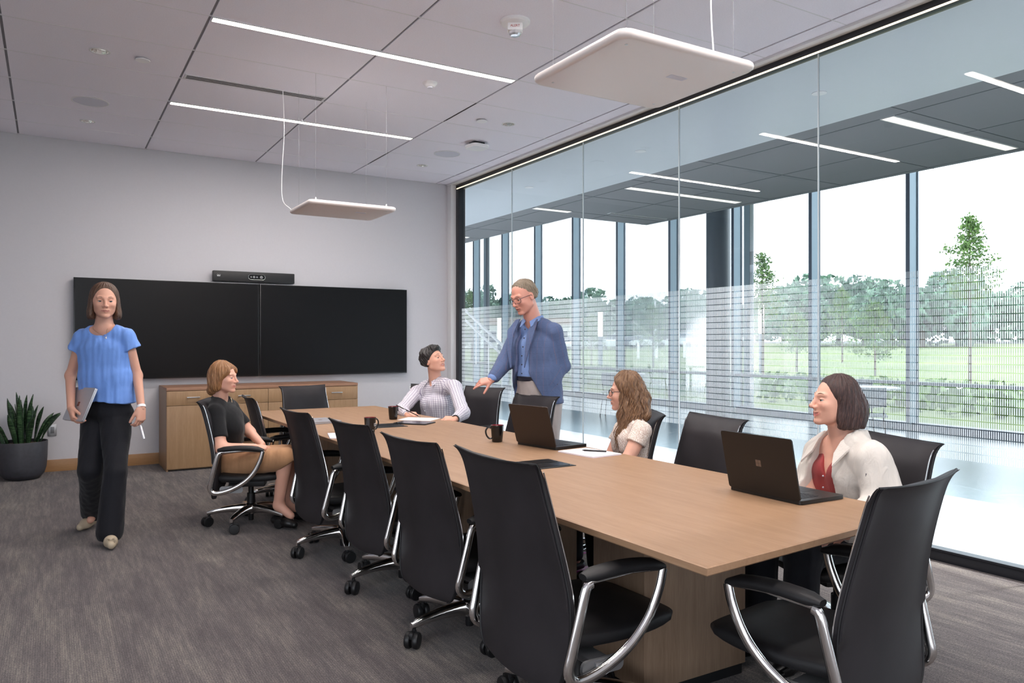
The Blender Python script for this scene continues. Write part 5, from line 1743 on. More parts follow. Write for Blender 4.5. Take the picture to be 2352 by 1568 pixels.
def locks(paths, rad, parent, origin, mat, name='hair_strands', seg=6):
    m = MB(); uv = []
    for i, p in enumerate(paths):
        n = len(p)
        r = [rad * (0.45 + 0.55 * math.sin(PI * min(1, 0.15 + 0.85 * k / (n - 1)))) * (1.0 if k < n - 1 else 0.25) for k in range(n)]
        before = len(m.v)
        m.tube([np.asarray(q) - origin for q in p], r, seg, flat=0.55)
        for k in range(len(m.v) - before):
            uv.append((i * 0.137 + (k % seg) * 0.01, (k // seg) * 0.15, 0))
    o = m.build(name, mat, parent, angle=180, fix=False)
    a = o.data.attributes.new('cloth', 'FLOAT_VECTOR', 'POINT')
    a.data.foreach_set('vector', np.array(uv, F32).ravel())
    return o
def glasses(c, R, s, parent, origin, mat, w=0.0, round_=0.4, drop=0.0):
    o_ = np.asarray(origin)
    def W(x, y, z): return np.asarray(c) + R @ (np.array([x, y, z]) * s) - o_
    m = MB()
    for sd in (-1, 1):
        pts = []
        for (py, pz) in rrect(0.050, 0.036, 0.013, 4):
            yy = sd * 0.033 + py
            pts.append(W(0.102 - 1.6 * (abs(yy)) ** 2 * 4, yy, pz - 0.002 + drop))
        pts.append(pts[0])
        m.tube(pts, 0.0017 * s, 6)
        m.tube([W(0.089, sd * 0.060, 0.008 + drop), W(0.05, sd * 0.079, 0.009), W(0.0, sd * 0.083, 0.007), W(-0.015, sd * 0.081, -0.004)], 0.0018 * s, 6)
    m.tube([W(0.102, -0.009, 0.002 + drop), W(0.105, 0, 0.004 + drop), W(0.102, 0.009, 0.002 + drop)], 0.0016 * s, 6)
    return m.build('spectacles', mat, parent)
M['specs_black'] = simple('spectacle_frame', srgb(24, 24, 28), 0.25)
M['specs_grey'] = simple('spectacle_frame_grey', srgb(44, 50, 62), 0.25)
SK1 = srgb(214, 162, 140); SK2 = srgb(224, 170, 148); SK3 = srgb(218, 156, 138); LIP = srgb(184, 110, 104)
HH = 0.0027    # head sculpt step
# ------------------------------------------------------------------ the people
def person_root(pos, label):
    return empty('person', tuple(pos), 0, label, 'person')
def body_field(segs, k=0.03):
    def f(P):
        d = None
        for g in segs:
            e = ecap(P, *g[:6], g[6]) if len(g) == 7 else rc(P, *g)
            d = e if d is None else smin(d, e, k)
        return d
    return f
def box_of(segs, pad=0.03):
    lo = np.full(3, 1e9); hi = -lo
    for g in segs:
        r = max(g[2], g[3]) if len(g) == 4 else max(g[2:6])
        for p in (g[0], g[1]):
            lo = np.minimum(lo, np.asarray(p) - r - pad); hi = np.maximum(hi, np.asarray(p) + r + pad)
    return lo, hi
def sculpt(fn, segs, h, pad=0.03):
    lo, hi = box_of(segs, pad)
    return sdf_mesh(fn, lo, hi, h)
def const(parts, col): return [np.tile(np.array(col[:3]), (len(v), 1)) for v, q in parts]

def build_body(root, org, head, neck, arms, legs, torso, skin, lip, hands, hs=1.0, male=False, smile=0.0, open_=0.0, teeth=False, wide=1.0, gaze=None, iris=(0.05, 0.07, 0.08), brow=(0.12, 0.08, 0.05), brow_h=0.0, blush=0.1):
    """head=(centre, R); neck=(a, b, ra, rb); limbs as round cones; one joined skin mesh"""
    c, R = head
    hf = head_field(c, R, hs, male, smile, open_, wide)
    def hn(P): return smin(hf(P), rc(P, *neck), 0.014)
    lo = np.asarray(c) - 0.15 * hs; hi = np.asarray(c) + 0.15 * hs
    lo = np.minimum(lo, np.asarray(neck[1]) - 0.06)
    hv = sdf_mesh(hn, lo, hi, HH)
    parts = [hv]; cols = [head_tones(hv[0], c, R, hs, skin, lip, smile, open_, blush, teeth)]
    segs = list(arms) + list(legs) + list(torso) + [neck]
    bf = body_field(segs, 0.025)
    bv = sculpt(bf, segs, 0.0075)
    parts.append(bv); cols.append(const([bv], skin)[0])
    for hp in hands:
        lo, hi = cones_box(hp)
        v = sdf_mesh(cones_field(hp), lo, hi, 0.0024)
        q = np.tile(np.array(skin[:3]), (len(v[0]), 1))
        # redder knuckles and fingertips
        tips = [p[1] for p in hp[5:]]
        w = np.zeros(len(v[0]))
        for t_ in tips: w = np.maximum(w, np.exp(-((v[0] - t_) ** 2).sum(1) / 0.009 ** 2))
        q = q * (1 - 0.22 * w[:, None]) + np.array(lip[:3]) * 0.22 * w[:, None]
        parts.append(v); cols.append(q)
    b = np_mesh('body', parts, M['skin'], root, org, cols)
    if teeth:
        if 'teeth' not in M: M['teeth'] = simple('teeth', (0.72, 0.68, 0.62, 1), 0.25)
        tp = []
        for k in range(9):
            y_ = (-1 + k / 4) * (0.016 + 0.005 * smile)
            tp.append(np.asarray(c) + R @ (np.array([0.0862 - 0.0045 * smile - 14.0 * y_ * y_, y_, -0.0612 - 0.0010 * open_ + 0.007 * smile * (y_ / 0.03) ** 2]) * hs) - np.asarray(org))
        MB().tube(tp, 0.0034 * hs, 8, flat=0.6, up=tuple(R[:, 0])).build('teeth', M['teeth'], b, angle=180)
    add_eyes(b, c, R, hs, gaze if gaze is not None else R[:, 0], org, iris, brow, brow_h)
    return b

def garment(name, root, org, segs, mat, h=0.0065, k=0.03, cuts=(), fold=0.003, ff=30, seed=0, fsc=(1, 1, 0.4), extra=None, uv=None, sleeves=()):
    f0 = body_field(segs, k)
    def f(P):
        d = f0(P)
        if extra is not None: d = extra(P, d)
        for (S_, E_, r0, r1, fr) in sleeves:
            T_ = S_ + (E_ - S_) * (fr + 0.12)
            d = smin(d, smax(rc(P, S_, T_, r0, r1), plane(P, S_ + (E_ - S_) * fr, E_ - S_), 0.003), 0.018)
        d = d + fold * wob(P, ff, seed, fsc) + fold * 0.5 * wob(P, ff * 2.2, seed + 1, fsc)
        for cfn in cuts: d = smax(d, cfn(P), 0.004)
        return d
    V_, Q_ = sculpt(f, list(segs) + [(S_, S_ + (E_ - S_) * (fr + 0.1), r0, r1) for (S_, E_, r0, r1, fr) in sleeves], h, 0.03)
    return np_mesh(name, [(V_, Q_)], mat, root, org, None, [uv(V_)] if uv else None)

def shoe(root, org, ankle, toe, mat, w=0.043, name='shoe', heel=0.02):
    a = np.asarray(ankle, float); t = np.asarray(toe, float)
    d = unit(t - a)
    hb = a - unit(V3(d[0], d[1], 0)) * 0.035
    segs = [(hb - V3(0, 0, 0.0), a * 0.4 + t * 0.6, w * 0.80, w * 0.92), (a * 0.4 + t * 0.6, t, w * 0.92, w * 0.62)]
    zf = min(hb[2], t[2]) - w * 0.62
    n = unit(np.cross(np.cross(t - hb, V3(0, 0, 1)), t - hb))
    def cut(P): return -(plane(P, (hb + t) / 2 - n * w * 0.60, n))
    return garment(name, root, org, segs, mat, 0.0045, 0.02, [cut], 0.0)

# ---- 1: the walking woman ----------------------------------------------------------------
def person_walking():
    org = np.array([0.33, 6.0, 0.0])
    root = person_root(org, 'walking woman in a blue cap-sleeve blouse and black trousers carrying a silver laptop')
    hc = at(240, 692, 5.27); R = frame(DIR(0.52, -0.85, -0.04))
    nb = at(239, 757, 5.31)
    SR, SL = at(190, 775, 5.32), at(290, 772, 5.30)
    ER, EL = at(162, 862, 5.36), at(315, 862, 5.36)
    WR, WL = at(163, 938, 5.16), at(325, 937, 5.26)
    up = V3(0, 0, 1); lat = unit(SL - SR)
    ch, wa, pe = at(240, 805, 5.32), at(243, 880, 5.33), at(243, 940, 5.35)
    HR, HL = at(222, 955, 5.36), at(266, 955, 5.34)
    KR, KL = at(207, 1080, 5.22), at(265, 1085, 5.16)
    AR, AL = at(214, 1180, 5.60), at(252, 1218, 5.10)
    arms = [(SR, ER, 0.041, 0.032), (ER, WR, 0.034, 0.024), (SL, EL, 0.041, 0.032), (EL, WL, 0.033, 0.024)]
    legs = [(KR, AR, 0.05, 0.034), (KL, AL, 0.05, 0.030), (AR, at(208, 1194, 5.50), 0.032, 0.025)]
    torso = [(ch, wa, 0.085, 0.08, 0.13, 0.11, lat), (SR, SL, 0.04, 0.04), ((SR + nb) / 2, (SL + nb) / 2, 0.045, 0.045), (nb + V3(0, 0, 0.02), SR, 0.042, 0.030), (nb + V3(0, 0, 0.02), SL, 0.042, 0.030)]
    hr = hand_parts(WR, DIR(0.42, -0.35, -0.80), DIR(-0.75, -0.62, -0.1), +1, ((38, 42, 25),) * 4, 3, (28, 22))
    hl = hand_parts(WL, DIR(0.02, -0.22, -1.0), DIR(0.85, -0.4, 0), -1, ((28, 42, 26), (32, 46, 28), (36, 48, 30), (40, 50, 30)), 3, (22, 30))
    b = build_body(root, org, (hc, R), (hc + R @ V3(-0.018, 0, -0.05), nb, 0.052, 0.058), arms, legs, torso, SK1, LIP, [hr, hl], 1.03, smile=0.5, gaze=DIR(0.75, -0.7, 0.0), wide=0.99, brow=(0.10, 0.065, 0.045))
    hair_mesh(hc, R, 1.03, root, org, M['hair_brown'], dict(t=0.013, tf=0.30, part=0.012, blobs=[((-0.030, 0.074, -0.050), (0.056, 0.026, 0.070)), ((-0.062, 0, -0.045), (0.045, 0.066, 0.076)), ((-0.006, 0.080, -0.092), (0.036, 0.020, 0.034))], hem=-0.124, face=(-0.030, 0.0, -0.036, 0.0715, 0.120), n=62, groove=0.0014, h=0.0024))
    # blouse
    a2 = up
    bs = [(SR, SL, 0.050, 0.050), (at(240, 800, 5.31), at(243, 865, 5.32), 0.108, 0.105, 0.182, 0.176, lat), (at(243, 865, 5.32), at(245, 925, 5.33), 0.105, 0.122, 0.176, 0.200, lat), ((SR + nb) / 2, (SL + nb) / 2, 0.050, 0.050)]
    sl_r = unit(ER - SR) ; sl_l = unit(EL - SL)
    def neckcut(P): return -ell(P, nb + DIR(0.0, -0.035, 0.018), (0.088, 0.088, 0.062))
    def hem(P): return -(P[:, 2] - F32(at(243, 923, 5.33)[2]) - 0.012 * wob(P, 14, 4))
    def slr(P): return np.where((plane(P, SR + DIR(0.01, 0), DIR(-1, 0)) > 0) & (P[:, 2] > 1.14), plane(P, SR + (ER - SR) * 0.34, ER - SR), -1)
    def sll(P): return np.where((plane(P, SL - DIR(0.01, 0), DIR(1, 0)) > 0) & (P[:, 2] > 1.14), plane(P, SL + (EL - SL) * 0.34, EL - SL), -1)
    garment('blouse', root, org, bs + [(nb + V3(0, 0, 0.004), SR, 0.046, 0.046), (nb + V3(0, 0, 0.004), SL, 0.046, 0.046)], M['c_blue'], 0.0048, 0.035, [neckcut, hem], 0.0036, 26, 0, (1.3, 1.3, 0.45), sleeves=[(SR, ER + DIR(-0.045, 0), 0.052, 0.066, 0.32), (SL, EL + DIR(0.045, 0), 0.052, 0.066, 0.32)])
    # trousers
    low = at(243, 925, 5.34)
    ts = [(at(243, 915, 5.34), pe, 0.105, 0.118, 0.165, 0.195, lat), (HR, KR, 0.100, 0.076), (HL, KL, 0.100, 0.074), (KR, AR + DIR(0, 0, 0.02), 0.074, 0.080), (KL, AL + V3(0, 0, -0.01), 0.072, 0.084)]
    garment('trousers', root, org, ts, M['c_navyblack'], 0.007, 0.014, [lambda P: plane(P, AR + DIR(0, 0, 0.0), AR - KR), lambda P: -(P[:, 2] - F32(0.035)), lambda P: plane(P, at(243, 908, 5.34), up)], 0.005, 20, 3, (1, 1, 0.35))
    shoe(root, org, AL + V3(0, 0, -0.045), V3(*at(256, 1242, 4.97)) * V3(1, 1, 0) + V3(0, 0, 0.035), M['shoe_tan'], 0.042)
    kn_ = V3(*at(256, 1242, 4.975)) * V3(1, 1, 0) + V3(0, 0, 0.066)
    MB().tube([kn_ - org + DIR(0.026 * math.cos(q), 0, 0.011 * math.sin(2 * q)) for q in np.linspace(0, 2 * PI, 13)], 0.0065, 6).build('shoe_knot', M['shoe_tan'], root)
    ar = AR + V3(0, 0, -0.04)
    shoe(root, org, ar, np.array([*(AR + DIR(-0.01, -0.15))[:2], 0.035]), M['shoe_tan'], 0.040)
    m = MB(); p = AL + V3(0, 0, 0)
    # watch, necklace
    d = unit(WL - EL); mm = MB(); mm.lathe([(0.026, -0.009), (0.0285, -0.009), (0.0285, 0.009), (0.026, 0.009)], (0, 0, 0), 20, M=Matrix(frame(np.cross(d, V3(0, 1, 0)), d).tolist()), cap0=False, cap1=False)
    mm.build('wristwatch', M['white_plastic'], root, loc=tuple(WL - d * 0.012 - org))
    pp = at(243, 774, 5.165)
    pts = [p_ - org for p_ in catmull([nb + DIR(-0.052, -0.015, 0.030), nb + DIR(-0.047, -0.052, 0.004), (nb + pp) / 2 + DIR(-0.020, -0.030, -0.004), pp, (nb + pp) / 2 + DIR(0.026, -0.030, -0.004), nb + DIR(0.050, -0.052, 0.004), nb + DIR(0.054, -0.015, 0.030)], 3)]
    n_ = MB().tube(pts, 0.0011, 5).build('necklace', M['gold'], root)
    V_, Q_ = ball(pp - org + V3(0, 0, -0.006), 0.006, 8); np_mesh('pendant', [(V_, Q_)], M['button'], n_)
    for sd in (-1, 1):
        V_, Q_ = ball(hc + R @ V3(0.002, sd * 0.080, -0.034), 0.0042, 6); np_mesh('earring', [(V_, Q_)], M['gold'], root, org)
    # carried laptop
    A, B, C, D = at(228, 883, 5.12), at(201, 964, 5.04), at(134, 971, 5.27), at(172, 895, 5.34)
    cen = (A + B + C + D) / 4
    ex = unit((A - B) + (D - C)); ey = unit(((C - B) + (D - A)) - ex * np.dot((C - B) + (D - A), ex)); ez = np.cross(ex, ey)
    r = empty('laptop', tuple(cen), 0, 'closed silver laptop carried under the arm of the walking woman', 'laptop')
    r.rotation_euler = Matrix(np.stack([ex, ey, ez], 1).tolist()).to_euler()
    m = MB(); m.prism(rrect(0.235, 0.31, 0.012, 3), -0.009, 0.0); m.build('keyboard_base', M['lap_silver'], r)
    sgn = 1 if np.dot(ez, -FW) > 0 else -1
    m = MB(); m.prism(rrect(0.235, 0.31, 0.012, 3), 0.0015, 0.008); ld = m.build('lid', M['lap_silver'], r)
    m = MB()
    zz = 0.0083 if sgn > 0 else -0.0093
    for sx in (-1, 1):
        for sy in (-1, 1): m.box((sx * 0.008, sy * 0.008, zz), (0.0145, 0.0145, 0.0008))
    m.build('emblem', M['logo_dark'], ld)
    # handheld device in her left hand
    g0, g1 = at(322, 976, 5.20), at(331, 1008, 5.14)
    r = empty('clicker', tuple(g0), 0, 'slim grey handheld clicker hanging from the walking woman\'s left hand', 'remote')
    MB().tube([(0, 0, 0), (g1 - g0) * 0.05, (g1 - g0) * 0.95, g1 - g0], [0.006, 0.0095, 0.0095, 0.006], 10, flat=0.6).build('case', M['lap_silver'], r)
person_walking()

# ---- 2: the seated woman in black ---------------------------------------------------------
def person_black():
    org = np.array([1.28, 5.87, 0.0])
    root = person_root(org, 'seated woman with short ginger hair in a black top and tan skirt, hands clasped')
    hc = at(515, 868, 5.66); R = frame(DIR(0.97, -0.12, 0.02))
    nb = at(505, 916, 5.70)
    Sn, Sf = at(494, 948, 5.54), at(528, 936, 5.86)
    En, Ef = at(508, 1030, 5.44), at(574, 992, 5.88)
    Wn, Wf = at(585, 1027, 5.50), at(602, 1021, 5.72)
    lat = unit(Sf - Sn); up = V3(0, 0, 1)
    ch, wa, pe = at(520, 965, 5.70), at(523, 1025, 5.72), at(530, 1064, 5.72)
    Hn, Hf = at(540, 1066, 5.60), at(542, 1060, 5.84)
    Kn, Kf = at(655, 1052, 5.52), at(658, 1044, 5.76)
    An, Af = at(640, 1160, 5.58), at(668, 1160, 5.80)
    arms = [(Sn, En, 0.050, 0.042), (En, Wn, 0.042, 0.027), (Sf, Ef, 0.048, 0.040), (Ef, Wf, 0.038, 0.026)]
    legs = [(Kn, An, 0.056, 0.038), (Kf, Af, 0.056, 0.036), (An, at(668, 1184, 5.55), 0.036, 0.028), (Af, at(700, 1184, 5.8), 0.036, 0.028)]
    torso = [(ch, wa, 0.10, 0.10, 0.14, 0.13, lat), (Sn, Sf, 0.045, 0.045), (wa, pe, .1, .1, .14, .15, lat)]
    h1 = hand_parts(Wn, DIR(0.82, 0.42, -0.12), DIR(0.1, -0.35, 1.0), +1, ((16, 30, 18), (24, 36, 20), (32, 40, 22), (40, 42, 24)), 7, (25, 20), 0.95)
    h2 = hand_parts(Wf, DIR(0.45, -0.25, -0.62), DIR(0.75, 0.0, 0.6), -1, ((35, 40, 22),) * 4, 3, (25, 20), 0.95)
    build_body(root, org, (hc, R), (hc + R @ V3(-0.02, 0, -0.05), nb, 0.050, 0.058), arms, legs, torso, SK2, srgb(196, 108, 100), [h1, h2], 0.96, smile=0.9, open_=0.45, teeth=True, wide=0.98, brow=(0.32, 0.2, 0.12), blush=0.16)
    hair_mesh(hc, R, 0.96, root, org, M['hair_ginger'], dict(t=0.019, tf=0.45, part=0.0, blobs=[((-0.036, 0.062, -0.038), (0.055, 0.028, 0.066)), ((-0.078, 0, -0.036), (0.052, 0.067, 0.078)), ((-0.088, 0, -0.095), (0.042, 0.055, 0.036)), ((0.045, 0.055, 0.040), (0.040, 0.020, 0.045))], hem=-0.122, hemx=0.16, face=(-0.018, 0, -0.040, 0.080, 0.110), n=30, groove=0.0030, lump=0.004, curl=0.5, cf=40))
    bs = [(Sn, Sf, 0.058, 0.058), (ch, wa, 0.122, 0.112, 0.160, 0.150, lat), (at(532, 985, 5.64), at(524, 1008, 5.66), 0.085, 0.09), (at(536, 985, 5.80), at(526, 1008, 5.80), 0.08, 0.09), ((Sn + nb) / 2, (Sf + nb) / 2, 0.050, 0.050), (nb + V3(0, 0, 0.01), Sn, 0.050, 0.050), (nb + V3(0, 0, 0.01), Sf, 0.050, 0.050)]
    wz = F32(at(520, 1016, 5.68)[2])
    garment('knit_top', root, org, bs, M['c_black'], 0.0065, 0.035, [lambda P: -ell(P, nb + DIR(0.03, 0, 0.022), (0.078, 0.078, 0.052)), lambda P: -(P[:, 2] - wz + 0.10 * plane(P, wa, DIR(1, 0)))], 0.002, 30, 1, sleeves=[(Sn, En, 0.060, 0.059, 0.72), (Sf, Ef, 0.058, 0.056, 0.72)])
    ks = [(at(526, 1032, 5.72), pe, 0.100, 0.108, 0.150, 0.170, lat), (Hn, Kn, 0.105, 0.080), (Hf, Kf, 0.105, 0.080), ((Hn + Hf) / 2, (Kn + Kf) / 2, 0.10, 0.070)]
    garment('skirt', root, org, ks, M['c_tan'], 0.007, 0.05, [lambda P: plane(P, (Kn + Kf) / 2 + DIR(0.0, 0, -0.075), DIR(0.55, 0.0, -0.83)), lambda P: P[:, 2] - F32(0.71)], 0.005, 18, 2)
    for a_, q in ((An, at(676, 1192, 5.52)), (Af, at(706, 1190, 5.78))):
        shoe(root, org, np.array([a_[0], a_[1], 0.055]), np.array([q[0], q[1], 0.035]), M['shoe_black'], 0.040)
    pts = [nb - org + unit(DIR(1, 0)) * (0.055 + 0.03 * math.cos(a)) + unit(DIR(0, 1)) * 0.06 * math.sin(a) + V3(0, 0, 0.02 - 0.095 * math.cos(a / 1.2) ** 2) for a in np.linspace(-1.4, 1.4, 15)]
    n_ = MB().tube(pts, 0.0012, 5).build('necklace', M['gold'], root)
    V_, Q_ = ball(pts[7] + V3(0, 0, -0.008), 0.008, 8); np_mesh('pendant', [(V_, Q_)], M['gold'], n_)
person_black()

# ---- 3: the man in the checked shirt --------------------------------------------------------
def person_check():
    org = np.array([3.0, 6.55, 0.0])
    root = person_root(org, 'seated dark haired man in a white checked shirt, smiling up at the standing man')
    hc = at(996, 828, 6.75); R = frame(DIR(0.80, -0.52, 0.34), DIR(-0.25, 0.1, 1))
    nb = at(1001, 880, 6.80)
    SR, SL = at(957, 902, 6.90), at(1044, 890, 6.62)
    ER, EL = at(922, 942, 6.60), at(1064, 948, 6.34)
    WR, WL = at(933, 951, 6.36), at(1046, 962, 6.06)
    lat = unit(SL - SR); up = V3(0, 0, 1)
    tf = unit(np.cross(lat, up))
    ch, wa, pe = at(1003, 928, 6.78), at(1008, 985, 6.84), at(1012, 1015, 6.88)
    arms = [(SR, ER, 0.05, 0.04), (ER, WR, 0.038, 0.028), (SL, EL, 0.05, 0.04), (EL, WL, 0.038, 0.028)]
    torso = [(ch, wa, 0.10, 0.10, 0.16, 0.15, lat), (SR, SL, 0.05, 0.05)]
    kr, kl = np.array([2.72, 6.55, 0.50]), np.array([2.66, 6.20, 0.50])
    hr_, hl_ = pe + V3(0.0, 0.1, 0), pe + V3(0, -0.1, 0)
    h1 = hand_parts(WR, DIR(0.95, -0.25, -0.08), DIR(0.1, -0.55, 0.85), -1, ((40, 45, 25), (42, 48, 28), (45, 50, 30), (48, 50, 30)), 2, (30, 35))
    h2 = hand_parts(WL, DIR(-0.90, -0.28, 0.02), DIR(-0.05, -0.45, 0.9), +1, ((18, 38, 22), (26, 40, 24), (34, 42, 26), (40, 45, 28)), 4, (40, 10))
    build_body(root, org, (hc, R), (hc + R @ V3(-0.02, 0, -0.05), nb, 0.053, 0.058), arms, [(kr, kr * V3(1, 1, 0) + V3(0.05, 0, 0.09), 0.05, 0.035), (kl, kl * V3(1, 1, 0) + V3(0.05, 0, 0.09), 0.05, 0.035)], torso, SK2, srgb(190, 110, 98), [h1, h2], 1.04, male=True, smile=1.0, open_=1.0, teeth=True, gaze=DIR(0.75, -0.4, 0.6), brow=(0.03, 0.022, 0.02), brow_h=0.004)
    hair_mesh(hc, R, 1.04, root, org, M['hair_black'], dict(t=0.017, tf=0.75, part=0.02, blobs=[((-0.075, 0.0, -0.015), (0.042, 0.060, 0.058)), ((-0.045, 0.058, -0.012), (0.036, 0.026, 0.034)), ((0.045, 0.0, 0.095), (0.040, 0.050, 0.024))], hem=-0.072, hemx=-0.75, face=(-0.040, 0, -0.040, 0.095, 0.108), n=26, groove=0.0026, lump=0.0065, lf=70, curl=1.2, cf=110))
    def uv(V_):
        return limb_uv(V_, [(nb, wa, 0.135, -tf), (SR, ER, 0.045, up), (ER, WR, 0.035, up), (SL, EL, 0.045, up), (EL, WL, 0.035, up)])
    def uv2(V_):
        return uv(V_)
        u1 = limb_uv(V_, [(SR, ER, 0.045, up), (ER, WR, 0.035, up), (SL, EL, 0.045, up), (EL, WL, 0.035, up)])
        dl = np.abs((V_ - (SR + SL) / 2) @ lat) 
        tor = flat_uv(V_, nb, lat, up)
        m = (dl < 0.150) 
        u1[m] = tor[m]
        return u1
    bs = [(SR, SL, 0.054, 0.054), (nb + up * 0.012, SR, 0.058, 0.050), (nb + up * 0.012, SL, 0.058, 0.050), (ch, wa, 0.118, 0.118, 0.178, 0.172, lat), (SR, ER, 0.058, 0.055), (ER, WR - DIR(0, 0) + (ER - WR) * 0.1, 0.054, 0.044), (SL, EL, 0.058, 0.055), (EL, WL + (EL - WL) * 0.1, 0.054, 0.042), ((SR + nb) / 2, (SL + nb) / 2, 0.056, 0.056)]
    garment('checked_shirt', root, org, bs, M['c_check'], 0.0065, 0.03, [lambda P: -rc(P, nb + tf * 0.055 + up * 0.035, nb + tf * 0.115 - up * 0.035, 0.052, 0.012), lambda P: -(P[:, 2] - F32(0.52))], 0.005, 24, 2, (1, 1, 0.8), uv=uv2)
    # collar
    m = MB()
    for sd in (-1, 1):
        base = [nb + lat * sd * 0.060 - tf * 0.02 + up * 0.052, nb + lat * sd * 0.058 + tf * 0.035 + up * 0.046, nb + lat * sd * 0.026 + tf * 0.085 + up * 0.018]
        tip = [nb + lat * sd * 0.078 - tf * 0.02 + up * 0.022, nb + lat * sd * 0.082 + tf * 0.045 + up * 0.012, nb + lat * sd * 0.058 + tf * 0.112 - up * 0.028]
        q = [x - org for x in base + tip]; off = (tf * 0.6 + lat * sd * 0.6) * 0.006
        vs = q + [x - off for x in q]
        m.add(vs, [(0, 1, 4, 3), (1, 2, 5, 4), (6, 9, 10, 7), (7, 10, 11, 8), (0, 6, 7, 1), (1, 7, 8, 2), (2, 8, 11, 5), (5, 11, 10, 4), (4, 10, 9, 3), (3, 9, 6, 0)])
    co = m.build('collar', M['c_check'], root)
    a = co.data.attributes.new('cloth', 'FLOAT_VECTOR', 'POINT')
    vv = np.array([v.co[:] for v in co.data.vertices]); a.data.foreach_set('vector', flat_uv(vv, vv.mean(0), lat, up).astype(F32).ravel())
    for k in range(5):
        p = nb + tf * (0.118 + 0.012 * min(k, 2)) - up * (0.05 + 0.062 * k)
        V_, Q_ = ball(p, 0.0055, 6); np_mesh('button', [(V_, Q_)], M['button'], root, org)
    ts = [(pe, wa, 0.11, 0.11, 0.17, 0.16, lat), (hr_, kr, 0.09, 0.07), (hl_, kl, 0.09, 0.07), (kr, kr * V3(1, 1, 0) + V3(0.05, 0, 0.12), 0.065, 0.055), (kl, kl * V3(1, 1, 0) + V3(0.05, 0, 0.12), 0.065, 0.055)]
    garment('trousers', root, org, ts, M['c_navyblack'], 0.009, 0.03, [lambda P: P[:, 2] - F32(0.60)], 0.003)
    for q in (kr, kl): shoe(root, org, np.array([q[0] + 0.05, q[1], 0.06]), np.array([q[0] - 0.12, q[1], 0.04]), M['shoe_black'], 0.045)
    d = unit(WL - EL); MB().lathe([(0.031, -0.010), (0.034, -0.010), (0.034, 0.010), (0.031, 0.010)], (0, 0, 0), 20, M=Matrix(frame(np.cross(d, V3(0, 1, 0)), d).tolist()), cap0=False, cap1=False).build('wristwatch', M['black_plastic'], root, loc=tuple(WL + d * 0.004 - org))
    p0 = at(950, 956, 6.22); p1 = at(910, 930, 6.45)
    pen(at(966, 961, 6.22) * V3(1, 1, 0) + V3(0, 0, TZ + 0.006), tuple(p1), 0.0042, M['gloss_black'], 'dark pen held in the writing hand of the man in the checked shirt')
person_check()

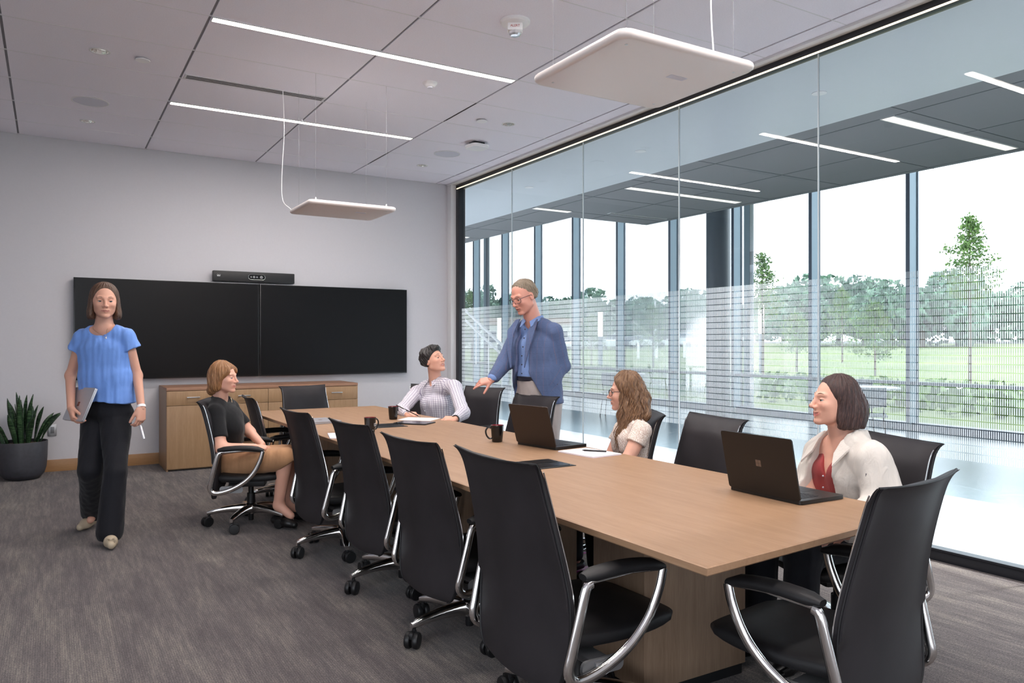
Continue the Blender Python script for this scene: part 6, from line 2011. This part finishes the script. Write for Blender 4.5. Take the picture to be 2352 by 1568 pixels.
# ---- 4: the standing man ---------------------------------------------------------------------
def person_blazer():
    org = np.array([3.31, 5.12, 0.0])
    root = person_root(org, 'standing older man with glasses in a blue checked blazer resting a hand on a chair')
    D0 = 6.0
    hc = at(1203, 682, D0 - 0.05); R = frame(DIR(-0.74, -0.60, -0.36), DIR(-0.1, 0, 1))
    nb = at(1226, 742, D0 + 0.02)
    SR, SL = at(1190, 764, D0 + 0.12), at(1273, 762, D0 - 0.06)
    ER, EL = at(1160, 832, D0 + 0.02), at(1290, 840, D0 + 0.0)
    WR, WL = at(1128, 872, D0 - 0.10), at(1262, 886, D0 - 0.10)
    lat = unit(SL - SR); up = V3(0, 0, 1); tf = unit(np.cross(lat, up))   # torso forward
    ch, wa, pe = at(1232, 800, D0 + 0.03), at(1234, 860, D0 + 0.02), at(1238, 905, D0 + 0.03)
    HR, HL = pe + lat * -0.095 + up * -0.03, pe + lat * 0.095 + up * -0.03
    KR, KL = HR * V3(1, 1, 0) + V3(0, 0, 0.50) + tf * 0.02, HL * V3(1, 1, 0) + V3(0, 0, 0.50) + tf * 0.04
    AR, AL = HR * V3(1, 1, 0) + V3(0, 0, 0.09) - tf * 0.02, HL * V3(1, 1, 0) + V3(0, 0, 0.09)
    arms = [(SR, ER, 0.05, 0.042), (ER, WR, 0.040, 0.030), (SL, EL, 0.05, 0.042), (EL, WL, 0.040, 0.030)]
    torso = [(ch, wa, 0.12, 0.12, 0.15, 0.15, lat), (SR, SL, 0.05, 0.05), (wa, pe, .12, .12, .15, .16, lat)]
    legs = [(HR, KR, 0.08, 0.06), (KR, AR, 0.055, 0.04), (HL, KL, 0.08, 0.06), (KL, AL, 0.055, 0.04)]
    h1 = hand_parts(WR, DIR(-0.93, -0.10, -0.22), DIR(-0.12, -0.62, 0.62), +1, ((6, 8, 6), (22, 22, 14), (34, 28, 18), (40, 30, 20)), 6, (48, 8), 1.0)
    h2 = hand_parts(WL, DIR(-0.35, 0.55, -0.80), DIR(0.2, -0.9, 0), -1, ((15, 20, 12),) * 4, 2, (20, 10), 0.95)
    build_body(root, org, (hc, R), (hc + R @ V3(-0.025, 0, -0.05), nb, 0.060, 0.070), arms, legs, torso, SK3, srgb(160, 84, 80), [h1, h2], 1.10, male=True, smile=0.3, open_=0.25, wide=1.02, gaze=DIR(-0.75, -0.3, -0.6), brow=(0.30, 0.24, 0.2), blush=0.2)
    hair_mesh(hc, R, 1.10, root, org, M['hair_grey'], dict(t=0.0085, tf=0.3, tz=0.7, part=0.03, blobs=[((-0.072, 0.0, -0.010), (0.034, 0.055, 0.048)), ((-0.048, 0.060, -0.005), (0.030, 0.018, 0.030))], hem=-0.060, hemx=-0.55, face=(-0.030, 0, -0.045, 0.110, 0.126), fd=0.012, n=52, groove=0.0020, lump=0.005, lf=90, curl=1.0, cf=100))
    glasses(hc, R, 1.10, root, org, M['specs_grey'])
    # shirt
    bs = [(ch, wa, 0.135, 0.142, 0.150, 0.155, lat), (wa, pe, 0.142, 0.130, 0.155, 0.155, lat), (SR, SL, 0.05, 0.05), ((SR + nb) / 2, (SL + nb) / 2, 0.058, 0.058), (WR + (ER - WR) * 0.10, WR + (ER - WR) * 0.5, 0.041, 0.043), (WL + (EL - WL) * 0.08, WL + (EL - WL) * 0.5, 0.041, 0.043)]
    zb = F32(at(1234, 866, D0)[2])
    garment('dress_shirt', root, org, bs, M['c_shirtblue'], 0.0065, 0.03, [lambda P: -rc(P, nb + tf * 0.055 + up * 0.045, nb + tf * 0.115 - up * 0.01, 0.058, 0.012), lambda P: np.where(np.abs(plane(P, nb, lat)) < 0.2, -(P[:, 2] - zb + 0.02), -1)], 0.003, 24, 1)
    m = MB()
    for sd in (-1, 1):
        base = [nb + lat * sd * 0.066 - tf * 0.03 + up * 0.062, nb + lat * sd * 0.064 + tf * 0.040 + up * 0.052, nb + lat * sd * 0.022 + tf * 0.098 + up * 0.012]
        tip = [nb + lat * sd * 0.080 - tf * 0.03 + up * 0.030, nb + lat * sd * 0.082 + tf * 0.048 + up * 0.020, nb + lat * sd * 0.050 + tf * 0.128 - up * 0.032]
        q = [x - org for x in base + tip]; off = (tf * 0.6 + lat * sd * 0.6) * 0.007
        vs = q + [x - off for x in q]
        m.add(vs, [(0, 1, 4, 3), (1, 2, 5, 4), (6, 9, 10, 7), (7, 10, 11, 8), (0, 6, 7, 1), (1, 7, 8, 2), (2, 8, 11, 5), (5, 11, 10, 4), (4, 10, 9, 3), (3, 9, 6, 0)])
    m.build('collar', M['c_shirtblue'], root)
    for k in range(6):
        p = nb + tf * (0.130 + 0.016 * min(k, 3)) - up * (0.05 + 0.068 * k)
        V_, Q_ = ball(p, 0.0055, 6); np_mesh('button', [(V_, Q_)], M['button_dark'], root, org)
    # trousers and belt
    ts = [(wa + V3(0, 0, -0.03), pe, 0.142, 0.148, 0.165, 0.180, lat), (HR, KR, 0.105, 0.085), (KR, AR, 0.082, 0.072), (HL, KL, 0.105, 0.085), (KL, AL, 0.082, 0.072)]
    garment('trousers', root, org, ts, M['c_khaki'], 0.008, 0.03, [lambda P: P[:, 2] - zb + 0.012, lambda P: -(P[:, 2] - F32(0.03))], 0.005, 22, 3)
    garment('belt', root, org, [(wa, pe, 0.150, 0.152, 0.170, 0.176, lat)], M['c_belt'], 0.006, 0.02, [lambda P: P[:, 2] - zb - 0.012, lambda P: -(P[:, 2] - zb + 0.028)], 0.0)
    for a_ in (AR, AL): shoe(root, org, np.array([a_[0], a_[1], 0.06]), np.array([*(a_ + tf * 0.17)[:2], 0.04]), M['shoe_black'], 0.048)
    # blazer: open front
    js = [(SR, SL, 0.064, 0.064), (nb + up * 0.01, SR, 0.066, 0.060), (nb + up * 0.01, SL, 0.066, 0.060), (ch, wa, 0.152, 0.158, 0.205, 0.200, lat), (wa, pe + V3(0, 0, -0.10), 0.158, 0.165, 0.200, 0.215, lat), (SR, ER, 0.066, 0.064), (ER, WR + (ER - WR) * 0.22, 0.064, 0.050), (SL, EL, 0.068, 0.068), (EL, WL + (EL - WL) * 0.18, 0.066, 0.052), ((SR + nb) / 2, (SL + nb) / 2, 0.066, 0.066)]
    hz = F32(at(1238, 925, D0)[2])
    def front(P):
        # opening narrows from the neck to the waist and flares again below
        l = plane(P, nb, lat); z = P[:, 2] - F32(nb[2]); f = plane(P, nb, tf)
        half = 0.062 + 0.0 * z + np.clip((-z - 0.38) * 0.55, 0, 0.1)
        cent = -0.030
        inside = half - np.abs(l - cent)
        return np.where((f > 0.02), inside, np.minimum(inside, -0.001 - 0 * f)) * 1.0
    def neckc(P): return -rc(P, nb + up * 0.10, nb + tf * 0.07 + up * 0.0, 0.078, 0.066)
    def uv2(V_):
        u1 = limb_uv(V_, [(SR, ER, 0.06, up + lat), (ER, WR, 0.05, up), (SL, EL, 0.06, up + lat), (EL, WL, 0.05, up)])
        dl = (V_ - nb) @ lat
        tor = flat_uv(V_, nb, lat, up); m = (dl < 0.185) & (dl > -0.16)
        u1[m] = tor[m]; return u1
    cutl = lambda P: np.where(plane(P, SR * 0.5 + ER * 0.5, -lat) > -0.03, -1.0, -(P[:, 2] - hz))
    def hem(P):
        l = plane(P, nb, lat)
        fr = plane(P, nb, tf)
        return -(P[:, 2] - hz - 0.05 * np.clip(1 - np.abs(l + 0.03) / 0.14, 0, 1) * (fr > 0))
    bl = garment('blazer', root, org, js, M['c_blazer'], 0.0062, 0.022, [front, neckc, hem], 0.0055, 16, 1, (1, 1, 0.8), uv=uv2)
    # lapels
    m = MB()
    for sd in (-1, 1):
        cx = -0.030
        P_ = [(cx + sd * 0.064, 0.035, 0.055), (cx + sd * 0.062, -0.08, 0.150), (cx + sd * 0.062, -0.22, 0.182), (cx + sd * 0.060, -0.345, 0.186)]
        Q2 = [(cx + sd * 0.100, 0.030, 0.050), (cx + sd * 0.124, -0.055, 0.134), (cx + sd * 0.102, -0.19, 0.176), (cx + sd * 0.064, -0.345, 0.190)]
        vi = [nb + lat * a_ + up * b_ + tf * (c_ + 0.004) - org for a_, b_, c_ in P_]; vo = [nb + lat * a_ + up * b_ + tf * (c_ + 0.010) - org for a_, b_, c_ in Q2]
        vs = vi + vo + [x - tf * 0.012 for x in vi + vo]
        fs = [(0, 1, 5, 4), (1, 2, 6, 5), (2, 3, 7, 6), (8, 12, 13, 9), (9, 13, 14, 10), (10, 14, 15, 11), (0, 8, 9, 1), (1, 9, 10, 2), (2, 10, 11, 3), (4, 5, 13, 12), (5, 6, 14, 13), (6, 7, 15, 14), (0, 4, 12, 8), (3, 11, 15, 7)]
        m.add(vs, fs)
    lp = m.build('lapel', M['c_blazer'], bl)
    a = lp.data.attributes.new('cloth', 'FLOAT_VECTOR', 'POINT')
    vv = np.array([v.co[:] for v in lp.data.vertices]); a.data.foreach_set('vector', flat_uv(vv, vv.mean(0), unit(lat + up * .3), unit(up - lat * .3)).astype(F32).ravel())
    for k in range(3):
        V_, Q_ = ball(WL + (EL - WL) * (0.22 + 0.06 * k) + DIR(0.035, -0.035, -0.02), 0.006, 6); np_mesh('button', [(V_, Q_)], M['button_dark'], bl, org)
person_blazer()

# ---- 5: the curly haired woman ----------------------------------------------------------------
def person_curly():
    org = np.array([2.86, 3.60, 0.0])
    root = person_root(org, 'seated woman with long curly brown hair, dark glasses and a cream lace top')
    D0 = 4.50
    hc = at(1436, 901, D0); R = frame(DIR(-0.985, 0.16, -0.02))
    nb = at(1452, 958, D0 + 0.03)
    Sn, Sf = at(1474, 990, D0 - 0.17), at(1432, 985, D0 + 0.18)
    En, Ef = at(1440, 1060, D0 - 0.22), at(1400, 1055, D0 + 0.16)
    Wn, Wf = at(1370, 1085, D0 - 0.25), at(1352, 1070, D0 + 0.0)
    Wn[2] = max(Wn[2], 0.60); Wf[2] = 0.60
    lat = unit(Sf - Sn); up = V3(0, 0, 1); tf = unit(np.cross(up, lat))
    if np.dot(tf, -RT) < 0: tf = -tf
    ch, wa, pe = at(1452, 1005, D0), at(1458, 1060, D0 + 0.03), at(1470, 1108, D0 + 0.06)
    arms = [(Sn, En, 0.047, 0.038), (En, Wn, 0.037, 0.025), (Sf, Ef, 0.045, 0.037), (Ef, Wf, 0.036, 0.025)]
    kn, kf = pe + V3(-0.42, -0.08, 0.0), pe + V3(-0.42, 0.12, 0.0)
    torso = [(ch, wa, 0.085, 0.085, 0.13, 0.12, lat), (Sn, Sf, 0.042, 0.042)]
    legs = [(kn, kn * V3(1, 1, 0) + V3(0.03, 0, 0.09), 0.05, 0.035), (kf, kf * V3(1, 1, 0) + V3(0.03, 0, 0.09), 0.05, 0.035)]
    h1 = hand_parts(Wn, DIR(-0.8, 0.3, -0.2), up, -1, ((25, 30, 20),) * 4, 3, (25, 15), 0.92)
    h2 = hand_parts(Wf, DIR(-0.7, -0.3, -0.2), up, +1, ((25, 30, 20),) * 4, 3, (25, 15), 0.92)
    build_body(root, org, (hc, R), (hc + R @ V3(-0.02, 0, -0.05), nb, 0.047, 0.055), arms, legs, torso, SK2, srgb(190, 104, 98), [h1, h2], 0.93, smile=0.05, open_=0.25, brow=(0.08, 0.05, 0.04), wide=0.98)
    glasses(hc, R, 0.93, root, org, M['specs_black'])
    st = dict(t=0.022, tf=0.30, part=0.0, blobs=[((-0.055, 0.055, -0.05), (0.058, 0.034, 0.085)), ((-0.092, 0, -0.055), (0.066, 0.080, 0.100)), ((-0.045, 0.070, -0.13), (0.052, 0.030, 0.07)), ((-0.100, 0.03, -0.13), (0.055, 0.055, 0.06)), ((0.005, 0.075, -0.10), (0.03, 0.02, 0.05))], hem=-0.30, face=(-0.012, 0, -0.035, 0.090, 0.108), n=30, groove=0.0042, lump=0.005, lf=60, curl=1.6, cf=70, reach=0.2, drop=0.12)
    hair_mesh(hc, R, 0.93, root, org, M['hair_curly'], st)
    g = np.random.default_rng(8); paths = []
    for i in range(130):
        near = -lat
        t0 = g.uniform(0, 1)
        az = g.uniform(-0.1, 1)
        sdn = 1 if i % 4 else -1
        a = hc + R @ (np.array([0.03 - 0.12 * t0, sdn * 0.078, 0.02 - 0.05 * g.random()]) * 0.93)
        L = g.uniform(0.24, 0.37) if t0 < 0.55 else g.uniform(0.16, 0.24)
        pts = []; ph = g.uniform(0, 6.28); cf = g.uniform(45, 75); am = g.uniform(0.006, 0.012)
        n = 26
        for k in range(n):
            s_ = k / (n - 1)
            dr = L * s_
            fall = (R[:, 1] * sdn) * (0.018 * math.sin(min(1, s_ * 1.3) * PI * 0.55)) + (-R[:, 0]) * (0.035 * s_ * (t0 - 0.45)) + (-R[:, 0]) * (-0.02 * s_ * (1 - t0))
            pts.append(a + fall + V3(0, 0, -dr) + R[:, 0] * am * s_ ** 0.4 * math.sin(cf * dr + ph) + R[:, 1] * am * s_ ** 0.4 * math.cos(cf * dr + ph) * 0.8)
        paths.append(pts)
    locks(paths, 0.0048, root, org, M['hair_curly'])
    bs = [(Sn, Sf, 0.052, 0.052), (ch, wa, 0.098, 0.095, 0.150, 0.142, lat), (wa, pe, 0.095, 0.11, 0.142, 0.165, lat), (ch + tf * 0.055 - lat * 0.06, ch + tf * 0.045 - lat * 0.06 - up * 0.05, 0.058, 0.062), (ch + tf * 0.055 + lat * 0.06, ch + tf * 0.045 + lat * 0.06 - up * 0.05, 0.058, 0.062), ((Sn + nb) / 2, (Sf + nb) / 2, 0.046, 0.046)]
    garment('lace_top', root, org, bs, M['c_lace'], 0.0055, 0.03, [lambda P: -ell(P, nb + tf * 0.02 + up * 0.02, (0.072, 0.072, 0.045)), lambda P: -(P[:, 2] - F32(0.46))], 0.003, 26, 2, sleeves=[(Sn, En, 0.056, 0.060, 0.42), (Sf, Ef, 0.054, 0.058, 0.42)])
    ts = [(pe, wa - up * 0.05, 0.11, 0.10, 0.165, 0.15, lat), (pe - lat * 0.09, kn, 0.085, 0.068), (pe + lat * 0.09, kf, 0.085, 0.068), (kn, kn * V3(1, 1, 0) + V3(0.03, 0, 0.12), 0.062, 0.05), (kf, kf * V3(1, 1, 0) + V3(0.03, 0, 0.12), 0.062, 0.05)]
    garment('trousers', root, org, ts, M['c_navyblack'], 0.009, 0.03, [lambda P: P[:, 2] - F32(0.60)], 0.003)
    for q in (kn, kf): shoe(root, org, np.array([q[0] + 0.03, q[1], 0.055]), np.array([q[0] - 0.12, q[1], 0.035]), M['shoe_black'], 0.040)
person_curly()

# ---- 6: the woman in the white jacket -----------------------------------------------------------
def person_white():
    org = np.array([2.98, 2.0, 0.0])
    root = person_root(org, 'smiling seated woman with dark bobbed hair in a white jacket over a rust red top')
    D0 = 3.38
    hc = at(1916, 922, D0); R = frame(DIR(-0.965, -0.06, 0.10), DIR(0.06, 0, 1))
    nb = at(1938, 1006, D0 + 0.02)
    Sn, Sf = at(2000, 1052, D0 - 0.16), at(1885, 1036, D0 + 0.15)
    En, Ef = at(2030, 1150, D0 - 0.20), at(1858, 1130, D0 + 0.10)
    Wn, Wf = at(1945, 1225, D0 - 0.34), at(1850, 1200, D0 - 0.16)
    lat = unit(Sn - Sf); up = V3(0, 0, 1); tf = unit(np.cross(lat, up))
    if np.dot(tf, -RT) < 0: tf = -tf
    ch, wa, pe = at(1940, 1085, D0 + 0.02), at(1948, 1170, D0 + 0.05), at(1955, 1215, D0 + 0.08)
    arms = [(Sn, En, 0.05, 0.04), (En, Wn, 0.038, 0.026), (Sf, Ef, 0.048, 0.04), (Ef, Wf, 0.038, 0.026)]
    pe[2] = 0.50
    hn_, hf_ = pe + V3(-0.02, -0.10, 0), pe + V3(-0.02, 0.10, 0)
    kn, kf = pe + V3(-0.46, -0.10, 0.0), pe + V3(-0.46, 0.12, 0.0)
    an, af = kn * V3(1, 1, 0) + V3(-0.02, 0, 0.09), kf * V3(1, 1, 0) + V3(0.0, 0, 0.09)
    torso = [(ch, wa, 0.095, 0.095, 0.14, 0.13, lat), (Sn, Sf, 0.045, 0.045), ((nb + ch) / 2, ch, 0.075, 0.09, 0.11, 0.13, lat), ((Sn + nb) / 2, (Sf + nb) / 2, 0.048, 0.048)]
    legs = [(kn, an, 0.052, 0.036), (kf, af, 0.052, 0.036)]
    h1 = hand_parts(Wn, unit(kn - Wn), up, -1, ((25, 30, 20),) * 4, 3, (25, 15), 0.95)
    h2 = hand_parts(Wf, unit(kf - Wf), up, +1, ((25, 30, 20),) * 4, 3, (25, 15), 0.95)
    build_body(root, org, (hc, R), (hc + R @ V3(-0.025, 0, -0.05), nb, 0.052, 0.062), arms, legs, torso, SK2, srgb(186, 92, 92), [h1, h2], 0.96, smile=1.0, open_=0.8, teeth=True, gaze=DIR(-0.95, 0.1, 0.25), brow=(0.10, 0.06, 0.05), brow_h=0.003, blush=0.14, wide=0.99)
    hair_mesh(hc, R, 0.96, root, org, M['hair_dark'], dict(t=0.013, tf=0.30, part=0.0, blobs=[((-0.040, 0.064, -0.050), (0.062, 0.028, 0.078)), ((-0.092, 0, -0.035), (0.068, 0.076, 0.092)), ((-0.070, 0.03, -0.105), (0.062, 0.050, 0.04))], hem=-0.126, hemx=-0.16, face=(-0.016, 0, -0.040, 0.084, 0.122), n=64, groove=0.0018, h=0.0024, lump=0.002))
    # rust top
    bs = [(ch, wa, 0.112, 0.110, 0.150, 0.140, lat), (Sn, Sf, 0.046, 0.046), (ch + tf * 0.045 - lat * 0.065, ch + tf * 0.035 - lat * 0.065 - up * 0.04, 0.065, 0.070), (ch + tf * 0.045 + lat * 0.065, ch + tf * 0.035 + lat * 0.065 - up * 0.04, 0.065, 0.070), (wa, pe, 0.110, 0.115, 0.140, 0.155, lat)]
    garment('rust_top', root, org, bs, M['c_rust'], 0.0055, 0.03, [lambda P: -(np.minimum(0.012 + 0.42 * (P[:, 2] - F32(nb[2]) + 0.155) - np.abs(plane(P, nb - lat * 0.006, lat)), plane(P, nb, tf)) * -1) if False else np.where(plane(P, nb, tf) > 0.0, 0.45 * (P[:, 2] - F32(nb[2]) + 0.17) - np.abs(plane(P, nb, lat)), -1) , lambda P: P[:, 2] - F32(nb[2]) - 0.0, lambda P: -(P[:, 2] - F32(0.5))], 0.0035, 26, 2)
    for k in range(3):
        V_, Q_ = ball(ch + tf * (0.112 - 0.0 * k) - up * (0.01 + 0.05 * k), 0.0042, 6); np_mesh('button', [(V_, Q_)], M['button'], root, org)
    # jacket
    js = [(Sn, Sf, 0.060, 0.060), (nb, Sn, 0.060, 0.058), (nb, Sf, 0.060, 0.058), (ch, wa, 0.135, 0.140, 0.185, 0.182, lat), (wa, pe, 0.140, 0.145, 0.182, 0.190, lat), (Sn, En, 0.074, 0.080), (En, Wn + (En - Wn) * 0.15, 0.076, 0.052), (Sf, Ef, 0.070, 0.074), (Ef, Wf + (Ef - Wf) * 0.15, 0.072, 0.05), ((Sn + nb) / 2, (Sf + nb) / 2, 0.062, 0.062)]
    def front(P):
        l = plane(P, nb, lat); z = P[:, 2] - F32(nb[2]); f = plane(P, nb, tf)
        half = 0.070 + 0.018 * np.clip(-z / 0.3, 0, 1)
        return np.where(f > 0.015, half - np.abs(l + 0.015), -1)
    def neckc(P): return -rc(P, nb + up * 0.09, nb + tf * 0.06, 0.082, 0.070)
    jk = garment('white_jacket', root, org, js, M['c_white'], 0.006, 0.025, [front, neckc, lambda P: -(P[:, 2] - F32(0.44))], 0.0095, 19, 2, (1, 1, 0.8))
    m = MB()
    for sd in (-1, 1):
        inn = [(sd * 0.078, 0.040, -0.060), (sd * 0.086, 0.045, 0.0), (sd * 0.074, -0.005, 0.075), (sd * 0.072, -0.055, 0.110)]
        out_ = [(sd * 0.088, 0.000, -0.085), (sd * 0.128, 0.010, -0.005), (sd * 0.128, -0.042, 0.075), (sd * 0.105, -0.105, 0.132)]
        vi = [nb + lat * a_ + up * b_ + tf * c_ - org for a_, b_, c_ in inn]; vo = [nb + lat * a_ + up * b_ + tf * (c_ + 0.014) - org for a_, b_, c_ in out_]
        vs = vi + vo + [x - tf * 0.004 - up * 0.007 for x in vi + vo]
        m.add(vs, [(0, 1, 5, 4), (1, 2, 6, 5), (2, 3, 7, 6), (8, 12, 13, 9), (9, 13, 14, 10), (10, 14, 15, 11), (0, 8, 9, 1), (1, 9, 10, 2), (2, 10, 11, 3), (4, 5, 13, 12), (5, 6, 14, 13), (6, 7, 15, 14), (0, 4, 12, 8), (3, 11, 15, 7)])
    m.build('collar', M['c_white'], jk)
    m = MB(); p = Sn + DIR(-0.045, -0.062, -0.06) - org; q = Sn + DIR(0.02, -0.085, -0.085) - org
    m.box(tuple(p), (0.008, 0.010, 0.014), rz=0.5, bev=0.002); m.box(tuple(q), (0.007, 0.009, 0.013), rz=0.5, bev=0.002)
    m.build('embroidered_motif', M['button_dark'], jk)
    ts = [(pe, wa - up * 0.04, 0.12, 0.11, 0.175, 0.16, lat), (hn_, kn, 0.095, 0.078), (hf_, kf, 0.095, 0.078), (kn, an, 0.075, 0.068), (kf, af, 0.075, 0.068)]
    garment('trousers', root, org, ts, M['c_navyblack'], 0.009, 0.03, [lambda P: P[:, 2] - F32(0.62), lambda P: -(P[:, 2] - F32(0.09))], 0.004)
    for q in (an, af): shoe(root, org, np.array([q[0], q[1], 0.055]), np.array([q[0] - 0.15, q[1], 0.035]), M['shoe_black'], 0.040)
person_white()
